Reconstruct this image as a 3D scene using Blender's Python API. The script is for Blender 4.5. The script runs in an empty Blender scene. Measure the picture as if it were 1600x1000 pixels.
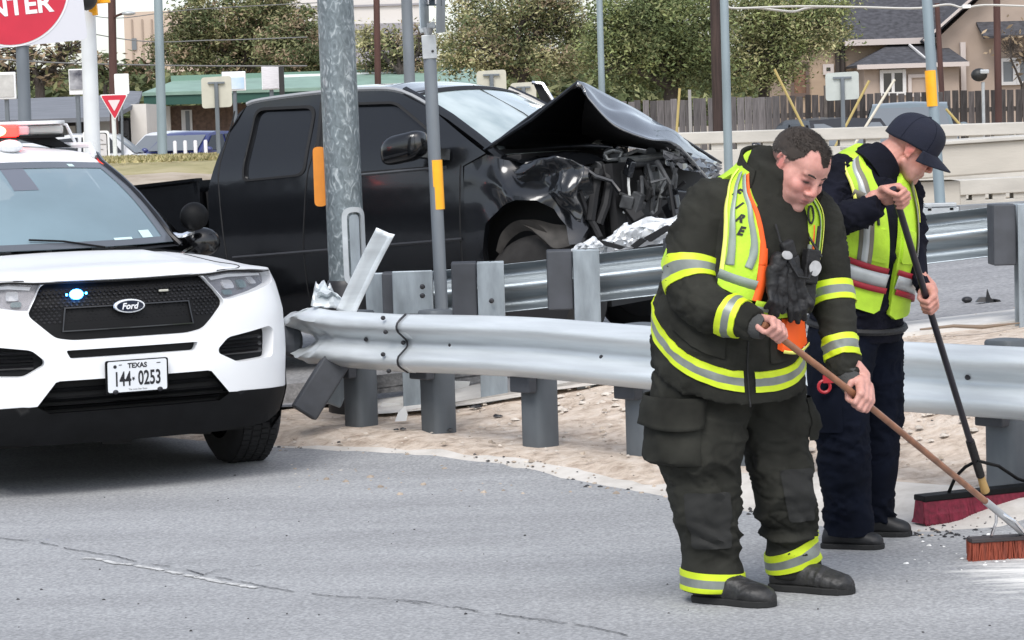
import bpy, bmesh, math, random
from mathutils import Vector as V, Matrix, noise, geometry
from mathutils.bvhtree import BVHTree

random.seed(7)
scene = bpy.context.scene
COL = scene.collection
PI = math.pi

# ------------------------------------------------------------------ camera
CAM_H, FPX, HORIZON, ROLL = 1.8, 4000.0, 190.0, 0.031
PITCH = math.atan((500 - HORIZON) / FPX)
cam_data = bpy.data.cameras.new("camera")
cam_data.sensor_width = 36.0
cam_data.lens = 36.0 * FPX / 1600.0
cam_data.clip_end = 1500.0
cam_data.clip_start = 0.1
cam = bpy.data.objects.new("camera", cam_data)
COL.objects.link(cam)
_F = V((0, math.cos(PITCH), -math.sin(PITCH)))
_U0 = V((0, math.sin(PITCH), math.cos(PITCH)))
_R0 = V((1, 0, 0))
_R = _R0 * math.cos(ROLL) - _U0 * math.sin(ROLL)
_U = _R0 * math.sin(ROLL) + _U0 * math.cos(ROLL)
cam.matrix_world = Matrix(((_R.x, _U.x, -_F.x, 0), (_R.y, _U.y, -_F.y, 0), (_R.z, _U.z, -_F.z, CAM_H), (0, 0, 0, 1)))
scene.camera = cam

# ------------------------------------------------------------------ daylight: bright overcast
SUN_EL, SUN_ROT = math.radians(52), math.radians(155)      # high and a little behind the camera's left shoulder
world = bpy.data.worlds.new("World")
scene.world = world
world.use_nodes = True
wn = world.node_tree.nodes
wl = world.node_tree.links
sky = wn.new("ShaderNodeTexSky")
sky.sky_type = 'NISHITA'
sky.sun_disc = False
sky.sun_elevation = SUN_EL
sky.sun_rotation = SUN_ROT
sky.air_density = 1.0
sky.dust_density = 1.5
sky.ozone_density = 1.0
hsv = wn.new("ShaderNodeHueSaturation")
hsv.inputs['Saturation'].default_value = 0.5
bg = wn["Background"]
wl.new(sky.outputs[0], hsv.inputs['Color'])
wl.new(hsv.outputs[0], bg.inputs['Color'])
bg.inputs['Strength'].default_value = 0.15
sun_d = bpy.data.lights.new("sun", 'SUN')
sun_d.energy = 1.6
sun_d.angle = math.radians(26)
sun_d.color = (1.0, 0.97, 0.93)
sun = bpy.data.objects.new("sun", sun_d)
_az = math.radians(-150)                                    # light travels away from the viewer and to the right
sun.rotation_euler = (math.radians(90) - SUN_EL, 0, math.radians(-25))
COL.objects.link(sun)
scene.view_settings.view_transform = 'Standard'
scene.view_settings.look = 'None'
scene.view_settings.exposure = 0.68
scene.view_settings.gamma = 1.0
scene.view_settings.use_curve_mapping = False

# ------------------------------------------------------------------ helpers
def at(px, py, Y):
    """world point seen at photo pixel (px, py) at distance Y"""
    d = _F + _R * ((px - 800) / FPX) + _U * ((500 - py) / FPX)
    return V((0, 0, CAM_H)) + d * (Y / d.y)

def gnd(px, py, z=0.0):
    d = _F + _R * ((px - 800) / FPX) + _U * ((500 - py) / FPX)
    return V((0, 0, CAM_H)) + d * ((z - CAM_H) / d.z)

def lerp(a, b, t): return a + (b - a) * t
def clamp(x, a=0.0, b=1.0): return max(a, min(b, x))
def smooth(a, b, x):
    t = clamp((x - a) / (b - a)); return t * t * (3 - 2 * t)
def catmull(pts, t):
    """pts: list of tuples, t in 0..len-1"""
    n = len(pts); i = int(clamp(math.floor(t), 0, n - 2)); f = t - i
    p0, p1, p2, p3 = pts[max(i - 1, 0)], pts[i], pts[i + 1], pts[min(i + 2, n - 1)]
    return tuple(0.5 * ((2 * b) + (c - a) * f + (2 * a - 5 * b + 4 * c - d) * f * f + (3 * b - a - 3 * c + d) * f ** 3) for a, b, c, d in zip(p0, p1, p2, p3))
def resample(pts, n):
    return [catmull(pts, (len(pts) - 1) * i / (n - 1)) for i in range(n)]

# ------------------------------------------------------------------ materials
def mat(name, col, rough=0.6, metal=0.0, var=0.0, vscale=8.0, bump=0.0, bscale=60.0, coat=0.0, spec=0.5,
        emit=None, estr=0.0, col2=None, vdetail=4.0, stretch=(1, 1, 1), trans=0.0, alpha=1.0, obj_rand=0.0, sheen=0.0, rvar=0.0):
    m = bpy.data.materials.new(name); m.use_nodes = True
    nt = m.node_tree; b = nt.nodes['Principled BSDF']
    b.inputs['Base Color'].default_value = (*col, 1)
    b.inputs['Roughness'].default_value = rough
    b.inputs['Metallic'].default_value = metal
    b.inputs['Coat Weight'].default_value = coat
    b.inputs['Coat Roughness'].default_value = 0.05
    b.inputs['Specular IOR Level'].default_value = spec
    if sheen: b.inputs['Sheen Weight'].default_value = sheen
    if trans: b.inputs['Transmission Weight'].default_value = trans
    if alpha < 1: b.inputs['Alpha'].default_value = alpha
    if emit:
        b.inputs['Emission Color'].default_value = (*emit, 1); b.inputs['Emission Strength'].default_value = estr
    tc = nt.nodes.new('ShaderNodeTexCoord')
    mp = nt.nodes.new('ShaderNodeMapping'); mp.inputs['Scale'].default_value = stretch
    nt.links.new(tc.outputs['Object'], mp.inputs['Vector'])
    last = None
    if var or col2:
        n = nt.nodes.new('ShaderNodeTexNoise'); n.inputs['Scale'].default_value = vscale; n.inputs['Detail'].default_value = vdetail
        nt.links.new(mp.outputs[0], n.inputs['Vector'])
        r = nt.nodes.new('ShaderNodeValToRGB')
        r.color_ramp.elements[0].position = 0.3; r.color_ramp.elements[1].position = 0.7
        c2 = col2 if col2 else tuple(min(1, c * (1 + var)) for c in col)
        c1 = tuple(c * (1 - var) for c in col) if not col2 else col
        r.color_ramp.elements[0].color = (*c1, 1); r.color_ramp.elements[1].color = (*c2, 1)
        nt.links.new(n.outputs['Fac'], r.inputs[0]); last = r.outputs[0]
        if rvar:
            mr = nt.nodes.new('ShaderNodeMapRange'); mr.inputs['To Min'].default_value = rough - rvar; mr.inputs['To Max'].default_value = rough + rvar
            nt.links.new(n.outputs['Fac'], mr.inputs[0]); nt.links.new(mr.outputs[0], b.inputs['Roughness'])
    if obj_rand:
        oi = nt.nodes.new('ShaderNodeObjectInfo')
        mr = nt.nodes.new('ShaderNodeMapRange'); mr.inputs['To Min'].default_value = 1 - obj_rand; mr.inputs['To Max'].default_value = 1 + obj_rand
        nt.links.new(oi.outputs['Random'], mr.inputs[0])
        mx = nt.nodes.new('ShaderNodeMixRGB'); mx.blend_type = 'MULTIPLY'; mx.inputs[0].default_value = 1
        mx.inputs[1].default_value = (*col, 1)
        if last: nt.links.new(last, mx.inputs[1])
        nt.links.new(mr.outputs[0], mx.inputs[2]); last = mx.outputs[0]
    if last: nt.links.new(last, b.inputs['Base Color'])
    if bump:
        n2 = nt.nodes.new('ShaderNodeTexNoise'); n2.inputs['Scale'].default_value = bscale; n2.inputs['Detail'].default_value = 5
        nt.links.new(mp.outputs[0], n2.inputs['Vector'])
        bp = nt.nodes.new('ShaderNodeBump'); bp.inputs['Strength'].default_value = min(bump, 1.0); bp.inputs['Distance'].default_value = 0.01 * max(1, bump)
        nt.links.new(n2.outputs['Fac'], bp.inputs['Height']); nt.links.new(bp.outputs[0], b.inputs['Normal'])
    return m

# ------------------------------------------------------------------ objects
def link(name, me, m=None, parent=None, smooth_=False, loc=None):
    o = bpy.data.objects.new(name, me); COL.objects.link(o)
    if m is not None:
        for q in (m if isinstance(m, (list, tuple)) else [m]):
            if me.materials.find(q.name) < 0: me.materials.append(q)
    if parent: o.parent = parent
    if loc is not None: o.location = loc
    if smooth_:
        for p in me.polygons: p.use_smooth = True
    return o

def tag(o, label=None, cat=None, group=None, kind=None):
    if label: o['label'] = label
    if cat: o['category'] = cat
    if group: o['group'] = group
    if kind: o['kind'] = kind
    return o

def empty(name, loc, label, cat, group=None, rot=0.0):
    o = bpy.data.objects.new(name, None); COL.objects.link(o)
    o.location = loc; o.rotation_euler = (0, 0, rot); o.empty_display_size = 0.2
    return tag(o, label, cat, group)

def copy_tree(o, parent=None):
    c = o.copy(); COL.objects.link(c)
    if parent: c.parent = parent
    for ch in list(o.children): copy_tree(ch, c)
    return c

class MB:
    """collects shapes, links them as ONE mesh object"""
    def __init__(s): s.v = []; s.f = []; s.m = []; s.mi = 0
    def add(s, vs, fs, mi=None):
        k = len(s.v); s.v += [tuple(p) for p in vs]; s.f += [tuple(k + i for i in f) for f in fs]
        s.m += [s.mi if mi is None else mi] * len(fs); return s
    def box(s, c, size, M=None, mi=None):
        c = V(c); hx, hy, hz = size[0] / 2, size[1] / 2, size[2] / 2
        vs = [V((x, y, z)) for x in (-hx, hx) for y in (-hy, hy) for z in (-hz, hz)]
        if M is not None: vs = [M @ p for p in vs]
        vs = [c + p for p in vs]
        return s.add(vs, [(0, 1, 3, 2), (4, 6, 7, 5), (0, 4, 5, 1), (2, 3, 7, 6), (0, 2, 6, 4), (1, 5, 7, 3)], mi)
    def bar(s, a, b, w, h=None, up=(0, 0, 1), mi=None):
        """box from a to b, w across, h along up"""
        a = V(a); b = V(b); h = h or w
        d = (b - a).normalized(); sd = d.cross(V(up))
        if sd.length < 1e-4: sd = d.cross(V((1, 0, 0)))
        sd.normalize(); u = sd.cross(d)
        vs = [p + sd * (i * w / 2) + u * (j * h / 2) for p in (a, b) for i in (-1, 1) for j in (-1, 1)]
        return s.add(vs, [(0, 2, 3, 1), (4, 5, 7, 6), (0, 1, 5, 4), (2, 6, 7, 3), (0, 4, 6, 2), (1, 3, 7, 5)], mi)
    def tube(s, pts, r, n=10, cap=True, mi=None):
        pts = [V(p) for p in pts]; m = len(pts)
        rs = r if isinstance(r, (list, tuple)) else [r] * m
        vs = []; prev = None
        for i, p in enumerate(pts):
            d = (pts[min(i + 1, m - 1)] - pts[max(i - 1, 0)]).normalized()
            if prev is None:
                a = d.cross(V((0, 0, 1)))
                if a.length < 0.05: a = d.cross(V((0, 1, 0)))
                a.normalize()
            else:
                a = prev - d * prev.dot(d)
                if a.length < 1e-5: a = d.cross(V((0, 1, 0.1)))
                a.normalize()
            prev = a; b = d.cross(a)
            for k in range(n):
                t = 2 * PI * k / n
                vs.append(p + (a * math.cos(t) + b * math.sin(t)) * rs[i])
        fs = [(i * n + k, i * n + (k + 1) % n, (i + 1) * n + (k + 1) % n, (i + 1) * n + k) for i in range(m - 1) for k in range(n)]
        if cap: fs += [tuple(reversed(range(n))), tuple((m - 1) * n + k for k in range(n))]
        return s.add(vs, fs, mi)
    def prism(s, poly, d, mi=None):
        """poly: 3D planar loop, extruded by vector d"""
        poly = [V(p) for p in poly]; d = V(d); n = len(poly)
        vs = poly + [p + d for p in poly]
        fs = [tuple(range(n)), tuple(reversed(range(n, 2 * n)))] + [(i, i + n, (i + 1) % n + n, (i + 1) % n) for i in range(n)]
        return s.add(vs, fs, mi)
    def ball(s, c, r, M=None, nu=12, nv=8, mi=None):
        c = V(c); r = r if isinstance(r, (list, tuple)) else (r, r, r)
        vs = []
        for j in range(1, nv):
            ph = PI * j / nv
            for i in range(nu):
                th = 2 * PI * i / nu
                vs.append(V((r[0] * math.sin(ph) * math.cos(th), r[1] * math.sin(ph) * math.sin(th), r[2] * math.cos(ph))))
        vs += [V((0, 0, r[2])), V((0, 0, -r[2]))]
        fs = [(j * nu + i, (j + 1) * nu + i, (j + 1) * nu + (i + 1) % nu, j * nu + (i + 1) % nu) for j in range(nv - 2) for i in range(nu)]
        t, b = len(vs) - 2, len(vs) - 1
        fs += [(t, i, (i + 1) % nu) for i in range(nu)] + [(b, (nv - 2) * nu + (i + 1) % nu, (nv - 2) * nu + i) for i in range(nu)]
        if M is not None: vs = [M @ p for p in vs]
        return s.add([c + p for p in vs], fs, mi)
    def loft(s, rings, closed=True, caps=True, mi=None):
        n = len(rings[0]); vs = [p for r in rings for p in r]
        fs = [(i * n + k, i * n + (k + 1) % n, (i + 1) * n + (k + 1) % n, (i + 1) * n + k)
              for i in range(len(rings) - 1) for k in range(n if closed else n - 1)]
        if caps and closed: fs += [tuple(reversed(range(n))), tuple((len(rings) - 1) * n + k for k in range(n))]
        return s.add(vs, fs, mi)
    def grid(s, fn, nu, nv, mi=None):
        vs = [fn(i / nu, j / nv) for j in range(nv + 1) for i in range(nu + 1)]
        fs = [(j * (nu + 1) + i, j * (nu + 1) + i + 1, (j + 1) * (nu + 1) + i + 1, (j + 1) * (nu + 1) + i) for j in range(nv) for i in range(nu)]
        return s.add(vs, fs, mi)
    def mesh(s, name):
        me = bpy.data.meshes.new(name); me.from_pydata(s.v, [], s.f); me.update(); return me
    def build(s, name, m=None, parent=None, smooth_=False, bevel=0.0, loc=None, angle=40, solid=0.0, fix=True):
        me = s.mesh(name)
        if fix:
            bm = bmesh.new(); bm.from_mesh(me); bmesh.ops.recalc_face_normals(bm, faces=bm.faces); bm.to_mesh(me); bm.free()
        o = link(name, me, m, parent, False, loc)
        if any(s.m):
            for p, k in zip(me.polygons, s.m): p.material_index = k
        if smooth_: shade(o, angle)
        if solid:
            q = o.modifiers.new('solid', 'SOLIDIFY'); q.thickness = solid; q.offset = -1
        if bevel:
            q = o.modifiers.new('bevel', 'BEVEL'); q.width = bevel; q.segments = 2; q.limit_method = 'ANGLE'; q.angle_limit = math.radians(40)
        return o

def shade(o, angle=40):
    me = o.data
    for p in me.polygons: p.use_smooth = True
    me.set_sharp_from_angle(angle=math.radians(angle))

def pip(p, poly):
    x, y = p; c = False; n = len(poly)
    for i in range(n):
        x1, y1 = poly[i]; x2, y2 = poly[(i + 1) % n]
        if (y1 > y) != (y2 > y) and x < (x2 - x1) * (y - y1) / (y2 - y1) + x1: c = not c
    return c
def densify(poly, step):
    out = []
    for i, a in enumerate(poly):
        b = poly[(i + 1) % len(poly)]
        n = max(1, int(math.ceil(math.hypot(b[0] - a[0], b[1] - a[1]) / step)))
        out += [(lerp(a[0], b[0], k / n), lerp(a[1], b[1], k / n)) for k in range(n)]
    return out
def rounded(poly, r, n=4):
    """round the corners of a 2D polygon"""
    out = []; m = len(poly)
    for i in range(m):
        p = V(poly[i]); a = V(poly[i - 1]) - p; b = V(poly[(i + 1) % m]) - p
        rr = min(r, a.length * .45, b.length * .45)
        s, e = p + a.normalized() * rr, p + b.normalized() * rr
        for k in range(n + 1):
            t = k / n; out.append(tuple(s * (1 - t) ** 2 + p * 2 * t * (1 - t) + e * t * t))
    return out
def panel(outer, holes, fn, step=0.08):
    """flat layout (2D) with holes, triangulated and mapped to 3D by fn(a, b)"""
    outer = densify(outer, step); holes = [densify(h, step) for h in holes]
    pts = [V(p) for p in outer]; edges = [(i, (i + 1) % len(outer)) for i in range(len(outer))]
    for h in holes:
        k = len(pts); pts += [V(p) for p in h]; edges += [(k + i, k + (i + 1) % len(h)) for i in range(len(h))]
    xs = [p[0] for p in outer]; ys = [p[1] for p in outer]
    near = [p for p in pts]
    x = min(xs) + step / 2; row = 0
    import itertools
    cell = {}
    for p in near: cell.setdefault((int(p.x // step), int(p.y // step)), []).append(p)
    while x < max(xs):
        y = min(ys) + step / 2 + (row % 2) * step / 2
        while y < max(ys):
            if pip((x, y), outer) and not any(pip((x, y), h) for h in holes):
                ci, cj = int(x // step), int(y // step)
                if not any((q.x - x) ** 2 + (q.y - y) ** 2 < (step * .45) ** 2 for di in (-1, 0, 1) for dj in (-1, 0, 1) for q in cell.get((ci + di, cj + dj), ())):
                    pts.append(V((x, y)))
            y += step
        x += step; row += 1
    r = geometry.delaunay_2d_cdt(pts, edges, [], 0, 1e-5)
    vs, fs = r[0], r[2]
    keep = []
    for f in fs:
        c = sum((vs[i] for i in f), V((0, 0))) / len(f)
        if pip(c, outer) and not any(pip(c, h) for h in holes): keep.append(tuple(f))
    used = sorted({i for f in keep for i in f}); mp = {i: k for k, i in enumerate(used)}
    return [V(fn(vs[i].x, vs[i].y)) for i in used], [tuple(mp[i] for i in f) for f in keep]
def rim(poly, fa, fb, step=0.08):
    """band of quads between two mappings of one 2D loop"""
    poly = densify(poly, step); n = len(poly)
    vs = [V(fa(*p)) for p in poly] + [V(fb(*p)) for p in poly]
    return vs, [(i, (i + 1) % n, n + (i + 1) % n, n + i) for i in range(n)]

_fonts = {}
def text_mesh(s, size=1.0, bold=0.0):
    cu = bpy.data.curves.new('lettering', 'FONT'); cu.body = s; cu.size = size; cu.align_x = 'CENTER'; cu.align_y = 'CENTER'
    cu.offset = bold; cu.resolution_u = 3
    o = bpy.data.objects.new('lettering', cu); COL.objects.link(o)
    dg = bpy.context.evaluated_depsgraph_get()
    me = bpy.data.meshes.new_from_object(o.evaluated_get(dg))
    bpy.data.objects.remove(o); bpy.data.curves.remove(cu)
    vs = [v.co.copy() for v in me.vertices]; fs = [tuple(p.vertices) for p in me.polygons]
    bpy.data.meshes.remove(me)
    return vs, fs
def text_on(mb, s, fn, size, bold=0.0, sx=1.0, shear=0.0, cuts=0.0):
    vs, fs = text_mesh(s, size, bold)
    if vs: mb.add([V(fn(p.x * sx + p.y * shear, p.y)) for p in vs], fs)
    return mb
def fbm(p, oct=4, h=0.5):
    v = 0; a = 1; q = V(p)
    for _ in range(oct): v += a * noise.noise(q); q = q * 2.03; a *= h
    return v
# ------------------------------------------------------------------ terrain
RA, RD, RN = V((-0.634, 14.1)), V((0.681, -0.732)), V((0.732, 0.681))     # front guardrail line and its far side

def ramp_z(x, y):
    return 0.10 + 0.085 * (clamp(x, -6, 9) + 2.06) + 0.0 * y

def terrain(x, y):
    q = (x - RA.x) * RN.x + (y - RA.y) * RN.y
    z = 0.08 * smooth(-0.35, 0.1, q)
    t = smooth(0.25, 2.2, q)
    z = lerp(z, max(0.06, ramp_z(x, y)) + 0.02, t) if t > 0 else z
    if y > 19:
        left = smooth(1.5, -3.0, x)
        far_l = lerp(z, 1.43, smooth(20.5, 33, y)) - .30 * smooth(37, 54, y)
        far_r = lerp(z, 0.45, smooth(24, 30, y))
        far_r = lerp(far_r, 1.2, smooth(40, 60, y))
        z = lerp(far_r, far_l, left)
    if y > 60:
        z = z + (y - 60) * 0.004
    return z

def sheet(name, poly, m, off, step, smooth_=True):
    vs, fs = panel(poly, [], lambda a, b: (a, b, terrain(a, b) + off), step)
    mb = MB().add(vs, fs)
    o = mb.build(name, m, None, smooth_)
    return tag(o, kind='structure')

def asphalt(name, c0, c1, c2, powder=False, scale=1.0):
    m = bpy.data.materials.new(name); m.use_nodes = True
    nt = m.node_tree; N = nt.nodes; L = nt.links; b = N['Principled BSDF']
    tc = N.new('ShaderNodeTexCoord')
    fine = N.new('ShaderNodeTexNoise'); fine.inputs['Scale'].default_value = 62 * scale; fine.inputs['Detail'].default_value = 3; fine.inputs['Roughness'].default_value = .65
    big = N.new('ShaderNodeTexNoise'); big.inputs['Scale'].default_value = 1.3; big.inputs['Detail'].default_value = 5
    vor = N.new('ShaderNodeTexVoronoi'); vor.inputs['Scale'].default_value = 75 * scale
    mpb = N.new('ShaderNodeMapping'); mpb.inputs['Rotation'].default_value = (0, 0, .83); mpb.inputs['Scale'].default_value = (.35, 1.6, 1)
    for n in (fine, vor): L.new(tc.outputs['Object'], n.inputs['Vector'])
    L.new(tc.outputs['Object'], mpb.inputs[0]); L.new(mpb.outputs[0], big.inputs['Vector'])
    r = N.new('ShaderNodeValToRGB'); e = r.color_ramp.elements
    e[0].position = .30; e[0].color = (*c0, 1); e[1].position = .70; e[1].color = (*c2, 1)
    k = e.new(.5); k.color = (*c1, 1)
    L.new(fine.outputs['Fac'], r.inputs[0])
    r2 = N.new('ShaderNodeValToRGB'); r2.color_ramp.elements[0].position = .32; r2.color_ramp.elements[1].position = .68
    r2.color_ramp.elements[0].color = (.82, .82, .825, 1); r2.color_ramp.elements[1].color = (1.08, 1.08, 1.08, 1)
    L.new(big.outputs['Fac'], r2.inputs[0])
    mx = N.new('ShaderNodeMixRGB'); mx.blend_type = 'MULTIPLY'; mx.inputs[0].default_value = 1
    L.new(r.outputs[0], mx.inputs[1]); L.new(r2.outputs[0], mx.inputs[2])
    # individual pale and dark chips of stone
    rc = N.new('ShaderNodeValToRGB'); rc.color_ramp.elements[0].color = (.84, .84, .84, 1); rc.color_ramp.elements[1].color = (1.16, 1.16, 1.16, 1)
    L.new(vor.outputs['Color'], rc.inputs[0])
    m2 = N.new('ShaderNodeMixRGB'); m2.blend_type = 'MULTIPLY'; m2.inputs[0].default_value = .8
    L.new(mx.outputs[0], m2.inputs[1]); L.new(rc.outputs[0], m2.inputs[2])
    out = m2.outputs[0]
    if powder:                                                   # absorbent powder swept about by the brooms
        g = N.new('ShaderNodeMapping'); g.inputs['Location'].default_value = (-2.0 / .75, -9.75 / 1.0, 0); g.inputs['Scale'].default_value = (1 / .75, 1 / 1.0, 0)
        sp = N.new('ShaderNodeTexGradient'); sp.gradient_type = 'SPHERICAL'
        L.new(tc.outputs['Object'], g.inputs[0]); L.new(g.outputs[0], sp.inputs[0])
        st = N.new('ShaderNodeMapping'); st.inputs['Scale'].default_value = (1.2, 7, 1); st.inputs['Rotation'].default_value = (0, 0, -.25)
        sn = N.new('ShaderNodeTexNoise'); sn.inputs['Scale'].default_value = 2.0; sn.inputs['Detail'].default_value = 8; sn.inputs['Roughness'].default_value = .7
        L.new(tc.outputs['Object'], st.inputs[0]); L.new(st.outputs[0], sn.inputs[0])
        ad = N.new('ShaderNodeMath'); ad.operation = 'MULTIPLY_ADD'; ad.inputs[1].default_value = .55
        L.new(sp.outputs['Fac'], ad.inputs[0]); L.new(sn.outputs['Fac'], ad.inputs[2])
        pr = N.new('ShaderNodeMapRange'); pr.inputs['From Min'].default_value = .80; pr.inputs['From Max'].default_value = 1.05
        L.new(ad.outputs[0], pr.inputs[0])
        m3 = N.new('ShaderNodeMixRGB'); m3.inputs[2].default_value = (.72, .71, .68, 1)
        L.new(pr.outputs[0], m3.inputs[0]); L.new(out, m3.inputs[1]); out = m3.outputs[0]
    L.new(out, b.inputs['Base Color']); b.inputs['Roughness'].default_value = .85
    bp = N.new('ShaderNodeBump'); bp.inputs['Strength'].default_value = .5; bp.inputs['Distance'].default_value = .006
    L.new(fine.outputs['Fac'], bp.inputs['Height']); L.new(bp.outputs[0], b.inputs['Normal'])
    return m

def earth(name, cols, scale, bump):
    m = bpy.data.materials.new(name); m.use_nodes = True
    nt = m.node_tree; N = nt.nodes; L = nt.links; b = N['Principled BSDF']
    tc = N.new('ShaderNodeTexCoord')
    a = N.new('ShaderNodeTexNoise'); a.inputs['Scale'].default_value = scale; a.inputs['Detail'].default_value = 9; a.inputs['Roughness'].default_value = .68; a.inputs['Distortion'].default_value = .4
    L.new(tc.outputs['Object'], a.inputs[0])
    r = N.new('ShaderNodeValToRGB'); e = r.color_ramp.elements
    e[0].position = .3; e[0].color = (*cols[0], 1); e[1].position = .72; e[1].color = (*cols[2], 1)
    e.new(.5).color = (*cols[1], 1)
    L.new(a.outputs['Fac'], r.inputs[0])
    L.new(r.outputs[0], b.inputs['Base Color']); b.inputs['Roughness'].default_value = .95
    bp = N.new('ShaderNodeBump'); bp.inputs['Strength'].default_value = .9; bp.inputs['Distance'].default_value = bump
    L.new(a.outputs['Fac'], bp.inputs['Height']); L.new(bp.outputs[0], b.inputs['Normal'])
    return m

M_road = asphalt('asphalt_worn', (.225, .229, .234), (.315, .320, .326), (.43, .435, .44), True)
M_ramp = asphalt('asphalt_ramp', (.20, .20, .205), (.27, .27, .275), (.36, .36, .365), False, .5)
M_gutter = earth('gutter_concrete', ((.45, .42, .38), (.56, .53, .49), (.64, .61, .575)), 5, .006)
M_dirt = earth('sandy_dirt', ((.33, .25, .19), (.60, .50, .41), (.74, .66, .58)), 11, .035)
M_shoulder = earth('shoulder_concrete', ((.5, .48, .44), (.6, .58, .55), (.7, .68, .64)), 4, .004)
M_soil = earth('far_soil', ((.26, .21, .15), (.38, .32, .25), (.48, .42, .35)), 1.6, .05)
M_grassground = earth('dry_grass_ground', ((.22, .20, .09), (.32, .28, .14), (.42, .36, .22)), 1.4, .04)

# one ground sheet to the horizon
def axis(a, b, near0, near1, fine, coarse):
    xs = []; x = a
    while x < b:
        xs.append(x)
        d = 0 if near0 <= x <= near1 else min(abs(x - near0), abs(x - near1))
        x += fine + d * coarse
    xs.append(b); return xs
gx = axis(-260, 260, -3, 4.5, .12, .12); gy = axis(-12, 620, 9.5, 19, .12, .1)
mb = MB()
vs = []
for y in gy:
    for x in gx:
        z = terrain(x, y) - 0.012
        q = (x - RA.x) * RN.x + (y - RA.y) * RN.y
        if -0.3 < q < 2.5 and y < 17: z += fbm((x * 3.1, y * 3.1, 0), 3) * .02 * smooth(-.3, .3, q)
        if y > 20: z += fbm((x * .6, y * .6, 3), 3) * .08
        if q < -0.8: z -= 0.05
        vs.append((x, y, z))
nx = len(gx)
fs = [(j * nx + i, j * nx + i + 1, (j + 1) * nx + i + 1, (j + 1) * nx + i) for j in range(len(gy) - 1) for i in range(nx - 1)]
mb.add(vs, fs)
ground = mb.build('ground', [M_dirt, M_soil, M_grassground], None, True, fix=False)
for p in ground.data.polygons:
    c = p.center
    p.material_index = 0 if c.y < 19.5 else (2 if (c.x < 1 and (31.0 + 1.2 * noise.noise((c.x * .8, c.y * .3, 0))) < c.y < 60) else 1)
tag(ground, kind='structure')

edgeB = [gnd(*p) for p in ((430, 700), (590, 712), (760, 730), (900, 752), (1040, 777), (1200, 806), (1350, 832), (1490, 830), (1700, 818))]
edgeB = [(p.x, p.y) for p in edgeB]
edgeA = [gnd(px, py, .05) for px, py in ((400, 682), (600, 695), (760, 710), (900, 728), (1040, 747), (1290, 747), (1400, 762), (1560, 772), (1720, 772))]
edgeA = [(p.x, p.y) for p in edgeA]
def rough_edge(pts, amp, n=60):
    r = resample(pts, n); return [(x + amp * noise.noise((x * 6, y * 6, 1)), y + amp * noise.noise((x * 6, y * 6, 9))) for x, y in r]
eB, eA = rough_edge(edgeB, .035), rough_edge(edgeA, .05)
road_poly = [(-14, 26.5), (-5, 17.6)] + eB + [(9, 3.5), (9, -6), (-14, -6)]
sheet('road', road_poly, M_road, .004, .45)
sheet('gutter', eB + eA[::-1], M_gutter, .0005, .15)

# ramp road behind the second rail, its shoulder and its white edge line
def strip(x0, x1, fa, fb): return [(x, fa(x)) for x in resample([(x0,), (x1,)], 14) for x in x] + [(x, fb(x)) for x in resample([(x1,), (x0,)], 14) for x in x]
sheet('ramp_road', strip(-4.5, 16, lambda x: 15.6 - .02 * x, lambda x: 26.5), M_ramp, .012, .6)
sheet('ramp_shoulder', strip(-1.0, 16, lambda x: 15.0 - .06 * x, lambda x: 15.58 - .02 * x), M_shoulder, .014, .3)
M_paint = mat('road_paint', (.72, .72, .70), .7, var=.12, vscale=9)
sheet('ramp_edge_line', strip(-2.5, 16, lambda x: 22.55 - .01 * x, lambda x: 22.75 - .01 * x), M_paint, .018, .4)

# cracks in the near road
M_crack = mat('crack_black', (.06, .06, .062), .9)
M_scar = mat('crack_pale_edge', (.52, .52, .51), .9, var=.25, vscale=40)
ck = [(-40, 838), (0, 843), (62, 850), (110, 860), (160, 868), (225, 882), (280, 890), (330, 903), (400, 916), (455, 926), (520, 934), (600, 938), (680, 946), (760, 960), (850, 972), (930, 984), (1010, 1003)]
def ribbon(px, w0, gapn, z, seed):
    mb = MB(); pts = resample(px, 260); rr = random.Random(seed); P = []
    for i, p in enumerate(pts):
        g = gnd(p[0], p[1] + 2.2 * noise.noise((p[0] * .03, seed, 0)) + .8 * noise.noise((p[0] * .15, seed, 4)))
        P.append(g)
    for i in range(len(P) - 1):
        if noise.noise((i * .13, seed * 3.3, 0)) < gapn: continue
        d = (P[i + 1] - P[i]).normalized(); s = V((-d.y, d.x, 0))
        w = w0 * (.5 + .7 * abs(noise.noise((i * .35, seed, 2)))); w2 = w0 * (.5 + .7 * abs(noise.noise(((i + 1) * .35, seed, 2))))
        up = V((0, 0, z))
        mb.add([P[i] - s * w + up, P[i] + s * w + up, P[i + 1] + s * w2 + up, P[i + 1] - s * w2 + up], [(0, 1, 2, 3)])
    return mb
mbk = ribbon(ck, .0055, -.10, .0085, 3)
k2 = ribbon([(300, 905), (345, 893), (420, 885)], .004, -.1, .0085, 5); mbk.add(k2.v, k2.f)
k3 = ribbon([(600, 938), (690, 950), (780, 962), (870, 978)], .004, 0, .0085, 8); mbk.add(k3.v, k3.f)
tag(mbk.build('road_crack', M_crack), kind='structure')
tag(ribbon([(130, 874), (225, 888), (330, 909), (402, 921)], .026, -.35, .0075, 6).build('crack_filler', M_scar), kind='structure')
M_grit = mat('dark_grit', (.045, .043, .045), .7, obj_rand=.4)
mbg = MB(); rr = random.Random(4)
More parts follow.
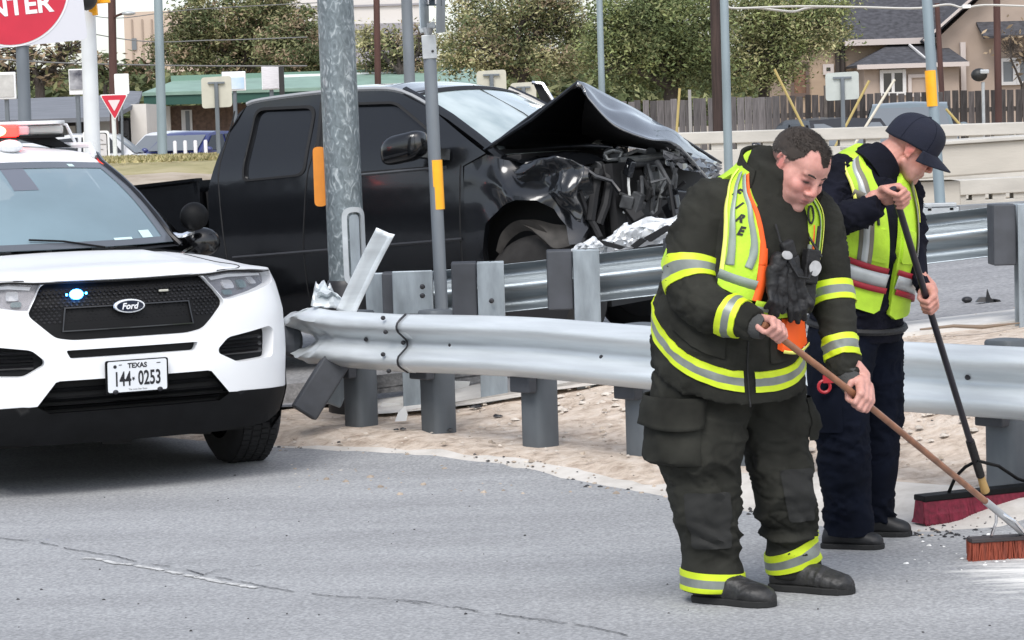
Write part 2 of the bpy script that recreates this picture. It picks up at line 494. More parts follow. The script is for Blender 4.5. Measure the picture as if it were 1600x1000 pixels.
def chip(mb, c, r, rr, flat=.6):
    n = rr.randint(5, 7); top = V((rr.uniform(-.3, .3) * r, rr.uniform(-.3, .3) * r, r * flat * 1.3))
    a0 = rr.uniform(0, 6)
    ring = [V((math.cos(a0 + 2 * PI * k / n) * r * rr.uniform(.6, 1.2), math.sin(a0 + 2 * PI * k / n) * r * rr.uniform(.6, 1.2), 0)) for k in range(n)]
    mid = [p * .75 + V((0, 0, r * flat * rr.uniform(.5, 1))) for p in ring]
    c = V(c)
    mb.add([c + p for p in ring + mid + [top]], [(i, (i + 1) % n, n + (i + 1) % n, n + i) for i in range(n)] + [(n + i, n + (i + 1) % n, 2 * n) for i in range(n)])
for i in range(55):
    px, py = rr.uniform(-20, 1620), rr.uniform(715, 1000)
    g = gnd(px, py); z = terrain(g.x, g.y)
    chip(mbg, (g.x, g.y, z + .004), rr.choice((.004, .005, .006, .008)), rr)
mbd = mbg; mbg = MB()
for i in range(240):
    e_ = rr.choice(eB); x_, y_ = e_[0] + rr.gauss(0, .06), e_[1] + rr.gauss(0, .07)
    chip(mbd if rr.random() < .6 else mbg, (x_, y_, terrain(x_, y_) + .004), rr.choice((.004, .006, .006, .009, .013)), rr, .45)
tag(mbd.build('road_grit', M_grit), kind='stuff')
for i in range(300):
    px, py = rr.uniform(440, 1600), rr.uniform(600, 745)
    g = gnd(px, py, .1); 
    if g.y < 10: continue
    chip(mbg, (g.x, g.y, terrain(g.x, g.y) + .002), rr.choice((.006, .008, .008, .012, .02)), rr)
mbr = MB()
for i in range(380):
    s_ = rr.uniform(-.5, 4.6); o_ = rr.gauss(1.15, .16); x_, y_ = RA.x + RD.x * s_ + RN.x * o_, RA.y + RD.y * s_ + RN.y * o_
    chip(mbr, (x_, y_, terrain(x_, y_) - .004), rr.choice((.006, .008, .012, .018, .028)), rr, .4)
for i in range(90):
    g = gnd(rr.uniform(450, 1040), rr.uniform(650, 720), .08); chip(mbr, (g.x, g.y, terrain(g.x, g.y)), rr.choice((.006, .01, .014)), rr, .4)
tag(mbr.build('pale_rubble', mat('pale_rubble', (.54, .49, .43), .9, var=.3, vscale=4)), kind='stuff')
tag(mbg.build('scattered_grit', mat('grit_stone', (.36, .30, .24), .9, var=.6, vscale=5)), kind='stuff')

# scattered collision debris one can point at
M_whiteplastic = mat('white_plastic', (.78, .78, .76), .4)
M_blackplastic = mat('black_plastic', (.016, .016, .018), .45, var=.2, vscale=20)
def shard(name, pts, c, m, label, cat='debris', th=.006, group=None):
    """bent plate fragment standing/lying at c; pts in its own (x, z) with a y wobble"""
    mb = MB(); k = len(pts)
    base = [V((x, .03 * noise.noise((x * 9, z * 9, 3)) + .25 * z * z / .1, z)) for x, z in pts]
    mb.prism(base, (0, th, .001))
    o = mb.build(name, m, None, loc=V(c)); return tag(o, label, cat, group)
def T3(px, py, z=.1):
    g = gnd(px, py, z); return V((g.x, g.y, terrain(g.x, g.y) + .004))
shard('plastic_shard', [(-.03, 0), (.035, 0), (.045, .035), (.03, .085), (-.01, .05)], T3(625, 655), M_whiteplastic, 'small white plastic shard standing on the dirt between two rail posts')
shard('plastic_shard', [(-.05, 0), (.05, 0), (.035, .085), (-.005, .09)], T3(945, 632), M_whiteplastic, 'white triangular plastic shard propped up under the guardrail beside the firefighter')
shard('plastic_shard', [(-.06, 0), (.06, 0), (.075, .05), (-.05, .06)], T3(716, 616, .15), M_whiteplastic, 'pale flat plastic fragment lying behind the second upright rail post')
shard('plastic_shard', [(-.07, 0), (.07, 0), (.06, .02), (-.05, .03)], T3(610, 626, .15), M_whiteplastic, 'low white fragment lying behind the leftmost straight rail post')
for (px, py, sc, lab) in ((742, 645, .05, 'black crumpled plastic scrap on the dirt right of the second post'), (775, 655, .035, 'tiny black scrap on the dirt midway between two rail posts'),
                          (624, 667, .04, 'round dark rubber bit on the dirt edge by the white shard'), (702, 668, .03, 'black bit lying against the foot of the second rail post')):
    mb = MB(); rr2 = random.Random(px)
    for k in range(3): chip(mb, (rr2.uniform(-1, 1) * sc * .6, rr2.uniform(-.3, .3) * sc, 0), sc * rr2.uniform(.4, .7), rr2, .45)
    tag(mb.build('debris_scrap', M_blackplastic, loc=T3(px, py)), lab, 'debris')
def rampT(px, py):
    z = .45
    for _ in range(6): g = gnd(px, py, z); z = terrain(g.x, g.y) + .02
    return V((g.x, g.y, z))
mb = MB(); mb.prism([(-.06, 0, 0), (.07, 0, 0), (.03, .02, .03), (-.03, .02, .03)], (0, .04, 0)); mb.prism([(.0, 0, 0), (.09, 0, 0), (.035, .0, .02), (.012, 0, .085)], (0, .012, 0))
mb.prism([(.05, 0, .0), (.10, .0, .0), (.09, 0, .012), (.05, 0, .02)], (0, .03, 0))
tag(mb.build('debris_scrap', M_blackplastic, loc=rampT(1540, 472)), 'black finned car fragment on the pale shoulder beyond the far rail', 'debris')
mb = MB(); mb.ball((0, 0, .012), (.035, .03, .02)); 
tag(mb.build('debris_scrap', M_blackplastic, loc=rampT(1511, 471)), 'black oval scrap on the pale shoulder left of the finned fragment', 'debris')
mb = MB(); mb.tube([(-.3, .0, .01), (-.1, .05, .02), (.05, -.03, .015), (.3, .12, .02)], [.006, .010, .012, .004], 7)
tag(mb.build('debris_scrap', mat('brown_scrap', (.22, .165, .12), .8), loc=rampT(1520, 515)), 'long brown torn strip on the sandy ground above the right-hand guardrail', 'debris')
mb = MB()
for k in range(40):
    px, py = random.gauss(1500, 45), random.gauss(838, 6)
    g = gnd(px, py); chip(mb, (g.x, g.y, .004), random.uniform(.004, .014), random, .5)
tag(mb.build('swept_fragments', M_blackplastic), kind='stuff')
mb = MB(); 
for k in range(18):
    px, py = random.uniform(1400, 1600), random.uniform(830, 900)
    g = gnd(px, py); chip(mb, (g.x, g.y, .005), random.uniform(.004, .012), random, .5)
tag(mb.build('white_fragments', M_whiteplastic), kind='stuff')
# ------------------------------------------------------------------ guardrails
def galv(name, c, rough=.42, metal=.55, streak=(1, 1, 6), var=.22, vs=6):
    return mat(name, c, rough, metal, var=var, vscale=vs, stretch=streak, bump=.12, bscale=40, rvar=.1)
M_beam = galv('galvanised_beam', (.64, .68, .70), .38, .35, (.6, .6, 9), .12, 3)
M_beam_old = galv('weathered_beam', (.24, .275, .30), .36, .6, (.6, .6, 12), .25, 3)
M_post = mat('grey_rail_post', (.105, .118, .13), .6, .2, var=.25, vscale=5, stretch=(1, 1, .4), bump=.1, bscale=50)
M_block = mat('dark_blockout', (.055, .06, .07), .65, var=.2, vscale=8)
M_post_lt = galv('galvanised_post', (.30, .34, .37), .45, .5, (2, 2, .6), .25, 6)
M_bolt = mat('bolt_steel', (.05, .05, .055), .5, .6)
PROF = [(.012, .156), (.022, .150), (.060, .128), (.078, .112), (.083, .096), (.083, .084), (.076, .068), (.022, .026), (.012, .012), (.010, 0),
        (.012, -.012), (.022, -.026), (.076, -.068), (.083, -.084), (.083, -.096), (.078, -.112), (.060, -.128), (.022, -.150), (.012, -.156)]
def beam_mesh(path, side, up=V((0, 0, 1)), scale=1.035, deform=None, n=40):
    """path: list of world points (mid height), side: unit vector the humps point to"""
    P = resample([tuple(p) for p in path], n)
    mb = MB(); rows = []
    for i, p in enumerate(P):
        row = []
        for j, (o, z) in enumerate(PROF):
            q = V(p) + side * (o * scale) + up * (z * scale)
            if deform: q = deform(q, i / (n - 1), j / (len(PROF) - 1), o, z)
            row.append(q)
        rows.append(row)
    mb.loft(rows, closed=False, caps=False)
    return mb

rail = empty('guardrail', (0.6, 12.8, .08), 'bright steel guardrail with a crushed left end, running behind the two sweepers', 'guardrail')
def loc_to(o, parent):
    """keep world placement under an unrotated parent"""
    pass
RO = V((0.6, 12.8, .08))
FS = V((-RN.x, -RN.y, 0))
def RP(s, z=0.0, off=0.0):
    """point s metres along the front rail from the splice"""
    return V((RA.x + RD.x * s - FS.x * off, RA.y + RD.y * s - FS.y * off, z))
zmid = [(620, 538, 14.1), (800, 544, 13.43), (1000, 561, 12.75), (1250, 581, 12.0), (1500, 597, 11.3), (1600, 603, 11.03), (1760, 614, 10.63)]
pathF = [at(*p) - RO - FS * .085 for p in zmid]
b = beam_mesh(pathF, FS, n=60)
b.build('beam', M_beam, rail, True, solid=.004, angle=60)
# crushed end: the same section, pinched and pulled back towards the far side
endpath = [at(*p) - RO - FS * .085 for p in ((634, 539, 14.06), (575, 535, 14.28), (530, 532, 14.45), (490, 528, 14.62), (462, 527, 14.8), (446, 533, 15.0))]
def crush(q, t, j, o, z):
    a = smooth(.35, 1, t)
    k = noise.noise((t * 7, j * 4, 5.5))
    q = q + V((.0, .12 * a * k, .035 * k * a)) 
    q = q + FS * (-.05 * math.sin(j * PI) * a * (1 if t < .8 else 1.6))
    mid = endz
    q.z -= (z * .35) * smooth(.8, 1, t)
    q = q + FS * (.02 * noise.noise((t * 14, j * 7, 2.)) * (0.2 + a))
    if j > .8: q.z += .10 * a * (j - .8)
    q = q + RD3 * (-.10 * a * math.sin(j * PI * 2.2 + .6))
    return q
endz = 0; RD3 = V((RD.x, RD.y, 0))
b = beam_mesh(endpath, FS + V((0, 0, 0)), deform=crush, n=46)
b.v = [tuple(V(v) + FS * .006) for v in b.v]
b.build('crushed_beam_end', M_beam, rail, True, solid=.004, angle=50)
# dark open splice edge
mb = MB()
p0 = at(622, 538, 14.1) - RO - FS * .085
edge = [p0 + FS * (o * 1.035 + .006) + V((0, 0, z * 1.035)) + RD3 * (.012 * noise.noise((z * 20, 1, 2))) for o, z in PROF]
mb.tube(edge, [.007 + .003 * abs(noise.noise((k * .7, 0, 0))) for k in range(len(edge))], 5)
mb.build('splice_edge', M_bolt, rail)
for (px, py, dd) in ((596, 497, 14.16), (600, 519, 14.16), (596, 554, 14.16), (614, 537, 14.1), (605, 580, 14.1), (556, 532, 14.33), (762, 548, 13.58), (924, 560, 13.0), (688, 541, 13.85), (1496, 592, 11.3)):
    mb = MB(); c = at(px, py, dd) - RO + FS * .0
    s = -.075 if py in (532, 541, 548, 560, 537, 592) else -.012
    mb.ball(c + FS * s, (.014, .014, .013), nu=8, nv=5); mb.build('bolt', M_bolt, rail)
# posts with their blocks
def rpost(px_base, py_base, width, d, top_px, broken=None):
    d += .12 + (.22 if px_base < 700 else 0)
    z0 = terrain(*at(px_base, py_base, d).xy)
    p = at(px_base, py_base, d); p.z = z0 - .15
    h = at(px_base, top_px, d).z - p.z
    ang = math.atan2(RD.y, RD.x)
    rings = []
    for z in (0, h - .01, h):
        r = 1 if z < h - .005 else .93
        rings.append([p - RO + V((0, 0, z)) + Matrix.Rotation(ang, 3, 'Z') @ V((math.copysign(abs(math.cos(t)) ** .55, math.cos(t)) * width / 2 * r, math.copysign(abs(math.sin(t)) ** .55, math.sin(t)) * width / 2 * r, 0)) for t in [2 * PI * k / 20 for k in range(20)]])
    mb = MB().loft(rings)
    o = mb.build('post', M_post, rail, True, angle=50)
    mb = MB(); blk = p - RO + FS * (width / 2 + .032); blk.z = 0
    zt = h + p.z - RO.z
    mb.box(blk + V((0, 0, zt - .20)), (.15, .06, .36), Matrix.Rotation(ang, 3, 'Z'))
    mb.build('blockout', M_block, rail, bevel=.008)
for a in ((565, 655, .165, 14.42, 485), (686, 671, .168, 14.0, 484), (845, 697, .168, 13.5, 499), (1008, 712, .165, 12.98, 505), (1170, 725, .165, 12.5, 515), (1340, 742, .165, 12.0, 525), (1576, 768, .168, 11.32, 530), (1760, 790, .168, 10.8, 540)):
    rpost(*a)
# snapped leaning post under the crushed end
mb = MB()
a, c = at(474, 646, 14.55) - RO, at(528, 560, 14.62) - RO
mb.bar(a, c, .155, .13, (0, 1, .2)); mb.build('snapped_post', M_block, rail, bevel=.012)
mb = MB(); mb.bar(at(520, 632, 15.1) - RO, at(556, 540, 15.1) - RO, .10, .1, (0, 1, 0)); mb.build('snapped_post', M_post_lt, rail, bevel=.01)
# torn strip standing up from the crushed end, and its ragged scrap
mb = MB()
cl = [at(540, 490, 14.62), at(553, 462, 14.62), at(578, 410, 14.58), at(603, 362, 14.52)]
w = V((.052, .0, -.026)); rows = []
for i, p in enumerate(resample([tuple(q - RO) for q in cl], 14)):
    t = i / 13; rows.append([V(p) - w + V((0, -.012, 0)), V(p) - w * .3 + V((0, .006, 0)), V(p) + w * .4 + V((0, .008, 0)), V(p) + w + V((0, -.02, .01))])
mb.loft(rows, closed=False, caps=False)
mb.build('torn_strip', M_beam, rail, True, solid=.004)
mb = MB()
def scrapfn(u, v):
    p = at(lerp(486, 545, u), lerp(478, 440, v) + 6 * u, 14.7 + .08 * v) - RO
    sh = 1 - .55 * v * abs(u - .35)
    p.x = lerp(p.x, (at(500, 455, 14.7) - RO).x, v * (1 - sh) + .35 * v)
    return p + V((0, .07 * noise.noise((u * 4, v * 4, 1)), .02 * noise.noise((u * 4, v * 3, 8)) * (1 + v)))
mb.grid(scrapfn, 14, 10); mb.build('torn_scrap', M_beam, rail, True, solid=.004, angle=30)
mb = MB(); mb.ball(at(455, 532, 15.05) - RO, (.07, .05, .1), nu=10, nv=7); mb.build('dark_fold', M_block, rail)

# ---- second rail on the ramp, seen from behind
rail2 = empty('guardrail', (1.2, 15.2, .3), 'weathered grey guardrail seen from its back, in front of the wrecked pickup', 'guardrail')
O2 = V((1.2, 15.2, .3))
mids = [(585, 468, 15.55), (690, 460, 15.5), (825, 447, 15.42), (980, 429, 15.32), (1240, 399, 15.15), (1500, 368, 15.0), (1640, 352, 14.9), (1800, 334, 14.8)]
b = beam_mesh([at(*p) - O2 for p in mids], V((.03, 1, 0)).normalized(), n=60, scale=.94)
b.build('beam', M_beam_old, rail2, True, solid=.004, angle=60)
def post2(px, ytop, ybot, d, w=.155, block=True, light=True, bw=.15):
    a = at(px, ytop, d) - O2; p = at(px, ybot, d); z0 = terrain(p.x, p.y) - O2.z - .1
    mb = MB(); h = a.z - z0; x, y = a.x, a.y
    mb.box((x, y - .06, z0 + h / 2), (w, .010, h)); mb.box((x, y + .06, z0 + h / 2), (w, .010, h)); mb.box((x - .0, y, z0 + h / 2), (.012, .112, h))
    mb.build('post', M_post_lt if light else M_post, rail2, bevel=.003)
    if block:
        mb = MB(); mb.box((x - w * .5 - bw * .5 - .004, y + .06, a.z - .175), (bw, .2, .35)); mb.build('blockout', M_block, rail2, bevel=.008)
post2(915, 390, 500, 15.1); post2(766, 409, 520, 15.18, .16); post2(650, 425, 520, 15.3, .2, True, True, .1); post2(1608, 318, 475, 14.7, .16, True, True, .13)
post2(1100, 372, 500, 14.98); post2(1330, 348, 500, 14.85); post2(1790, 300, 460, 14.5)
mb = MB(); c = at(645, 457, 15.2) - O2
mb.box(c, (.24, .02, .26)); mb.build('end_plate', M_post_lt, rail2, bevel=.006)
mb = MB(); c = at(588, 465, 15.4) - O2; mb.box(c, (.16, .06, .3)); mb.build('end_plate', M_post_lt, rail2, bevel=.006)
for (px, py) in ((660, 448), (660, 462), (768, 470)):
    mb = MB(); mb.ball(at(px, py, 15.08) - O2, .016, nu=8, nv=5); mb.build('bolt', M_bolt, rail2)
# ------------------------------------------------------------------ poles and signs
M_galvpole = bpy.data.materials.new('mottled_galvanised'); M_galvpole.use_nodes = True
def _spangle(m):
    nt = m.node_tree; N = nt.nodes; L = nt.links; b = N['Principled BSDF']
    tc = N.new('ShaderNodeTexCoord'); mp = N.new('ShaderNodeMapping'); mp.inputs['Scale'].default_value = (1, 1, .55)
    L.new(tc.outputs['Object'], mp.inputs[0])
    a = N.new('ShaderNodeTexNoise'); a.inputs['Scale'].default_value = 26; a.inputs['Detail'].default_value = 3; a.inputs['Distortion'].default_value = 1.6
    c = N.new('ShaderNodeTexNoise'); c.inputs['Scale'].default_value = 5; c.inputs['Detail'].default_value = 3
    L.new(mp.outputs[0], a.inputs[0]); L.new(mp.outputs[0], c.inputs[0])
    r = N.new('ShaderNodeValToRGB'); e = r.color_ramp.elements
    e[0].position = .35; e[0].color = (.13, .155, .165, 1); e[1].position = .75; e[1].color = (.52, .56, .57, 1); e.new(.55).color = (.20, .235, .25, 1)
    L.new(a.outputs['Fac'], r.inputs[0])
    r2 = N.new('ShaderNodeValToRGB'); r2.color_ramp.elements[0].color = (.75, .75, .75, 1); r2.color_ramp.elements[1].color = (1.2, 1.2, 1.2, 1)
    L.new(c.outputs['Fac'], r2.inputs[0])
    mx = N.new('ShaderNodeMixRGB'); mx.blend_type = 'MULTIPLY'; mx.inputs[0].default_value = 1
    L.new(r.outputs[0], mx.inputs[1]); L.new(r2.outputs[0], mx.inputs[2]); L.new(mx.outputs[0], b.inputs['Base Color'])
    b.inputs['Roughness'].default_value = .5; b.inputs['Metallic'].default_value = .35
    bp = N.new('ShaderNodeBump'); bp.inputs['Strength'].default_value = .25; bp.inputs['Distance'].default_value = .004
    L.new(a.outputs['Fac'], bp.inputs['Height']); L.new(bp.outputs[0], b.inputs['Normal'])
_spangle(M_galvpole)
M_cover = galv('cast_cover', (.50, .53, .55), .45, .45, (1, 1, 1), .12)
M_orange = mat('orange_reflector', (.72, .24, .012), .4, coat=.4, var=.08, vscale=12)
M_yellow = mat('yellow_sheeting', (.95, .42, .008), .4, coat=.3, var=.06, vscale=10)
M_greypole = mat('grey_painted_pole', (.17, .19, .21), .5, .3, var=.15, vscale=6, stretch=(1, 1, .3))
M_bluegrey = mat('blue_grey_pole', (.27, .33, .36), .5, .3, var=.15, vscale=4, stretch=(1, 1, .2))
M_sleeve = mat('sleeve_steel', (.45, .47, .48), .45, .4, var=.12, vscale=12)
M_whitepole = mat('white_painted_pole', (.68, .70, .70), .5, var=.08, vscale=3)
M_rustpole = mat('rust_brown_pole', (.075, .033, .027), .75, var=.3, vscale=5, stretch=(1, 1, .2))
M_woodpole = mat('dark_wood_pole', (.045, .028, .024), .85, var=.4, vscale=10, stretch=(3, 3, .15), bump=.5, bscale=30)
M_signback = mat('sign_back_tan', (.52, .50, .42), .55, var=.08, vscale=6)
M_signgrey = mat('sign_back_grey', (.50, .53, .50), .5, .2, var=.08, vscale=6)
M_signwhite = mat('sign_white', (.80, .80, .80), .45)
M_signred = mat('sign_red', (.55, .018, .045), .45, var=.06, vscale=5)
M_signblack = mat('sign_black', (.02, .02, .02), .5)
M_blue = mat('sign_blue', (.10, .33, .62), .5)

def foot(px, py, d):
    p = at(px, py, d); return V((p.x, p.y, terrain(p.x, p.y)))
def pole_pts(x0, y0, x1, y1, d, below=True, above=0):
    """straight pole through two photo points at distance d, carried on to the ground"""
    a, b = at(x0, y0, d), at(x1, y1, d)
    dr = (b - a).normalized()
    if above: a = a - dr * above
    if below:
        z = terrain(b.x, b.y) - .05
        if b.z > z and dr.z < -.1: b = b + dr * ((b.z - z) / -dr.z)
    return a, b
def simple_pole(name, x0, y0, x1, y1, d, r0, r1, m, label, cat='pole', above=0, n=14, group=None):
    a, b = pole_pts(x0, y0, x1, y1, d, True, above)
    e = empty(name, b, label, cat, group)
    MB().tube([a - b, V((0, 0, 0))], [r0, r1], n).build('shaft', m, e, True)
    return e, a, b

# big mottled pole behind the crushed rail end
e, a, b = simple_pole('galvanised_pole', 522, -40, 543, 437, 15.45, .109, .113, M_galvpole, 'thick mottled galvanised pole standing in front of the black pickup', 'pole', n=36)
dr = (b - a).normalized()
mb = MB(); base = at(543, 437, 15.45) - b
mb.tube([base + V((0, 0, .0)), base + V((0, 0, -.03)), V((0, 0, 0))], [.118, .135, .15], 20); mb.build('base_shroud', M_blackplastic, e, True)
# hand-hole cover
c = at(554, 384, 15.45 - .112) - b
fw = (V((0, 0, CAM_H)) - at(554, 384, 15.45)).normalized()
ax = -dr; sx = ax.cross(fw).normalized(); fw = sx.cross(ax).normalized()
ctr = at(543, 384, 15.45) - b
def wrapped(u, v, r):                                    # u across (m), v up (m) on the pole's round face
    th = u / .113
    return ctr + ax * v + (sx * math.sin(th) + fw * math.cos(th)) * r
uo = -.045 if (ctr + sx * .05 + b).x < (ctr + b).x else .045
oval = lambda w, h: rounded([(uo - w, -h), (uo + w, -h), (uo + w, h), (uo - w, h)], w * .98, 8)
outer, inner = oval(.070, .235), oval(.042, .205)
mb = MB(); vs, fs = panel(outer, [inner], lambda u, v: wrapped(u, v, .128), .03); mb.add(vs, fs)
mb.add(*rim(outer, lambda u, v: wrapped(u, v, .128), lambda u, v: wrapped(u, v, .108), .03)); mb.add(*rim(inner, lambda u, v: wrapped(u, v, .128), lambda u, v: wrapped(u, v, .112), .03))
mb.build('handhole_frame', M_cover, e, True)
mb = MB(); vs, fs = panel(oval(.030, .19), [], lambda u, v: wrapped(u, v, .122), .03); mb.add(vs, fs); mb.add(*rim(oval(.030, .19), lambda u, v: wrapped(u, v, .122), lambda u, v: wrapped(u, v, .110), .03))
mb.build('handhole_cover', M_post_lt, e, True)
rp = at(499, 276, 15.5) - b
mb = MB(); mb.prism([rp + V((x, 0, z)) for x, z in rounded([(-.035, -.18), (.04, -.18), (.04, .18), (-.035, .18)], .03)], (0, .012, 0))
mb.build('reflector', M_orange, e)
mb = MB(); mb.box(rp + V((.04, .03, 0)), (.03, .04, .2)); mb.build('reflector_bracket', M_block, e)

# sign post with the yellow band
d = 14.9
e, a, b = simple_pole('sign_post', 671.5, 90, 690, 478, d, .0375, .0375, M_greypole, 'grey sign post with a yellow band, between thick pole and pickup mirror', 'sign post', n=18)
p1, p2 = at(680.5, 250, d - .0) - b, at(684.5, 327, d) - b
MB().tube([p1, p2], .0395, 18).build('yellow_band', M_yellow, e, True)
p1, p2 = at(669.5, 55, d) - b, at(672, 92, d) - b
MB().bar(p1, p2, .082, .082, (0, 1, 0)).build('square_sleeve', M_sleeve, e, bevel=.004)
MB().ball(at(676, 80, d - .045) - b, .008, nu=8, nv=5).build('bolt', M_bolt, e)
MB().tube([at(669, 56, d) - b, at(668, 44, d) - b], [.02, .035], 12).build('tube_cap', M_sleeve, e, True)
mb = MB(); mb.bar(at(655, 47, d) - b, at(680, 38, d) - b, .03, .04); mb.build('clamp', M_cover, e, bevel=.004)
# two street-name blades seen nearly edge on
bl = empty('street_sign', at(672, 30, d), 'pair of dark sign plates seen almost edge on above the grey sign post', 'sign')
o0 = at(672, 30, d)
mb = MB(); c = at(661, 18, d - .12) - o0
mb.prism([at(654, -12, d - .3) - o0, at(668, -12, d + .1) - o0, at(669, 42, d + .1) - o0, at(656, 44, d - .3) - o0], (.006, .002, 0)); mb.build('plate', mat('sign_plate_pale', (.36, .42, .46), .4, .2), bl)
mb = MB(); mb.prism([at(682, -14, d - .15) - o0, at(694, -14, d + .2) - o0, at(694, 50, d + .2) - o0, at(681, 52, d - .15) - o0], (.006, .002, 0)); mb.build('plate', M_greypole, bl)
mb = MB(); mb.prism([at(656, -12, d + .02) - o0, at(690, -14, d + .02) - o0, at(690, 9, d + .02) - o0, at(664, 9, d + .02) - o0], (0, .004, 0)); mb.build('plate', mat('sign_plate_dark', (.02, .035, .05), .5), bl)
mb = MB(); q = at(675, 2, d + .012) - o0; text_on(mb, 'H', lambda x, y: q + V((x, 0, y + .01)), .09); mb.build('lettering', M_signwhite, bl)

# white signal pole, its head and the bracket at the top of the frame
e, a, b = simple_pole('signal_pole', 136, -30, 143.5, 200, 24, .068, .082, M_whitepole, 'white painted signal pole rising behind the police car roof', 'pole', n=18)
MB().tube([at(127, -30, 24) - b, at(135, 215, 24.) - b], [.02, .02], 8).build('conduit', M_whitepole, e, True)
sg = empty('traffic_signal', at(140, 0, 23.8), 'black traffic signal head with a yellow bracket on the white signal pole', 'traffic signal')
o0 = at(140, 0, 23.8)
MB().ball(at(134, -4, 23.6) - o0, (.11, .14, .12)).build('visor', M_signblack, sg, True)
mb = MB(); mb.box(at(144, -14, 23.8) - o0, (.14, .2, .22)); mb.build('housing', M_yellow, sg, bevel=.02)
mb = MB(); mb.bar(at(147, 2, 23.8) - o0, at(149, 24, 23.8) - o0, .055, .05); mb.bar(at(146, 2, 23.8) - o0, at(172, 0, 23.8) - o0, .05, .05); mb.bar(at(140, 14, 23.8) - o0, at(150, 18, 23.8) - o0, .05, .05); mb.build('bracket', M_yellow, sg, bevel=.006)

# do-not-enter sign
d = 20.0
e = empty('do_not_enter_sign', foot(36, 240, d), 'red round sign with white letters on a white plate, cut by the left frame edge', 'sign'); b = e.location.copy()
MB().tube([at(30, -60, d + .06) - b, at(41, 250, d + .06) - b, V((0.02, .06, 0))], [.05, .052, .052], 14).build('post', M_greypole, e, True)
cS = at(14, -22, d) - b
tilt = math.radians(4.0)
fxs = V((math.cos(tilt), .0, math.sin(tilt))); fys = V((-math.sin(tilt), 0, math.cos(tilt)))
S = lambda x, y, o=0.0: cS + fxs * x + fys * y + V((0, -o, 0))
R_ = .455
mb = MB(); mb.prism([S(x, y) for x, y in rounded([(-.56, -.47), (.56, -.47), (.56, .47), (-.56, .47)], .04)], (0, .004, 0)); mb.build('plate', mat('sign_plate_white', (.62, .62, .66), .45), e)
mb = MB(); mb.prism([S(R_ * math.cos(t) * 1.035, R_ * math.sin(t) * 1.035, .004) for t in [2 * PI * k / 64 for k in range(64)]], (0, .003, 0)); mb.build('white_ring', M_signwhite, e)
mb = MB(); mb.prism([S(R_ * math.cos(t), R_ * math.sin(t), .008) for t in [2 * PI * k / 64 for k in range(64)]], (0, .003, 0)); mb.build('red_disc', M_signred, e)
mb = MB(); text_on(mb, 'ENTER', lambda x, y: S(x + .02, y - .165, .011), .20, .006); mb.build('lettering', M_signwhite, e)
mb = MB(); text_on(mb, 'DO NOT', lambda x, y: S(x, y + .24, .011), .20, .006); mb.build('lettering', M_signwhite, e)
mb = MB(); mb.prism([S(-.3, -.06, .010), S(.3, -.06, .010), S(.3, .1, .010), S(-.3, .1, .010)], (0, .001, 0)); mb.build('white_bar', M_signwhite, e)

# yield sign on its rusty pole
d = 58.0
e = empty('yield_sign', foot(178, 240, d), 'small red and white triangular sign on a thin pole by the pale wall', 'sign'); b = e.location.copy()
MB().tube([at(176, 150, d + .08) - b, at(180, 238, d + .08) - b, V((0, .08, -.1))], .05, 8).build('post', M_whitepole, e, True)
c = at(178.5, 163, d) - b
tri = lambda k, o: [c + V((x * k, -o, z * k)) for x, z in rounded([(-.30, .21), (.30, .21), (0, -.34)], .05)]
for nm, k, o, m in (('white_edge', 1.08, 0, M_signwhite), ('red_face', .97, .008, M_signred), ('white_centre', .46, .016, mat('sign_pinkwhite', (.72, .60, .62), .5))):
    mb = MB(); pts = tri(k, o); pts = [p + V((0, 0, .0)) for p in pts]; mb.prism(pts, (0, .006, 0)); mb.build(nm, m, e)
# small bordered sign by the roof edge
d = 45.0
e = empty('lane_sign', foot(151, 250, d), 'small white bordered sign with dark symbols just right of the white pole', 'sign'); b = e.location.copy()
c = at(151, 234, d) - b
for nm, w_, h_, o, m in (('plate', .23, .33, 0, M_signwhite), ('border', .195, .295, .006, M_signblack), ('face', .18, .28, .012, mat('sign_grey_face', (.58, .56, .57), .5))):
    mb = MB(); mb.prism([c + V((x, -o, z)) for x, z in rounded([(-w_, -h_), (w_, -h_), (w_, h_), (-w_, h_)], .05)], (0, .005, 0)); mb.build(nm, m, e)
mb = MB(); 
mb.box(c + V((-.11, -.019, .17)), (.07, .006, .09)); mb.box(c + V((-.11, -.019, .02)), (.07, .006, .09))
mb.build('dark_symbol', M_signblack, e)
mb = MB(); mb.box(c + V((.0, -.018, .095)), (.34, .004, .012))
for k in range(5): mb.bar(c + V((-.02 + .02 * k, -.018, .22 - .1 * k)), c + V((.12 - .05 * (k % 2), -.018, .16 - .08 * k)), .012, .004, (0, 1, 0))
mb.build('map_lines', mat('sign_line', (.22, .2, .2), .6), e)
MB().tube([c + V((0, .03, -.2)), V((0, .03, -.1))], .03, 8).build('post', M_greypole, e)

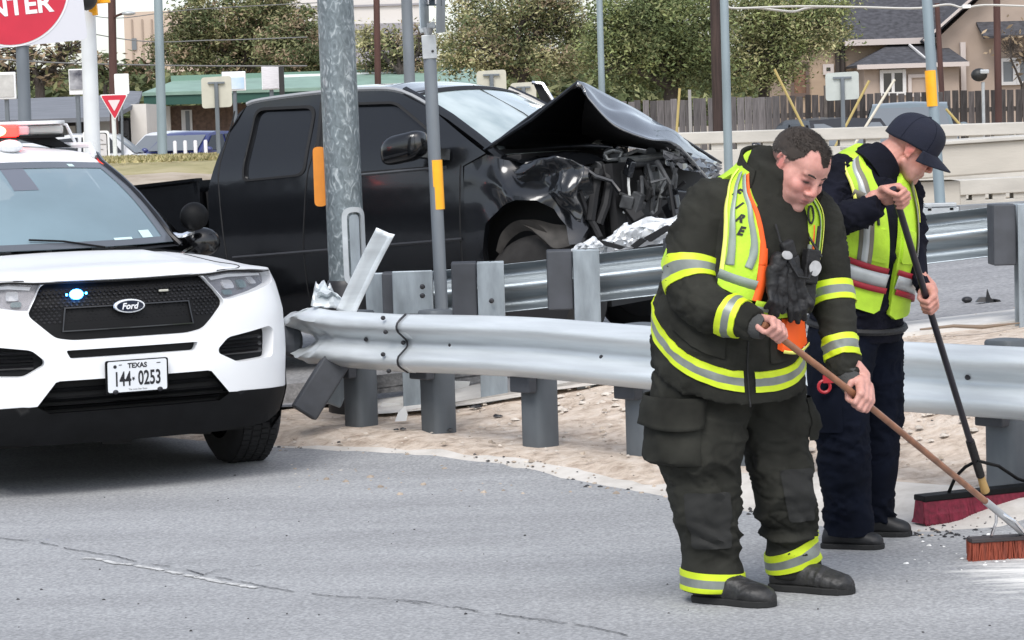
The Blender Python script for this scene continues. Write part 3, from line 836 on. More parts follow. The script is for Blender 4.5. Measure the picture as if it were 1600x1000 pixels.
# tall thin poles
simple_pole('light_pole', 246.5, -20, 254, 244, 44, .050, .085, M_bluegrey, 'tall tapered blue-grey light pole beside the pale wall on the left', 'pole', above=6)
e, a, b = simple_pole('utility_pole', 174.5, -10, 179, 240, 62, .09, .10, M_rustpole, 'dark brown pole carrying a lamp arm, behind the yield sign', 'pole', above=5)
mb = MB(); mb.tube([at(176, 28, 62) - b, at(184, 24, 61.8) - b, at(195, 20, 61.6) - b], .03, 6); mb.build('lamp_arm', M_rustpole, e)
mb = MB(); mb.ball(at(201, 21, 61.5) - b, (.17, .12, .05)); mb.build('lamp_head', M_sleeve, e, True)
d = 61.0
e = empty('white_panel_sign', foot(190, 240, d), 'blank white panel mounted on a slim pole left of the green roofed shop', 'sign'); b = e.location.copy()
mb = MB(); mb.prism([at(190, 131, d) - b + V((x, 0, z)) for x, z in rounded([(-.17, -.24), (.17, -.24), (.17, .24), (-.17, .24)], .03)], (0, .05, 0)); mb.build('panel', M_signwhite, e)
MB().tube([at(190, 140, d + .08) - b, V((0, .08, -.1))], .03, 6).build('post', M_greypole, e)
simple_pole('utility_pole', 588, -20, 590.5, 130, 48, .055, .062, M_rustpole, 'thin dark brown pole right of the thick galvanised pole', 'pole', above=4)
simple_pole('grey_pole', 634.5, -20, 640, 126, 30, .062, .066, M_greypole, 'plain grey pole just left of the street-name signs', 'pole', above=3)
simple_pole('light_pole', 936, -20, 940.5, 145, 46, .045, .062, M_bluegrey, 'slim pale light pole above the peak of the crumpled bonnet', 'pole', above=5)
simple_pole('utility_pole', 1116.5, -20, 1122, 205, 47, .085, .098, M_woodpole, 'dark wooden utility pole beside a pale steel pole at the fence', 'pole', above=5)
simple_pole('light_pole', 1131, -20, 1138, 250, 33, .048, .058, M_bluegrey, 'pale blue-grey steel pole in front of the concrete parapet', 'pole', above=4)
simple_pole('utility_pole', 1464, 5, 1473, 170, 56, .055, .062, M_rustpole, 'thin leaning rust-brown pole before the house gable', 'pole')
simple_pole('utility_pole', 1557, -20, 1560.5, 192, 46, .06, .065, M_rustpole, 'rust-brown pole nearest the right frame edge', 'pole', above=5)
e, a, b = simple_pole('sign_post', 1446.5, -30, 1469, 320, 21, .042, .045, M_bluegrey, 'blue-grey post with a yellow band rising behind the man in the cap', 'sign post', above=1)
dr = (b - a).normalized()
MB().tube([at(1454, 110, 21) - b, at(1457.5, 166, 21) - b], .049, 16).build('yellow_band', M_yellow, e, True)
mb = MB(); c = at(1468, 320, 20.9) - b; mb.box(c, (.26, .12, .03)); mb.box(c + V((-.09, 0, -.02)), (.04, .1, .06)); mb.box(c + V((.09, 0, -.02)), (.04, .1, .06)); mb.box(c + V((.0, 0.05, -.3)), (.3, .2, .56)); mb.build('base_bracket', M_sleeve, e, bevel=.005)

# sign backs
def sign_back(px0, py0, px1, py1, d, m, label, tb=True, postm=M_greypole, drop=True):
    c0 = at((px0 + px1) / 2, (py0 + py1) / 2, d); w, h = (px1 - px0) * d / FPX, (py1 - py0) * d / FPX
    e = empty('road_sign', V((c0.x, c0.y, terrain(c0.x, c0.y))), label, 'sign'); b = e.location.copy(); c = c0 - b
    mb = MB(); mb.prism([c + V((x, 0, z + .031 * x)) for x, z in rounded([(-w / 2, -h / 2), (w / 2, -h / 2), (w / 2, h / 2), (-w / 2, h / 2)], .04 * d / 30)], (0, .01, 0)); mb.build('panel', m, e)
    if tb:
        mb = MB(); mb.box(c + V((0, -.02, h * .30)), (w * .55, .03, .06 * w)); mb.build('bracket', postm, e)
    mb = MB(); mb.tube([c + V((0, -.03, h * .30)), V((0, -.03, -.1))], .025 * d / 30, 8); mb.build('post', postm, e)
    return e
sign_back(315, 120, 362, 168, 36, M_signback, 'square tan sign back in front of the green roofed shop')
sign_back(745, 110, 791, 146, 36, M_signback, 'tan sign back rising above the pickup windshield, the upper of two')
sign_back(798, 129, 838, 166, 34, M_signback, 'tan sign back half hidden by the raised bonnet, the lower of two')
sign_back(1290, 113, 1342, 156, 40, M_signgrey, 'pale grey square sign back before the wooden fence')
# ------------------------------------------------------------------ police SUV: body surface
# local frame: x to the car's left (photo right), y backwards from the nose, z up
SUV_YAW = math.radians(26)
SUV_LOC = V((-1.84, 12.72, 0.0))
_plan = [(0, 0), (.25, .008), (.5, .035), (.68, .085), (.80, .155), (.885, .26), (.935, .40), (.965, .6), (.985, .95), (.99, 1.5), (1.0, 2.2), (1.0, 3.4), (.985, 4.2), (.95, 4.75), (.86, 4.95), (.6, 5.03), (0, 5.05)]
_pl = resample(_plan, 220)
_arc = [0.0]
for _i in range(1, len(_pl)): _arc.append(_arc[-1] + math.hypot(_pl[_i][0] - _pl[_i - 1][0], _pl[_i][1] - _pl[_i - 1][1]))
def plan(u):
    a = abs(u); lo, hi = 0, len(_arc) - 1
    while hi - lo > 1:
        m = (lo + hi) // 2
        if _arc[m] <= a: lo = m
        else: hi = m
    t = clamp((a - _arc[lo]) / (_arc[hi] - _arc[lo]))
    x, y = lerp(_pl[lo][0], _pl[hi][0], t), lerp(_pl[lo][1], _pl[hi][1], t)
    k0, k1 = max(lo - 2, 0), min(hi + 2, len(_pl) - 1)
    dx, dy = _pl[k1][0] - _pl[k0][0], _pl[k1][1] - _pl[k0][1]
    l = math.hypot(dx, dy); n = (dy / l, -dx / l)
    s = 1 if u >= 0 else -1
    return s * x, y, s * n[0], n[1]
def interp(tab, z):
    if z <= tab[0][0]: return tab[0][1]
    for (a, va), (b, vb) in zip(tab, tab[1:]):
        if z <= b:
            t = (z - a) / (b - a); return lerp(va, vb, t * t * (3 - 2 * t))
    return tab[-1][1]
_fr = [(.16, .20), (.26, .07), (.36, .025), (.46, .0), (.60, .0), (.70, .012), (.82, .03), (.94, .055), (1.0, .08), (1.06, .13)]
_sd = [(.2, .09), (.3, .035), (.45, .0), (.7, -.012), (.86, -.006), (.98, .02), (1.06, .055), (1.12, .08)]
def shell(u, z, out=0.0):
    x, y, nx, ny = plan(u)
    w = ny * ny if ny < 0 else ny * ny * .6
    ins = interp(_fr, z) * w + interp(_sd, z) * (1 - w)
    if u and .75 < abs(y) < 4.6 or True:
        # flared wheel arches
        for wy in (.90, 3.92):
            dd = math.hypot(y - wy, z - .36)
            ins -= .022 * smooth(.56, .40, dd) * (1 - w)
    return V((x - nx * (ins - out), y - ny * (ins - out), z))
SUV_LOC = SUV_LOC + Matrix.Rotation(SUV_YAW, 3, 'Z') @ V((-.045, 0, 0))
suv = empty('police_car', SUV_LOC, 'white police SUV with red roof light and blue grille light lit, parked at left', 'police car', None, SUV_YAW)
M_white = mat('car_white_paint', (.755, .765, .775), .38, coat=.2, spec=.3, var=.02, vscale=2)
M_trim = mat('car_black_trim', (.0045, .0048, .0055), .6, var=.3, vscale=9, spec=.18, bump=.15, bscale=300)
M_gloss = mat('car_gloss_black', (.006, .006, .007), .2, coat=.3)
M_grille = mat('car_grille_black', (.0035, .0035, .004), .5, spec=.2)
M_mesh = mat('car_grille_mesh', (.012, .012, .014), .35, spec=.35)
M_under = mat('underbody', (.008, .008, .008), .9)
M_tyre = mat('tyre_rubber', (.014, .014, .015), .8, var=.25, vscale=10)
M_steelrim = mat('wheel_rim_dark', (.06, .06, .065), .45, .5)
M_chrome = mat('chrome', (.82, .83, .85), .12, 1.0)
M_windscreen = mat('windscreen_sky_glass', (.21, .295, .335), .05, spec=.7, coat=.6, var=.08, vscale=2.2)  # blue-grey base colour carries a painted sky reflection and haze
_b = M_windscreen.node_tree.nodes['Principled BSDF']; _b.inputs['Alpha'].default_value = .88
M_tint = mat('tinted_glass', (.010, .012, .014), .06, spec=.6, coat=.3)
M_lensback = mat('lamp_reflector', (.16, .16, .175), .25, .6, var=.2, vscale=14)
M_lens = mat('lamp_lens', (.30, .31, .34), .05, spec=.6, coat=.4, alpha=.22)
M_lampdark = mat('lamp_bezel', (.05, .10, .11), .35)
M_lampwhite = mat('lamp_white_bar', (.82, .83, .85), .2)
M_platewhite = mat('plate_white', (.74, .76, .78), .4)
M_ink = mat('plate_ink', (.012, .012, .016), .5)
M_badge = mat('badge_blue_black', (.010, .016, .035), .2, coat=.6)

UMAX = _arc[-1] - .001
def ztop(u):
    a = abs(u)
    return interp([(0, 1.078), (.45, 1.082), (.62, 1.092), (.95, 1.075), (1.5, 1.07), (2.3, 1.10), (4.2, 1.12), (6.5, 1.12)], a)
def u_at(y):                                               # arc position on the side at a given y
    lo, hi = .6, 5.4
    for _ in range(40):
        m = (lo + hi) / 2
        if plan(m)[1] < y: lo = m
        else: hi = m
    return lo
UW1, UW2 = u_at(.90), u_at(3.92)
def arch(uc, r=.415, a0=-30, a1=210, n=22):
    return [(uc + r * math.cos(math.radians(lerp(a1, a0, k / n))), .36 + r * math.sin(math.radians(lerp(a1, a0, k / n)))) for k in range(n + 1)]
def mir(poly): return [(-x, z) for x, z in reversed(poly)]

head = [(.435, 1.074), (.60, 1.085), (.80, 1.082), (1.02, 1.068), (1.05, 1.04), (.93, 1.005), (.74, .972), (.56, .945), (.52, .945)]
grilleP = rounded([(.437, 1.068), (.528, .925), (.39, .803), (.30, .788), (-.30, .788), (-.39, .803), (-.528, .925), (-.437, 1.068)], .03, 3)
slot = rounded([(-.345, .742), (-.325, .700), (.325, .700), (.345, .742)], .012, 2)
pod = rounded([(.455, .700), (.515, .752), (.80, .79), (.835, .77), (.80, .632), (.56, .622), (.455, .675)], .025, 3)
# white body
top = [(u, ztop(u)) for u in [UMAX * k / 60 for k in range(60, -61, -1)]]
low = [(-UMAX, .45), (-UW2 - .43, .45)]
side_low = [(UW1 - .36, .452), (.86, .464), (.57, .472), (.50, .475), (.405, .588), (.385, .594)]
def arch_up(uc): return [p for p in arch(uc, .425) if p[1] > .452]
right = [(.385, .594), (.405, .588), (.50, .475), (.57, .472), (.86, .464)] + [p for p in arch_up(UW1)] + [p for p in arch_up(UW2)] + [(UMAX, .45)]
outer = mir(right) + right + top[1:-1]
outer = [p for i, p in enumerate(outer) if i == 0 or (abs(p[0] - outer[i - 1][0]) + abs(p[1] - outer[i - 1][1])) > 1e-4]
holes = [head, mir(head), grilleP, slot, pod, mir(pod)]
sh = lambda o: (lambda u, z: shell(u, z, o))
mb = MB(); mb.add(*panel(outer, holes, sh(0), .055))
for h, dpt in ((head, .05), (mir(head), .05), (grilleP, .05), (slot, .05), (pod, .07), (mir(pod), .07)):
    mb.add(*rim(h, sh(0), sh(-dpt), .055))
body = mb.build('body', M_white, suv, True, angle=35)
# lower cladding all round
lowr = [(0, .27), (.45, .272), (.78, .285), (.92, .33)] + [p for p in arch(UW1, .425) if .30 < p[1] < .475] + []
cl = []
a1 = [p for p in arch(UW1, .425)]; a2 = [p for p in arch(UW2, .425)]
front_bot = [(-.93, .34), (-.78, .288), (-.45, .272), (.45, .272), (.78, .288), (.93, .34)]
front_top = [(.96, .462), (.86, .468), (.57, .476), (.50, .470), (.44, .435), (-.44, .435), (-.50, .470), (-.57, .476), (-.86, .468), (-.96, .462)]
mb = MB(); mb.add(*panel(front_bot + front_top, [], sh(.004), .05))
mb.add(*rim([(-.44, .435), (.44, .435), (.44, .428), (-.44, .428)], sh(.004), sh(-.06), .05))
mb.build('lower_bumper', M_trim, suv, True)
for s in (1, -1):
    f = lambda P: [(s * u, z) for u, z in P]
    sill = [(UW1 + .40, .24), (UW2 - .40, .24), (UW2 - .41, .47), (UW1 + .41, .47)]
    mb = MB(); mb.add(*panel(f(sill), [], sh(.006), .1)); mb.add(*panel(f([(UW2 + .40, .30), (UMAX, .32), (UMAX, .47), (UW2 + .41, .47)]), [], sh(.006), .1))
    for uc in (UW1, UW2):
        ring = arch(uc, .445, -20, 200) + arch(uc, .385, -20, 200)[::-1]
        mb.add(*panel(f(ring), [], sh(.008), .06)); mb.add(*rim(f(arch(uc, .385, -20, 200)), sh(.008), sh(-.1), .06))
    mb.build('sill_cladding', M_trim, suv, True)
# hood: front edge follows the shell, back edge the windscreen base
def ws_base(s):  return V((.74 * s, 1.27 + .28 * abs(s) ** 2.2, 1.185 + .0 * s))
def ws_top(s):   return V((.58 * s, 2.25 + .10 * s * s, 1.652 - .02 * s * s))
def side_edge(sgn, t):
    u = lerp(.62, u_at(1.66), t); return shell(sgn * u, ztop(u))
def hoodfn(a, b):
    s = a * 2 - 1; t = b
    cf = shell(s * .62, ztop(s * .62)); ba = ws_base(s)
    lft, rgt = side_edge(-1, t), side_edge(1, t)
    c00, c10, c01, c11 = side_edge(-1, 0), side_edge(1, 0), ws_base(-1) + V((-.16, .10, -.04)), ws_base(1) + V((.16, .10, -.04))
    bb = lerp(c01, c11, a); k = smooth(1, .72, abs(s)); bb = bb + (ba + V((0, 0, -.01)) - bb) * smooth(1.0, .80, abs(s))
    p = cf * (1 - t) + bb * t + lft * (1 - a) + rgt * a - (c00 * (1 - a) * (1 - t) + c10 * a * (1 - t) + c01 * (1 - a) * t + c11 * a * t)
    crown = .062 * (1 - s * s) ** .8 * (1 - (1 - min(1, t * 2.3)) ** 2) * (1 - .55 * t)
    ridge = .014 * smooth(.74, .60, abs(s)) * smooth(0, .25, t)
    p.z += crown + ridge
    if t < .05: p.y -= .012 * (1 - t / .05) * smooth(.62, .5, abs(s))
    return p
mb = MB(); mb.grid(hoodfn, 64, 30)
mb.build('hood', M_white, suv, True, angle=60)
mb = MB()
for sg in (-1, 1):
    pts = [hoodfn(.5 + sg * lerp(.40, .43, k / 20), lerp(.03, .84, k / 20)) + V((0, 0, .0005)) for k in range(21)]
    mb.tube(pts, .0035, 5, cap=False)
mb.build('hood_gap', M_under, suv)
# dark slit between hood and grille
mb = MB(); us = [-1.02 + 2.04 * k / 60 for k in range(61)]
mb.tube([shell(u, ztop(u) - .010, .001) for u in us], [.006 if abs(u) < .9 else .003 for u in us], 6); mb.build('hood_slit', M_under, suv)
# grille
mb = MB(); mb.add(*panel(grilleP, [], sh(-.035), .06)); mb.build('grille', M_grille, suv, True)
mb = MB(); r0 = 0; z = .88
while z < 1.06:
    x = -.52 + (.0135 if r0 % 2 else 0)
    while x < .52:
        if pip((x, z), grilleP) and pip((x * 1.03, z), grilleP):
            inner = abs(x) < .345 and .835 < z < .95
            k = .55 if inner else 1
            pts = [(x - .011, z), (x - .004, z + .0065), (x + .004, z + .0065), (x + .011, z), (x + .004, z - .0065), (x - .004, z - .0065)]
            o = -.028 if not inner else -.033
            vs = [shell(u, v, o - .012) for u, v in pts] + [shell(x + (u - x) * .62, z + (v - z) * .5, o) for u, v in pts]
            mb.add(vs, [(i, (i + 1) % 6, 6 + (i + 1) % 6, 6 + i) for i in range(6)] + [(6, 7, 8, 9, 10, 11)], 0 if not inner else 1)
        x += .027
    z += .0155; r0 += 1
o = mb.build('grille_mesh', [M_mesh, M_grille], suv, fix=False); tag(o, kind='stuff')
inn = [(-.345, .838), (.335, .838), (.325, .945), (-.325, .945)]
mb = MB(); mb.add(*rim(inn, sh(-.022), sh(-.045), .06))
fr_ = [(-.352, .832), (.342, .832), (.332, .951), (-.332, .951)]
mb.add(*panel(fr_, [inn], sh(-.022), .06)); mb.build('grille_frame', M_gloss, suv)
# slot and lower intake
mb = MB(); mb.add(*panel(slot, [], sh(-.045), .06)); mb.build('upper_slot', M_under, suv)
inta = [(-.52, .468), (-.44, .43), (.44, .43), (.52, .468), (.50, .50), (.405, .600), (-.405, .600), (-.50, .50)]
mb = MB(); mb.add(*panel(inta, [], sh(-.055), .06)); mb.build('lower_intake', M_under, suv)
for k, zz in enumerate((.462, .50, .545)):
    w = .50 - .1 * max(0, zz - .47) / .12 - (.04 if k == 0 else 0)
    mb = MB(); us = [lerp(-w, w, q / 20) for q in range(21)]
    mb.loft([[shell(u, zz - .010, -.04), shell(u, zz + .004, -.028), shell(u, zz + .012, -.045)] for u in us]); mb.build('intake_bar', M_trim, suv)
mb = MB(); mb.add(*rim([(-.405, .594), (.405, .594), (.50, .475), (-.50, .475)], sh(0), sh(-.055), .06)); mb.build('intake_surround', M_trim, suv)
# fog pods
for P in (pod, mir(pod)):
    mb = MB(); mb.add(*panel(P, [], sh(-.065), .06)); mb.build('fog_pod', M_trim, suv)
    for zz in (.665, .70, .735):
        mb = MB(); us = sorted([u for u, z in P]); a, c = us[0] + .04, us[-1] - .05
        mb.loft([[shell(lerp(a, c, q / 8), zz - .012, -.06), shell(lerp(a, c, q / 8), zz, -.045), shell(lerp(a, c, q / 8), zz + .012, -.06)] for q in range(9)]); mb.build('pod_bar', M_gloss, suv)
# headlights
M_bar2 = mat('lamp_unit_grey', (.42, .43, .45), .2, .3)
for P, s in ((head, 1), (mir(head), -1)):
    mb = MB(); mb.add(*panel(P, [], sh(-.05), .05)); h = mb.build('headlight', M_lensback, suv, True)
    for (u0, z0, w, hh, m) in ((.60, 1.015, .035, .022, M_bar2), (.70, 1.012, .03, .02, M_lampdark), (.58, .975, .03, .012, M_lampdark), (.80, 1.025, .03, .018, M_bar2)):
        q = rounded([(s * u0 - w, z0 - hh), (s * u0 + w, z0 - hh), (s * u0 + w, z0 + hh), (s * u0 - w, z0 + hh)], .012, 3)
        mb = MB(); mb.add(*panel(q, [], sh(-.035), .05)); mb.add(*rim(q, sh(-.035), sh(-.05), .05)); mb.build('lamp_unit', m, h)
    mb = MB(); dr_ = [(s * u, z) for u, z in ((.49, 1.056), (.62, 1.066), (.92, 1.056), (.92, 1.046), (.62, 1.05), (.50, 1.040))]
    mb.add(*panel(dr_, [], sh(-.03), .05)); mb.build('light_strip', M_lampwhite, h)
    mb = MB(); mb.add(*panel(P, [], sh(-.002), .05)); mb.build('lens', M_lens, h, True)
# badge
bc = V((0, shell(0, .945)[1], .945)); 
def bd(x, z, o): return V((x, shell(x, .93)[1] - .006 - o, .942 + z))
mb = MB(); mb.prism([bd(.078 * math.cos(t), .034 * math.sin(t), 0) for t in [2 * PI * k / 40 for k in range(40)]], (0, .03, 0)); e1 = mb.build('badge_ring', M_platewhite, suv, bevel=.003)
mb = MB(); mb.prism([bd(.069 * math.cos(t), .027 * math.sin(t), .003) for t in [2 * PI * k / 40 for k in range(40)]], (0, .004, 0)); mb.build('badge_oval', M_badge, e1)
mb = MB(); text_on(mb, 'Ford', lambda x, y: bd(x, y - .001, .0045), .043, .0012, 1.0, .25); mb.build('badge_script', M_lampwhite, e1)
# licence plate
pc = V((0, shell(0, .6)[1] - .018, .597)); tl = math.radians(-2)
def pl_(x, z, o=0.0): return pc + V((x, -o - z * .05, z))
mb = MB(); mb.prism([pl_(x, z) for x, z in rounded([(-.162, -.083), (.162, -.083), (.162, .083), (-.162, .083)], .012)], (0, .010, 0)); plate = mb.build('plate_holder', M_trim, suv)
mb = MB(); mb.prism([pl_(x, z, .005) for x, z in rounded([(-.1525, -.076), (.1525, -.076), (.1525, .078), (-.1525, .078)], .012)], (0, .004, 0)); mb.build('licence_plate', M_platewhite, plate)
mb = MB(); text_on(mb, 'TEXAS', lambda x, y: pl_(x, y + .053, .0065), .034, .0012, 1.0)
text_on(mb, '144', lambda x, y: pl_(x - .078, y - .014, .0065), .100, .0022, .60); text_on(mb, '0253', lambda x, y: pl_(x + .062, y - .014, .0065), .100, .0022, .60)
mb.prism([pl_(-.022 + .010 * math.cos(t) * (1 if k % 2 else .45), -.012 + .012 * math.sin(t) * (1 if k % 2 else .45), .0065) for k, t in enumerate([2 * PI * k / 10 + PI / 10 for k in range(10)])], (0, .001, 0))
text_on(mb, 'The Lone Star State', lambda x, y: pl_(x, y - .065, .0065), .012, 0, 1)
mb.prism([pl_(-.115 + .009 * math.cos(t), .052 + .009 * math.sin(t), .0065) for t in [2 * PI * k / 10 for k in range(10)]], (0, .001, 0))
mb.prism([pl_(x, z, .0065) for x, z in ((-.095, .058), (-.08, .058), (-.08, .062), (-.095, .062))], (0, .001, 0)); mb.prism([pl_(x, z, .0065) for x, z in ((.10, .058), (.12, .058), (.12, .062), (.10, .062))], (0, .001, 0))
mb.build('plate_lettering', M_ink, plate)
mb = MB()
for x in (-.115, .115): mb.ball(pl_(x, -.074, .006), (.015, .008, .012), nu=8, nv=5)
mb.build('plate_clip', M_ink, plate)
# grille lights
M_bluelit = mat('blue_lamp_lit', (.05, .25, .9), .3, emit=(.04, .30, 1.0), estr=16)
M_bluecore = mat('blue_lamp_core', (.8, .95, 1), .3, emit=(.45, .9, 1.0), estr=40)
c = shell(-.262, 1.012, -.018)
mb = MB(); mb.ball(c, (.036, .018, .026), nu=14, nv=8); lb = mb.build('grille_light', M_bluelit, suv, True)
MB().ball(c + V((0, -.012, 0)), (.020, .010, .011), nu=12, nv=8).build('light_core', M_bluecore, lb, True)
for dx, dz in ((-.05, .0), (.05, .003)):
    MB().ball(c + V((dx, 0, dz)), (.006, .006, .006), nu=8, nv=6).build('led', M_bluelit, lb)
mb = MB(); mb.box(shell(.20, 1.006, -.018), (.05, .014, .012)); mb.build('grille_light', mat('lamp_unlit', (.45, .44, .38), .3), suv, bevel=.004)
# windscreen
def wsfn(s, t, o=0.0):
    p = ws_base(s).lerp(ws_top(s), t); p.z += .035 * math.sin(PI * t) ** 1; p.y -= .02 * math.sin(PI * t); p.z += o; p.y -= o * .5
    return p
mb = MB(); mb.grid(lambda a, b: wsfn(a * 2 - 1, b), 24, 14); mb.build('windscreen', M_windscreen, suv, True)
band = mat('windscreen_band', (.10, .11, .125), .15, coat=.4)
mb = MB()
mb.grid(lambda a, b: wsfn(a * 2 - 1, lerp(.90, 1.0, b), .003), 24, 2)
mb.grid(lambda a, b: wsfn(a * 2 - 1, lerp(0, .055, b), .003), 24, 2)
mb.grid(lambda a, b: wsfn(lerp(.92, 1.0, a) , b, .003), 2, 14); mb.grid(lambda a, b: wsfn(-lerp(.92, 1.0, a), b, .003), 2, 14)
mb.build('windscreen_frit', band, suv, True)
mb = MB(); q = [(-.02, .83), (.13, .83), (.13, .9), (-.02, .9)]; mb.add(*panel([(-.12, .60), (.10, .60), (.10, .90), (-.12, .90)], [], lambda a, b: wsfn(a, b, .0015), .05)); mb.build('camera_shade', mat('camera_shade_grey', (.14, .15, .18), .3), suv, True)
for (a, b, w, h) in ((.78, .09, .05, .035), (.62, .94, .03, .02), (.55, .06, .08, .010)):
    mb = MB(); mb.add(*panel([(a - w, b - h), (a + w, b - h), (a + w, b + h), (a - w, b + h)], [], lambda x, y: wsfn(x, y, .004), .05)); mb.build('windscreen_sticker', mat('sticker', (.55, .72, .72), .5), suv)
mb = MB()
for sg in (-.5, .35):
    mb.tube([wsfn(sg, -.02, .012), wsfn(sg - .3, .05, .014), wsfn(sg - .55, .075, .014)], .006, 6)
mb.build('wiper', M_trim, suv)
# cowl
mb = MB(); mb.grid(lambda a, b: ws_base(a * 2 - 1) + V((0, lerp(-.09, .03, b), lerp(-.02, -.012, b))), 24, 2); mb.build('cowl', M_trim, suv, True)
# roof, pillars, side glass
def roofedge(s, y):
    w = interp([(2.3, .585), (2.8, .64), (3.6, .65), (4.6, .60), (4.85, .55)], y)
    z = interp([(2.25, 1.635), (2.7, 1.69), (3.3, 1.71), (4.2, 1.695), (4.85, 1.62)], y)
    return V((s * w, y, z))
def rooffn(a, b):
    s = a * 2 - 1; t = b
    y0 = 2.25 + .10 * s * s; y = lerp(y0, 4.82, t)
    e = roofedge(1, y); z = e.z + .045 * (1 - abs(s) ** 2.4) * smooth(-.05, .25, t)
    if t == 0: z = ws_top(s).z
    return V((s * e.x, y, z))
mb = MB(); mb.grid(rooffn, 32, 36); mb.build('roof', M_white, suv, True, angle=60)
for s in (1, -1):
    def sidefn(a, b):                                      # a along the car 1.6..4.85, b up
        yb = lerp(1.62, 4.95, a); base = shell(s * u_at(min(yb, 4.7)), 1.11); 
        yt = lerp(2.36, 4.80, a); tp = roofedge(s, yt)
        return base.lerp(tp, b) + V((s * .02 * math.sin(PI * b), 0, 0))
    glass = [[(.05, .06), (.30, .06), (.30, .86), (.17, .86)], [(.335, .06), (.60, .06), (.60, .86), (.335, .86)], [(.635, .06), (.90, .08), (.88, .82), (.635, .86)]]
    glass = [rounded(g, .02, 2) for g in glass]
    mb = MB(); mb.add(*panel([(0, 0), (1, 0), (1, 1), (0, 1)], glass, sidefn, .06)); mb.build('side_pillar', M_gloss, suv, True)
    for g in glass:
        mb = MB(); mb.add(*panel(g, [], lambda a, b: sidefn(a, b) - V((s * .01, 0, 0)), .06)); mb.build('side_window', M_tint, suv, True)
    mb = MB(); mb.tube([ws_base(s) + V((s * .05, .03, -.02))] + [wsfn(s, t) + V((s * .014, .012, .0)) for t in (.05, .25, .5, .75, 1)] + [roofedge(s, 2.5) + V((0, 0, .012))], .022, 8); mb.build('windscreen_pillar', M_gloss, suv, True)
    mb = MB(); mb.tube([roofedge(s, 2.45) + V((-s * .02, 0, .02)), roofedge(s, 2.65) + V((-s * .01, 0, .05)), roofedge(s, 4.2) + V((-s * .01, 0, .045)), roofedge(s, 4.5) + V((-s * .02, 0, .02))], .017, 8); mb.build('roof_rail', M_white, suv, True)
    # door gaps and handles
    for yy in (1.72, 2.80, 3.75):
        mb = MB(); mb.tube([shell(s * u_at(yy), z, .001) for z in (.5, .6, .7, .8, .9, 1.0, 1.08)], .004, 5); mb.build('door_gap', M_under, suv)
    for yy in (2.6, 3.6):
        mb = MB(); mb.tube([shell(s * u_at(yy), .96, .0), shell(s * u_at(yy) + s * .03, .965, .03), shell(s * u_at(yy) + s * .14, .968, .03), shell(s * u_at(yy) + s * .17, .965, 0)], .012, 6); mb.build('door_handle', M_trim, suv, True)
    # mirrors
    mc = V((s * 1.02, 1.86, 1.16))
    mb = MB(); mb.ball(mc, (.11, .075, .085), nu=16, nv=10); mb.bar(mc + V((-s * .06, 0, -.04)), V((s * .88, 1.82, 1.07)), .05, .06, (0, 1, 0)); mb.build('mirror', M_gloss, suv, True)
    # wheels
    for wy in (.90, 3.92):
        w = MB(); R0_, hw = .378, .125
        prof = [(.24, -hw), (.34, -hw), (.368, -hw + .02), (R0_, -hw + .05), (R0_, hw - .05), (.368, hw - .02), (.34, hw), (.24, hw)]
        cx = s * .855
        rings = [[V((cx + s * o, wy + r * math.cos(t), .376 + r * math.sin(t))) for t in [2 * PI * k / 40 for k in range(40)]] for r, o in prof]
        w.loft(rings, caps=False); wh = w.build('wheel', M_tyre, suv, True)
        rmb = MB()
        rings = [[V((cx + s * o, wy + r * math.cos(t), .376 + r * math.sin(t))) for t in [2 * PI * k / 30 for k in range(30)]] for r, o in ((.245, .115), (.225, .09), (.10, .06), (.09, .10), (.02, .105))]
        rmb.loft(rings, caps=True); rmb.build('rim', M_steelrim, wh, True)
        tr = MB()
        for k in range(64):
            t = 2 * PI * k / 64
            for o in (-.075, -.025, .025, .075):
                tt = t + (.03 if o in (-.025, .075) else 0)
                ctr = V((cx + o, wy + (R0_ + .002) * math.cos(tt), .376 + (R0_ + .002) * math.sin(tt)))
                tr.box(ctr, (.04, .026, .008), Matrix.Rotation(tt - PI / 2, 3, 'X'))
        tag(tr.build('tread', M_tyre, wh), kind='stuff')
mb = MB(); mb.box((0, 2.5, .40), (1.5, 4.3, .30)); mb.box((0, .62, .5), (1.3, .7, .5)); mb.build('underbody', M_under, suv)  # underbody is plain dark boxes, put in to block light
mb = MB(); mb.box((-.62, .9, .45), (.3, .8, .4)); mb.box((.62, .9, .5), (.16, .8, .4)); mb.build('wheel_liner', M_under, suv)
mb = MB(); mb.tube([(-.1, .3, .26), (.05, .3, .25)], .03, 8); mb.build('tow_hook', M_under, suv)
mb = MB(); mb.tube([(.4, .35, .265), (.5, .36, .255)], .028, 8); mb.build('tow_hook', M_under, suv)
# interior
M_int = mat('cabin_dark', (.035, .038, .042), .8)
mb = MB(); mb.box((0, 1.95, 1.02), (1.4, .7, .2)); mb.box((0, 2.9, .95), (1.5, 2.6, .1)); mb.build('dashboard', M_int, suv)
mb = MB(); ctr = V((.37, 2.12, 1.14)); mb.tube([ctr + Matrix.Rotation(math.radians(-22), 3, 'X') @ V((.185 * math.cos(t), 0, .185 * math.sin(t))) for t in [2 * PI * k / 28 for k in range(29)]], .016, 8); mb.build('steering_wheel', mat('wheel_grey', (.12, .12, .13), .5), suv, True)
for x in (-.38, .38):
    mb = MB(); mb.box((x, 2.75, 1.15), (.48, .16, .62)); mb.box((x, 2.80, 1.50), (.26, .1, .16)); mb.build('seat', M_int, suv, bevel=.05)
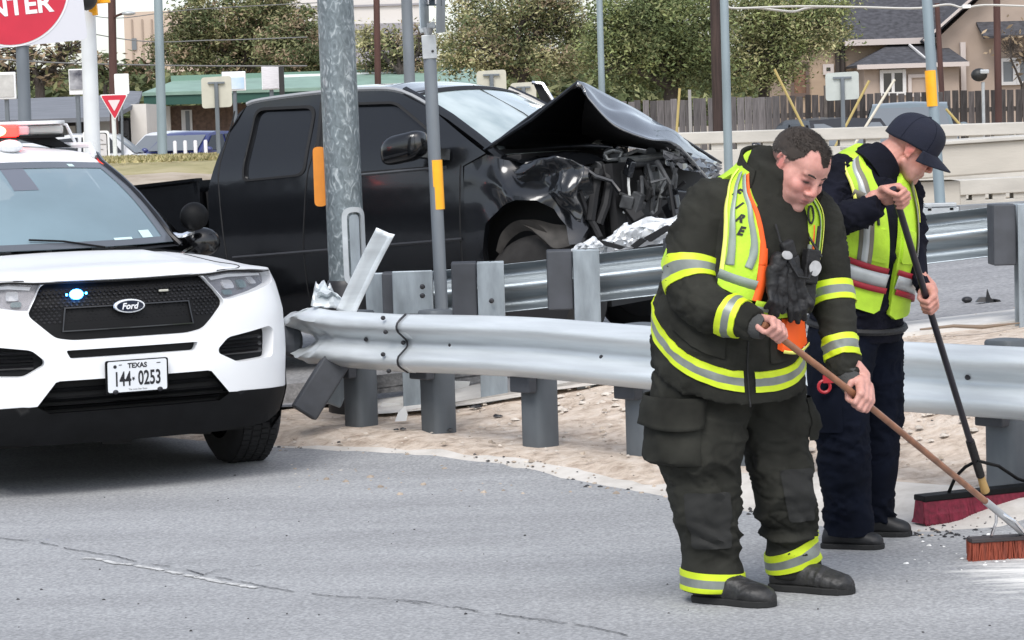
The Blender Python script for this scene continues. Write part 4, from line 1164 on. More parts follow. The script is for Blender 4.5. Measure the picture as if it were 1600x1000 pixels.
# light bar
lbz = 1.835; lby = 3.08
bar = [(-.60, 0), (-.52, .14), (.52, .14), (.60, 0), (.52, -.14), (-.52, -.14)]
mb = MB(); mb.prism([(x, lby + y, lbz + .035) for x, y in rounded(bar, .05)], (0, 0, .022)); lo = mb.build('light_bar', mat('bar_top_white', (.72, .73, .74), .35), suv, bevel=.006)
mb = MB(); mb.prism([(x * .99, lby + y * .97, lbz - .045) for x, y in rounded(bar, .05)], (0, 0, .018)); mb.build('bar_base', M_trim, lo)
M_barlens = mat('bar_lens_clear', (.55, .56, .55), .15, alpha=.65, coat=.4)
M_barpink = mat('bar_lens_pink', (.55, .36, .38), .2)
M_redlit = mat('red_lamp_lit', (.9, .03, .02), .3, emit=(1.0, .010, .008), estr=9)
M_redcore = mat('red_lamp_core', (1, .8, .5), .3, emit=(1.0, .10, .04), estr=14)
for (x, w, m) in ((.44, .13, M_barlens), (.285, .055, M_barpink), (-.12, .17, M_barpink), (-.42, .1, M_barlens)):
    mb = MB(); mb.box((x, lby - .115 + (.03 if abs(x) > .4 else 0), lbz + .003), (w * 1.7, .06, .055)); mb.build('lamp_module', m, lo, bevel=.015)
mb = MB(); mb.box((.150, lby - .125, lbz + .002), (.23, .08, .074)); rl = mb.build('lamp_module', M_redlit, lo, bevel=.02)
mb = MB(); mb.ball((.125, lby - .165, lbz + .002), (.055, .03, .032)); mb.build('lamp_core', M_redcore, rl, True)
for s in (-1, 1):
    mb = MB(); mb.prism([(s * .30, lby - .08, lbz - .045), (s * .50, lby - .08, lbz - .045), (s * .60, lby - .08, 1.73), (s * .52, lby - .08, 1.725)], (0, .16, 0)); mb.build('bar_foot', M_trim, lo)
    mb = MB(); mb.tube([(s * .50, lby, lbz + .05), (s * .60, lby, lbz + .03), (s * .65, lby, lbz - .08), (s * .655, lby, 1.72)], .010, 6); mb.build('bar_strap', M_lampwhite, lo, True)
mb = MB(); mb.ball((.12, 2.62, 1.745), (.075, .1, .04)); mb.build('roof_antenna', M_white, suv, True)
# spotlight on the driver's pillar
sp = V((.93, 1.72, 1.315))
mb = MB(); mb.ball(sp, (.082, .085, .082), nu=20, nv=14); so = mb.build('spotlight', M_trim, suv, True)
mb = MB(); mb.tube([V((.77, 1.66, 1.215)), V((.83, 1.67, 1.212)), sp + V((-.02, -.01, -.085))], [.018, .017, .020], 8); mb.build('spotlight_arm', M_chrome, so, True)
# ------------------------------------------------------------------ wrecked black pickup
# local frame: x forward (photo right), y to the truck's far side, z up; the near flank is y = 0
TR_M = Matrix.Translation(V((-2.06, 17.24, .09))) @ Matrix.Rotation(math.radians(-28), 4, 'Z') @ Matrix.Rotation(math.radians(-4.4), 4, 'Y')
TR_I = TR_M.inverted()
def tp(px, py, Y=0.0):
    o = TR_I @ V((0, 0, CAM_H)); d = (TR_I @ at(px, py, 10)) - o
    return o + d * ((Y - o.y) / d.y)
truck = empty('pickup_truck', V((-2.06, 17.24, .09)), 'black pickup with smashed front and buckled bonnet, stopped behind the guardrails', 'pickup truck')
truck.matrix_world = TR_M
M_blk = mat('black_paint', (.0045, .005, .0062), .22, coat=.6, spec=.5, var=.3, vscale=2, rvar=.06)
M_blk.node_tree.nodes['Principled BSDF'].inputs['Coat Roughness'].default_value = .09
M_roofsheen = mat('roof_sky_sheen_paint', (.10, .105, .112), .3, coat=1.0, var=.2, vscale=5)  # black paint lightened to imitate sky reflected along the roof
M_drip = mat('drip_rail_sky_gleam', (.30, .31, .32), .3, coat=.8)  # light grey puts the sky's gleam on the gutter into its colour
M_tglass = mat('black_tinted_glass', (.010, .011, .013), .10, spec=.5, coat=.25)
M_seal = mat('window_rubber', (.006, .006, .007), .7)
M_trwind = mat('cracked_sky_windscreen', (.34, .42, .42), .12, coat=.8, col2=(.60, .68, .67), vscale=3.5, vdetail=7)  # pale tones mix frosted cracks with sky reflection put into the colour
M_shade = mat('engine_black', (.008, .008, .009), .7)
M_eng = mat('engine_grey', (.07, .072, .075), .55, .4, var=.5, vscale=15)
M_englt = mat('engine_alloy', (.30, .31, .31), .45, .6, var=.3, vscale=20)
M_crumple = mat('crumpled_paint', (.008, .009, .011), .24, coat=.7, spec=.5)
M_hoodtop = mat('bonnet_sky_sheen_paint', (.03, .034, .04), .25, coat=1.0, spec=.9)  # base lifted above the body black so reflected sky sits in the colour
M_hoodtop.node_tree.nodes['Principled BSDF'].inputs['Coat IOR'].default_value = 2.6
M_flap = mat('torn_liner', (.055, .050, .045), .75, var=.3, vscale=14)

def flank(x, z, off=0.0):
    y = interp([(.40, .06), (.62, .012), (.80, .0), (.98, .004), (1.18, .020), (1.30, .035), (1.86, .20)], z)
    y += .10 * smooth(.30, -.02, x) ** 2 if x < .3 and z > .35 and False else 0
    return V((x, y - off, z))
FL = lambda o: (lambda x, z: flank(x, z, o))
rearwin = rounded([(.475, 1.805), (.93, 1.775), (.895, 1.345), (.43, 1.350), (.425, 1.43)], .07, 5)
frontwin = rounded([(1.06, 1.775), (1.56, 1.735), (1.90, 1.48), (1.93, 1.30), (1.035, 1.325)], .05, 4)
cabo = [(.10, .42), (2.10, .42), (2.10, 1.28), (2.27, 1.345), (2.02, 1.535), (1.76, 1.735), (1.62, 1.805), (1.42, 1.845), (1.0, 1.87), (.52, 1.87), (.42, 1.855), (.33, 1.80), (.26, 1.68), (.19, 1.50), (.13, 1.30)]
mb = MB(); mb.add(*panel(cabo, [rearwin, frontwin], FL(0), .07))
for w in (rearwin, frontwin): mb.add(*rim(w, FL(0), FL(-.03), .07))
mb.build('cab_side', M_blk, truck, True, angle=30)
for w in (rearwin, frontwin):
    mb = MB(); mb.add(*panel(w, [], FL(-.022), .1)); g = mb.build('side_window', M_tglass, truck, True)
    c = (sum(p[0] for p in w) / len(w), sum(p[1] for p in w) / len(w))
    big = [(c[0] + (x - c[0]) * 1.075, c[1] + (z - c[1]) * 1.075) for x, z in w]
    mb = MB(); mb.add(*panel(big, [w], FL(.006), .06)); mb.add(*rim(big, FL(.006), FL(-.01), .06)); mb.build('window_seal', M_seal, g, True)
# belt line under the windows, moulding, door seams, handles
mb = MB(); mb.tube([flank(lerp(1.0, 1.98, k / 10), lerp(1.302, 1.285, k / 10), .002) for k in range(11)], .010, 6); mb.build('belt_strip', mat('belt_strip_grey', (.10, .105, .11), .35, .4), truck, True)
mb = MB(); mb.tube([flank(lerp(.30, 2.06, k / 12), lerp(.838, .818, k / 12), .003) for k in range(13)], .012, 6); mb.build('side_moulding', mat('moulding_black', (.028, .029, .032), .3), truck, True)
for pts in ([(1.005, 1.80), (.985, 1.55), (.92, 1.31), (.885, 1.05), (.86, .84), (.85, .45)], [(2.085, 1.29), (2.065, 1.05), (2.045, .75), (2.04, .45)], [(.30, 1.82), (.245, 1.60), (.215, 1.40), (.235, 1.0), (.27, .6), (.28, .45)]):
    mb = MB(); mb.tube([flank(x, z, .0005) for x, z in resample(pts, 16)], .0055, 5); mb.build('door_gap', M_seal, truck)
mb = MB(); mb.tube([flank(1.005, z, .0) for z in (1.35, 1.5, 1.8)], .022, 6); mb.build('window_pillar', M_seal, truck, True)
mb = MB(); mb.tube([flank(1.02, 1.14, 0), flank(1.04, 1.145, .03), flank(1.20, 1.14, .03), flank(1.22, 1.135, 0)], .016, 6); mb.build('door_handle', M_seal, truck, True)
# roof and back of the cab
def troof(a, b):
    x = lerp(.36, 1.70, a); s = b * 2 - 1
    half = .755 - .05 * (1 - a); y = .955 + s * half
    e = interp([(.36, 1.835), (.52, 1.872), (1.0, 1.872), (1.42, 1.848), (1.62, 1.806), (1.70, 1.775)], x)
    return V((x, y, e + .045 * (1 - abs(s) ** 3) * smooth(.34, .6, x)))
mb = MB(); mb.grid(troof, 26, 22); mb.build('roof', M_roofsheen, truck, True, angle=60)
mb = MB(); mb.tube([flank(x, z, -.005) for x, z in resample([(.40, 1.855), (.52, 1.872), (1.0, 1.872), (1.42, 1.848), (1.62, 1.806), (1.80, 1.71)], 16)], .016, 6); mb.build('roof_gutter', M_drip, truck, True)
back = [(.02, 1.30), (.25, 1.85)]
mb = MB()
mb.loft([[V((.10, .04, .42)), V((.10, 1.87, .42))], [V((.13, .035, 1.30)), V((.13, 1.875, 1.30))], [V((.26, .15, 1.68)), V((.26, 1.76, 1.68))], [V((.40, .20, 1.85)), V((.40, 1.71, 1.85))]], closed=False, caps=False)
mb.build('cab_back', M_blk, truck, True)
mb = MB(); mb.loft([[V((x, 1.91 - flank(x, z).y, z)) for x, z in cabo]], closed=True); 
mb2 = MB(); mb2.add(*panel(cabo, [], lambda x, z: V((x, 1.91 - flank(x, z).y, z)), .12)); mb2.build('cab_side', M_blk, truck, True)
# windscreen with its pillars
def tws(a, b):
    s = a * 2 - 1
    base = V((2.34 + .06 * (1 - s * s), .955 + s * .80, 1.325)); top = V((1.665 + .05 * (1 - s * s), .955 + s * .70, 1.795 + .035 * (1 - s * s)))
    p = base.lerp(top, b); p.z += .03 * math.sin(PI * b); return p
mb = MB(); mb.grid(tws, 22, 14); mb.build('windscreen', M_trwind, truck, True)
for s in (0, 1):
    mb = MB(); mb.tube([tws(s, t) + V((-.03, (-.03, .03)[s], .0)) for t in (-.05, .2, .5, .8, 1.03)], .038, 8); mb.build('windscreen_pillar', M_blk, truck, True)
mb = MB(); mb.grid(lambda a, b: tws(a, lerp(.93, 1.0, b)) + V((.002, 0, .004)), 20, 2); mb.grid(lambda a, b: tws(a, lerp(0, .06, b)) + V((.002, 0, .004)), 20, 2); mb.build('windscreen_band', M_seal, truck, True)
mb = MB(); mb.tube([tws(.52, 1.0) + V((0, 0, .006)), tws(.54, .5) + V((0, 0, .006)), tws(.55, 0.02) + V((0, 0, .006))], .0035, 5); mb.build('windscreen_crack', M_seal, truck)
mb = MB(); mb.box((2.38, .955, 1.30), (.16, 1.6, .04)); mb.build('cowl', M_shade, truck, bevel=.01)
mb = MB(); mb.box((1.0, .955, 1.0), (1.5, 1.6, .9)); mb.box((.9, .955, .5), (1.7, 1.6, .3)); mb.build('cabin_interior', M_shade, truck)
# mirrors
mc = tp(632, 231, -.20)
mb = MB(); mb.ball((0, 0, 0), (1, 1, 1), None, 24, 16); sq = lambda q, e: math.copysign(abs(q) ** e, q)
mb.v = [tuple(mc + V((.158 * sq(x, .62), .10 * sq(y, .7), .094 * sq(z, .66) + .03 * x))) for x, y, z in mb.v]
mb.bar(mc + V((.06, .02, -.03)), flank(1.98, 1.36), .09, .07); mb.build('mirror', M_blk, truck, True)
mc = V((1.95, 2.08, 1.46)); mb = MB(); mb.ball(mc, (.11, .10, .11), None, 16, 10); mb.bar(mc, V((2.02, 1.8, 1.36)), .07, .07); mb.build('mirror', M_blk, truck, True)
mb = MB()
q = [tp(833, 130, 2.0), tp(846, 133, 2.0), tp(864, 158, 2.0), tp(850, 168, 2.0)]
mb.prism(q, (0, .05, 0)); fl = mb.build('bent_wing_edge', M_shade, truck)
mb = MB(); mb.tube([tp(832, 129, 1.98), tp(848, 131, 1.98), tp(866, 160, 1.98)], .014, 6); mb.build('bent_edge_rim', M_chrome, fl, True)
# load bed
bedo = [(-2.05, .50), (.06, .50), (.06, 1.385), (-2.05, 1.385)]
mb = MB(); mb.add(*panel(bedo, [[( -1.15 + .44 * math.cos(t), .42 + .44 * math.sin(t)) for t in [PI * k / 20 for k in range(21)]][::-1] if False else []][:0], FL(0), .12))
mb.box((-1.0, .05, 1.385), (2.1, .09, .02)); mb.build('bed_side', M_blk, truck, True)
mb = MB(); mb.add(*panel(bedo, [], lambda x, z: V((x, 1.91 - flank(x, z).y, z)), .2)); mb.box((-1.0, 1.86, 1.385), (2.1, .09, .02)); mb.build('bed_side', M_blk, truck, True)
mb = MB(); mb.box((.03, .955, .95), (.03, 1.84, .86)); mb.box((-1.0, .955, .80), (2.0, 1.75, .05)); mb.box((-2.05, .955, .95), (.05, 1.85, .88)); mb.build('bed_walls', M_blk, truck)
mb = MB(); mb.box((.085, .955, .9), (.05, 1.7, .8)); mb.build('cab_bed_gap', M_shade, truck)
# ---- crumpled front wing
archp = [(2.20, .45), (2.20, .72), (2.25, .90), (2.38, 1.0), (2.52, 1.03), (2.66, 1.015), (2.76, .95), (2.83, .84), (2.85, .72)]
wing = [(2.06, .45)] + archp + [(2.90, .72), (2.965, .98), (2.955, 1.19), (2.83, 1.225), (2.74, 1.265), (2.62, 1.275), (2.50, 1.262), (2.40, 1.29), (2.27, 1.335), (2.11, 1.275)]
def wingfn(x, z):
    p = flank(x, z)
    k = smooth(2.15, 2.5, x)
    # sharp folds: triangular waves
    def tri(t): t = t % 1; return abs(t * 2 - 1)
    f = .07 * (.5 + .5 * math.sin(x * 11 + z * 8 + 2 * noise.noise((x * 2, z * 3, 1)))) + .05 * tri(z * 2.4 - x * 1.2 + .3) + .03 * noise.noise((x * 7, z * 7, 4))
    p.y += k * (f - .10); p.y += .16 * smooth(2.78, 2.97, x) + .10 * smooth(1.12, 1.28, z) * k
    p.y -= .04 * k * smooth(.12, .0, abs(math.hypot(x - 2.53, z - .70) - .36))
    return p
mb = MB(); mb.add(*panel(wing, [], wingfn, .032)); mb.add(*rim(wing, wingfn, lambda x, z: wingfn(x, z) + V((0, .06, 0)), .05))
mb.build('crumpled_wing', M_crumple, truck, True, angle=34)
# folded top of the wing that catches the sky
def wtop(a, b):
    pts = [(735, 252), (760, 246), (800, 250), (822, 256), (850, 244), (880, 246), (912, 258)]
    p = catmull(pts, a * (len(pts) - 1)); q = tp(p[0], p[1], .06 + .02 * math.sin(a * 15))
    q.y += b * .32; q.z += .02 * b + .03 * noise.noise((a * 6, b * 3, 2)) * b
    return q
mb = MB(); mb.grid(wtop, 28, 5); mb.build('wing_top', M_crumple, truck, True, angle=16)
def foldfn(u, v):
    tops = [(800, 266, .02), (835, 250, -.03), (872, 244, -.06), (912, 258, -.03)]; bots = [(838, 300, .0), (862, 312, -.05), (884, 330, -.06), (906, 348, -.02)]
    p, q = catmull(tops, u * 3), catmull(bots, u * 3)
    w = tp(lerp(p[0], q[0], v), lerp(p[1], q[1], v), lerp(p[2], q[2], v))
    return w + V((.012 * math.sin(v * 9), -.05 * math.sin(v * 5.5 + u * 6) * math.sin(PI * v) - .03 * abs(noise.noise((u * 4, v * 4, 6))), .02 * noise.noise((u * 5, v * 4, 1))))
mb = MB(); mb.grid(foldfn, 30, 22); mb.build('folded_metal', M_crumple, truck, True, angle=50, solid=.004)
# wheel, torn liner
wc = V((2.53, .17, .42))
for (yy, wx) in ((.17, 2.53), (1.74, 2.53), (.17, -1.10), (1.74, -1.10)):
    mb = MB(); R0_, hw = .40, .13
    rings = [[V((wx + r * math.cos(t), yy + o, .40 + r * math.sin(t))) for t in [2 * PI * k / 44 for k in range(44)]] for r, o in ((.24, -hw), (.30, -hw - .006), (.36, -hw), (.39, -hw + .03), (R0_, -hw + .06), (R0_, hw - .06), (.36, hw), (.24, hw))]
    mb.loft(rings, caps=False); wh = mb.build('wheel', mat('truck_tyre', (.030, .028, .027), .85, var=.3, vscale=12) if wx > 2 and yy < 1 else M_tyre, truck, True)
    mb = MB(); mb.loft([[V((wx + r * math.cos(t), yy + o, .40 + r * math.sin(t))) for t in [2 * PI * k / 30 for k in range(30)]] for r, o in ((.245, -.115), (.20, -.05), (.08, -.08), (.02, -.085))]); mb.build('rim', M_steelrim, wh, True)
mb = MB()
def liner(a, b):
    pts = [(775, 392), (783, 365), (802, 347), (826, 344), (850, 358), (870, 380), (893, 384)]
    ptb = [(782, 398), (796, 376), (815, 362), (832, 362), (848, 376), (860, 388), (880, 390)]
    p = catmull(pts, a * 6); q = catmull(ptb, a * 6)
    return tp(lerp(p[0], q[0], b), lerp(p[1], q[1], b), -.02 + .05 * b + .03 * math.sin(a * 9))
def liner2(a, b):
    pts = [(806, 345), (835, 343), (865, 350), (888, 352)]; ptb = [(830, 358), (850, 375), (866, 388), (892, 384)]
    p = catmull(pts, a * 3); q = catmull(ptb, a * 3)
    return tp(lerp(p[0], q[0], b), lerp(p[1], q[1], b), -.03 + .02 * math.sin(b * 5))
mb.grid(liner, 24, 4); mb.build('torn_wheel_liner', M_flap, truck, True)
mb = MB(); mb.grid(liner2, 14, 6); mb.build('torn_wheel_liner', M_flap, truck, True)
mb = MB(); mb.box((2.5, .75, .75), (.85, .9, .9)); mb.build('wheel_well', M_shade, truck)
# ---- engine bay: block, supports, hoses, brackets
mb = MB(); mb.box((2.75, 1.0, .85), (.6, 1.3, .65)); mb.box((2.6, 1.0, 1.22), (.45, 1.1, .1)); mb.build('engine_block', M_shade, truck, bevel=.03)
def rod(name, pts, r, m, Y=None, n=7):
    mb = MB(); mb.tube([tp(*p) for p in pts], r, n); return mb.build(name, m, truck, True)
rod('cross_bar', [(968, 251, .45), (1000, 248, .55), (1060, 240, .75)], .024, M_englt)
rod('cross_bar', [(965, 258, .42), (1010, 256, .55), (1066, 247, .76)], .018, M_eng)
rod('chrome_strip', [(982, 258, .30), (982, 290, .30), (986, 322, .30), (982, 330, .29), (974, 332, .29)], .009, mat('bright_strip', (.75, .76, .74), .3, .3))
rod('hose', [(962, 300, .35), (975, 305, .3), (990, 330, .32), (1000, 336, .35), (1003, 300, .4), (1002, 275, .42)], .014, M_eng)
rod('hose', [(1012, 256, .5), (1020, 290, .5), (1018, 330, .5)], .016, M_eng)
rod('hose', [(1048, 254, .6), (1056, 275, .6), (1054, 300, .62), (1046, 282, .6)], .015, M_eng)
rod('hose', [(905, 300, .05), (915, 330, .1), (930, 355, .1), (938, 372, .08)], .022, M_shade)
rod('hose', [(945, 260, .3), (952, 285, .25), (946, 320, .2), (935, 350, .15)], .03, M_shade)
rod('hose', [(935, 265, .2), (928, 300, .15), (922, 345, .1)], .035, M_seal)
rod('bracket', [(1012, 262, .55), (1030, 258, .55), (1034, 300, .56), (1024, 332, .56)], .014, M_englt)
rod('bracket', [(945, 240, .5), (958, 235, .5), (972, 238, .52), (966, 249, .5), (950, 250, .5), (945, 240, .5)], .013, M_englt)
rod('bracket', [(975, 243, .52), (995, 235, .6), (1010, 238, .6)], .012, M_englt)
rod('bracket', [(912, 262, .1), (930, 275, .12), (955, 283, .2), (968, 300, .2)], .016, M_crumple)
rr = random.Random(12)
for k in range(64):
    px, py, Y = rr.uniform(905, 1070), rr.uniform(262, 348), rr.uniform(.25, .95)
    c = tp(px, py, Y); mb = MB()
    if rr.random() < .5:
        mb.box(c, (rr.uniform(.02, .09), rr.uniform(.03, .1), rr.uniform(.04, .14)), Matrix.Rotation(rr.uniform(-.6, .6), 3, 'Y') @ Matrix.Rotation(rr.uniform(-1, 1), 3, 'Z'))
        mb.build('engine_part', rr.choice((M_shade, M_shade, M_eng, M_crumple)), truck, bevel=.008)
    else:
        mb.tube([c, c + V((rr.uniform(-.08, .08), rr.uniform(-.05, .05), rr.uniform(-.12, .06))), c + V((rr.uniform(-.14, .14), rr.uniform(-.05, .05), rr.uniform(-.2, .06)))], rr.uniform(.007, .018), 6)
        mb.build('hose', rr.choice((M_shade, M_eng, M_eng, M_seal)), truck, True)
for (px, py, r, Y) in ((955, 243, .05, .55), (968, 240, .04, .55), (1045, 235, .05, .85), (1020, 240, .045, .8), (935, 262, .04, .3), (1026, 282, .06, .6)):
    mb = MB(); c = tp(px, py, Y); mb.tube([c + V((0, -.03, 0)), c + V((0, .03, 0))], r, 14); mb.build('pulley', rr.choice((M_eng, M_englt)), truck, True, bevel=.006)
mb = MB(); mb.box((3.02, 1.0, .95), (.05, 1.5, .5)); mb.build('radiator', M_shade, truck)
# scraps of bright metal under the bonnet
for q in ([(825, 222), (842, 214), (880, 211), (925, 220), (935, 226), (890, 218), (850, 220)], [(822, 226), (838, 222), (845, 226), (826, 229)], [(880, 224), (905, 219), (912, 224), (885, 228)]):
    mb = MB(); mb.prism([tp(a, b_, 1.25) for a, b_ in q], (.02, .04, .0)); mb.build('bright_edge', mat('bright_scrap', (.75, .77, .78), .35, .2), truck)
# ---- buckled bonnet
ridge = [tp(905, 127, .10), tp(918, 131, .22), tp(950, 148, .45), tp(1000, 174, .80), tp(1060, 209, 1.25), tp(1128, 252, 1.75)]
lower = [tp(905, 129, .085), tp(926, 158, .08), tp(962, 196, .15), tp(1010, 214, .35), tp(1058, 226, .62), tp(1105, 284, 1.15)]
hinge = [tp(757, 234, .12), V((2.34, .35, 1.37)), V((2.36, .7, 1.37)), V((2.37, 1.0, 1.37)), V((2.36, 1.4, 1.37)), V((2.34, 1.78, 1.35))]
def bon_front(a, b):
    r = V(catmull([tuple(p) for p in ridge], a * 5)); l = V(catmull([tuple(p) for p in lower], a * 5))
    p = r.lerp(l, b)
    p.z += .045 * noise.noise((a * 6, b * 3, 1.3)) * math.sin(PI * b) + .03 * math.sin(b * 9 + a * 5) * smooth(.45, .8, a)
    p.y -= .04 * math.sin(PI * b) * (1 - a) + .05 * abs(noise.noise((a * 11, b * 5, 7))) * smooth(.5, .9, a)
    return p
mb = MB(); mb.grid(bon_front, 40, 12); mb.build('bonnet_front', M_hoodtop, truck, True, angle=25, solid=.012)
def bon_rear(a, b):
    h = V(catmull([tuple(p) for p in hinge], a * 5)); r = V(catmull([tuple(p) for p in ridge], a * 5)) + V((0, .004, -.006))
    p = h.lerp(r, b); p.z += .015 * math.sin(PI * b); return p
mb = MB(); mb.grid(bon_rear, 24, 12); mb.build('bonnet_rear', M_blk, truck, True, solid=.015)
# the bonnet's inner sheet hangs below, closing the dark triangle
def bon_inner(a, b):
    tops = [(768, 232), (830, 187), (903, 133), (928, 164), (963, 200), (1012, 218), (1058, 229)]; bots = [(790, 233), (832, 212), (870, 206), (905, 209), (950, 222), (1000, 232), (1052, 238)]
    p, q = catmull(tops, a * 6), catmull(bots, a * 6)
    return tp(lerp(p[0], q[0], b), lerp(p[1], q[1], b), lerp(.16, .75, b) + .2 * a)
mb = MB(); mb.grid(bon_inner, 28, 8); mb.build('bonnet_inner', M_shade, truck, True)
mb = MB(); mb.tube([tp(757, 234, .1), tp(830, 187, .09), tp(904, 128, .085)], .013, 6); mb.build('bonnet_edge', M_crumple, truck, True)
# scrunched far corner of the bonnet
mb = MB()
def crn(a, b):
    p = tp(lerp(1040, 1128, a), lerp(222, 262, a) + lerp(0, 34, b) * (1 - .5 * a), lerp(.6, 1.5, a) - .1 * b)
    return p + V((.05 * noise.noise((a * 8, b * 6, 3)), -.08 * abs(noise.noise((a * 9, b * 7, 6))), .03 * noise.noise((a * 9, b * 5, 9))))
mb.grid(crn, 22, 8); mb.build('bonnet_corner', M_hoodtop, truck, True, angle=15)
# torn chrome bumper lying across the rail
def bump(a, b):
    tops = [(900, 384), (925, 374), (950, 372), (975, 352), (1000, 344), (1046, 338), (1090, 330)]; bots = [(905, 396), (930, 392), (955, 394), (985, 388), (1010, 384), (1050, 378), (1090, 372)]
    p, q = catmull(tops, a * 6), catmull(bots, a * 6)
    v = tp(lerp(p[0], q[0], b), lerp(p[1], q[1], b), -.12 + .3 * a)
    n1 = noise.noise((a * 9, b * 4, 4)); n2 = abs(noise.noise((a * 15, b * 8, 1)))
    return v + V((.03 * n1, -.09 * n2 - .06 * math.sin(PI * b), .03 * n1))
mb = MB(); mb.grid(bump, 44, 12); mb.build('torn_bumper', mat('bumper_bright', (.80, .82, .84), .22, .25, coat=.5), truck, True, angle=22)
for q in ([(935, 375), (955, 380), (975, 386), (968, 390), (945, 384)], [(1005, 372), (1040, 352), (1050, 356), (1015, 378)], [(985, 384), (1000, 372), (1008, 376), (992, 388)]):
    mb = MB(); mb.prism([tp(a, b_, -.28 + .1) for a, b_ in q], (0, .03, 0)); mb.build('black_shred', M_shade, truck)
# ------------------------------------------------------------------ concrete of the overpass
M_conc = mat('parapet_concrete', (.50, .48, .44), .85, var=.14, vscale=1.6, vdetail=7, stretch=(1, 1, 2.5), bump=.2, bscale=20)
M_conc2 = mat('beam_concrete', (.47, .44, .39), .85, var=.16, vscale=1.2, vdetail=8, stretch=(.6, 1, 2.5), bump=.2, bscale=18)
def zpix(px, py, d): return at(px, py, d).z
d = 38.0
pA, pB = at(560, 222, d), at(1760, 188, d)
ptop = at(1100, 206, d).z
par = empty('bridge_parapet', V((at(1150, 220, d).x, d, .45)), 'long pale concrete parapet with small square openings, beyond the wrecked pickup', 'parapet')
b = par.location.copy()
xc, xw = (pA.x + pB.x) / 2 - b.x, pB.x - pA.x
hb = ptop - b.z
mb = MB(); mb.box((xc, 0, hb - .09), (xw, .36, .18)); mb.build('top_rail', M_conc, par, bevel=.015)
mb = MB(); mb.box((xc, .02, (hb - .27) / 2), (xw, .34, hb - .27)); mb.build('wall', M_conc, par, bevel=.01)
x = pA.x; me = None
while x < pB.x:
    if me is None:
        mb = MB(); mb.box((0, 0, 0), (.215, .28, .088)); o = mb.build('post', M_conc, par, fix=True); me = o.data
    else: o = link('post', me, None, par)
    o.location = (x - b.x, 0, hb - .224); x += .38
d = 30.0
e = empty('concrete_beam', V((at(1500, 285, d).x, d, .4)), 'massive concrete beam on a square pier behind the man in the cap', 'bridge beam'); b = e.location.copy()
mb = MB()
f = [at(1330, 236, d) - b, at(1760, 208, d) - b, at(1760, 256, d) - b, at(1330, 288, d) - b]
mb.prism(f, (0, .9, 0)); mb.build('beam', M_conc2, e, bevel=.02)
mb = MB(); f = [at(1330, 230, d - .05) - b, at(1760, 202, d - .05) - b, at(1760, 208, d - .05) - b, at(1330, 236, d - .05) - b]; mb.prism(f, (0, 1.0, 0)); mb.build('coping', M_conc, e, bevel=.01)
mb = MB(); p = at(1464, 300, d + .1) - b; mb.box((p.x, p.y + .3, p.z - .4), (.56, .6, 1.05)); mb.build('pier', M_conc2, e, bevel=.02)
mb = MB(); p = at(1550, 300, d + .1); 
d = 33.0
e = empty('concrete_barrier', V((at(1600, 300, d).x, d, .4)), 'lower pale concrete barrier at the right edge, under the massive beam', 'barrier'); b = e.location.copy()
mb = MB(); mb.prism([at(1490, 282, d) - b, at(1760, 268, d) - b, at(1760, 292, d) - b, at(1490, 306, d) - b], (0, .35, 0)); mb.build('top_rail', M_conc, e, bevel=.01)
mb = MB(); mb.prism([at(1490, 314, d + .03) - b, at(1760, 302, d + .03) - b, at(1760, 360, d + .03) - b, at(1490, 360, d + .03) - b], (0, .3, 0)); mb.build('wall', M_conc, e, bevel=.01)
for px in (1500, 1530, 1562, 1595, 1630, 1665, 1700):
    mb = MB(); p = at(px, 310 - (px - 1490) * .052, d) - b; mb.box(p + V((0, .17, 0)), (.17, .28, .08)); mb.build('post', M_conc, e)
mb = MB(); g0, g1 = at(1500, 322, 27), at(1760, 306, 27)
e = tag(MB().prism([V((0, 0, 0)), V((g1.x - g0.x, 0, g1.z - g0.z)), V((g1.x - g0.x, 0, g1.z - g0.z - .25)), V((0, 0, -.25))], (0, .3, 0)).build('median_strip', mat('median_grey', (.22, .23, .24), .7, var=.2, vscale=3), None, loc=g0), 'low grey median strip below the pale barrier at the right', 'median')

# ------------------------------------------------------------------ wooden fence, board by board
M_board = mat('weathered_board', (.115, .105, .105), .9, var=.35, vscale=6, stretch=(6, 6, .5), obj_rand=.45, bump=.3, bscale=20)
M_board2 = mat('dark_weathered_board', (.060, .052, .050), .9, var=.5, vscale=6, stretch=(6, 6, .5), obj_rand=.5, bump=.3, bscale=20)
M_raw = mat('rail_wood', (.10, .085, .075), .9, var=.3, vscale=6)
d = 50.0
fence = empty('wooden_fence', V((at(1300, 170, d).x, d, .55)), 'weathered grey plank fence running behind the concrete parapet', 'fence'); b = fence.location.copy()
x = at(940, 170, d).x; xe = at(1680, 150, d).x; ztop_ = at(1200, 151, d).z; rr = random.Random(5)
bm_ = MB(); bm_.box((0, 0, .9), (.138, .02, 1.8)); bme = bm_.mesh('board'); bme2 = bme.copy(); bme.materials.append(M_board); bme2.materials.append(M_board2)
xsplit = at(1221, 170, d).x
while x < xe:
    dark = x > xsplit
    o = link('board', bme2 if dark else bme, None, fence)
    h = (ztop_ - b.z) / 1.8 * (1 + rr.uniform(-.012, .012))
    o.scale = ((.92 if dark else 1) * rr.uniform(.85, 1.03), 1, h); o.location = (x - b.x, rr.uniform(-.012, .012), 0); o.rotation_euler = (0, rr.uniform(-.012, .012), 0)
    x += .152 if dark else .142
for z in (.4, 1.2):
    mb = MB(); mb.box(((at(940, 170, d).x + xe) / 2 - b.x, .04, z), (xe - at(940, 170, d).x, .05, .09)); mb.build('rail', M_raw, fence)
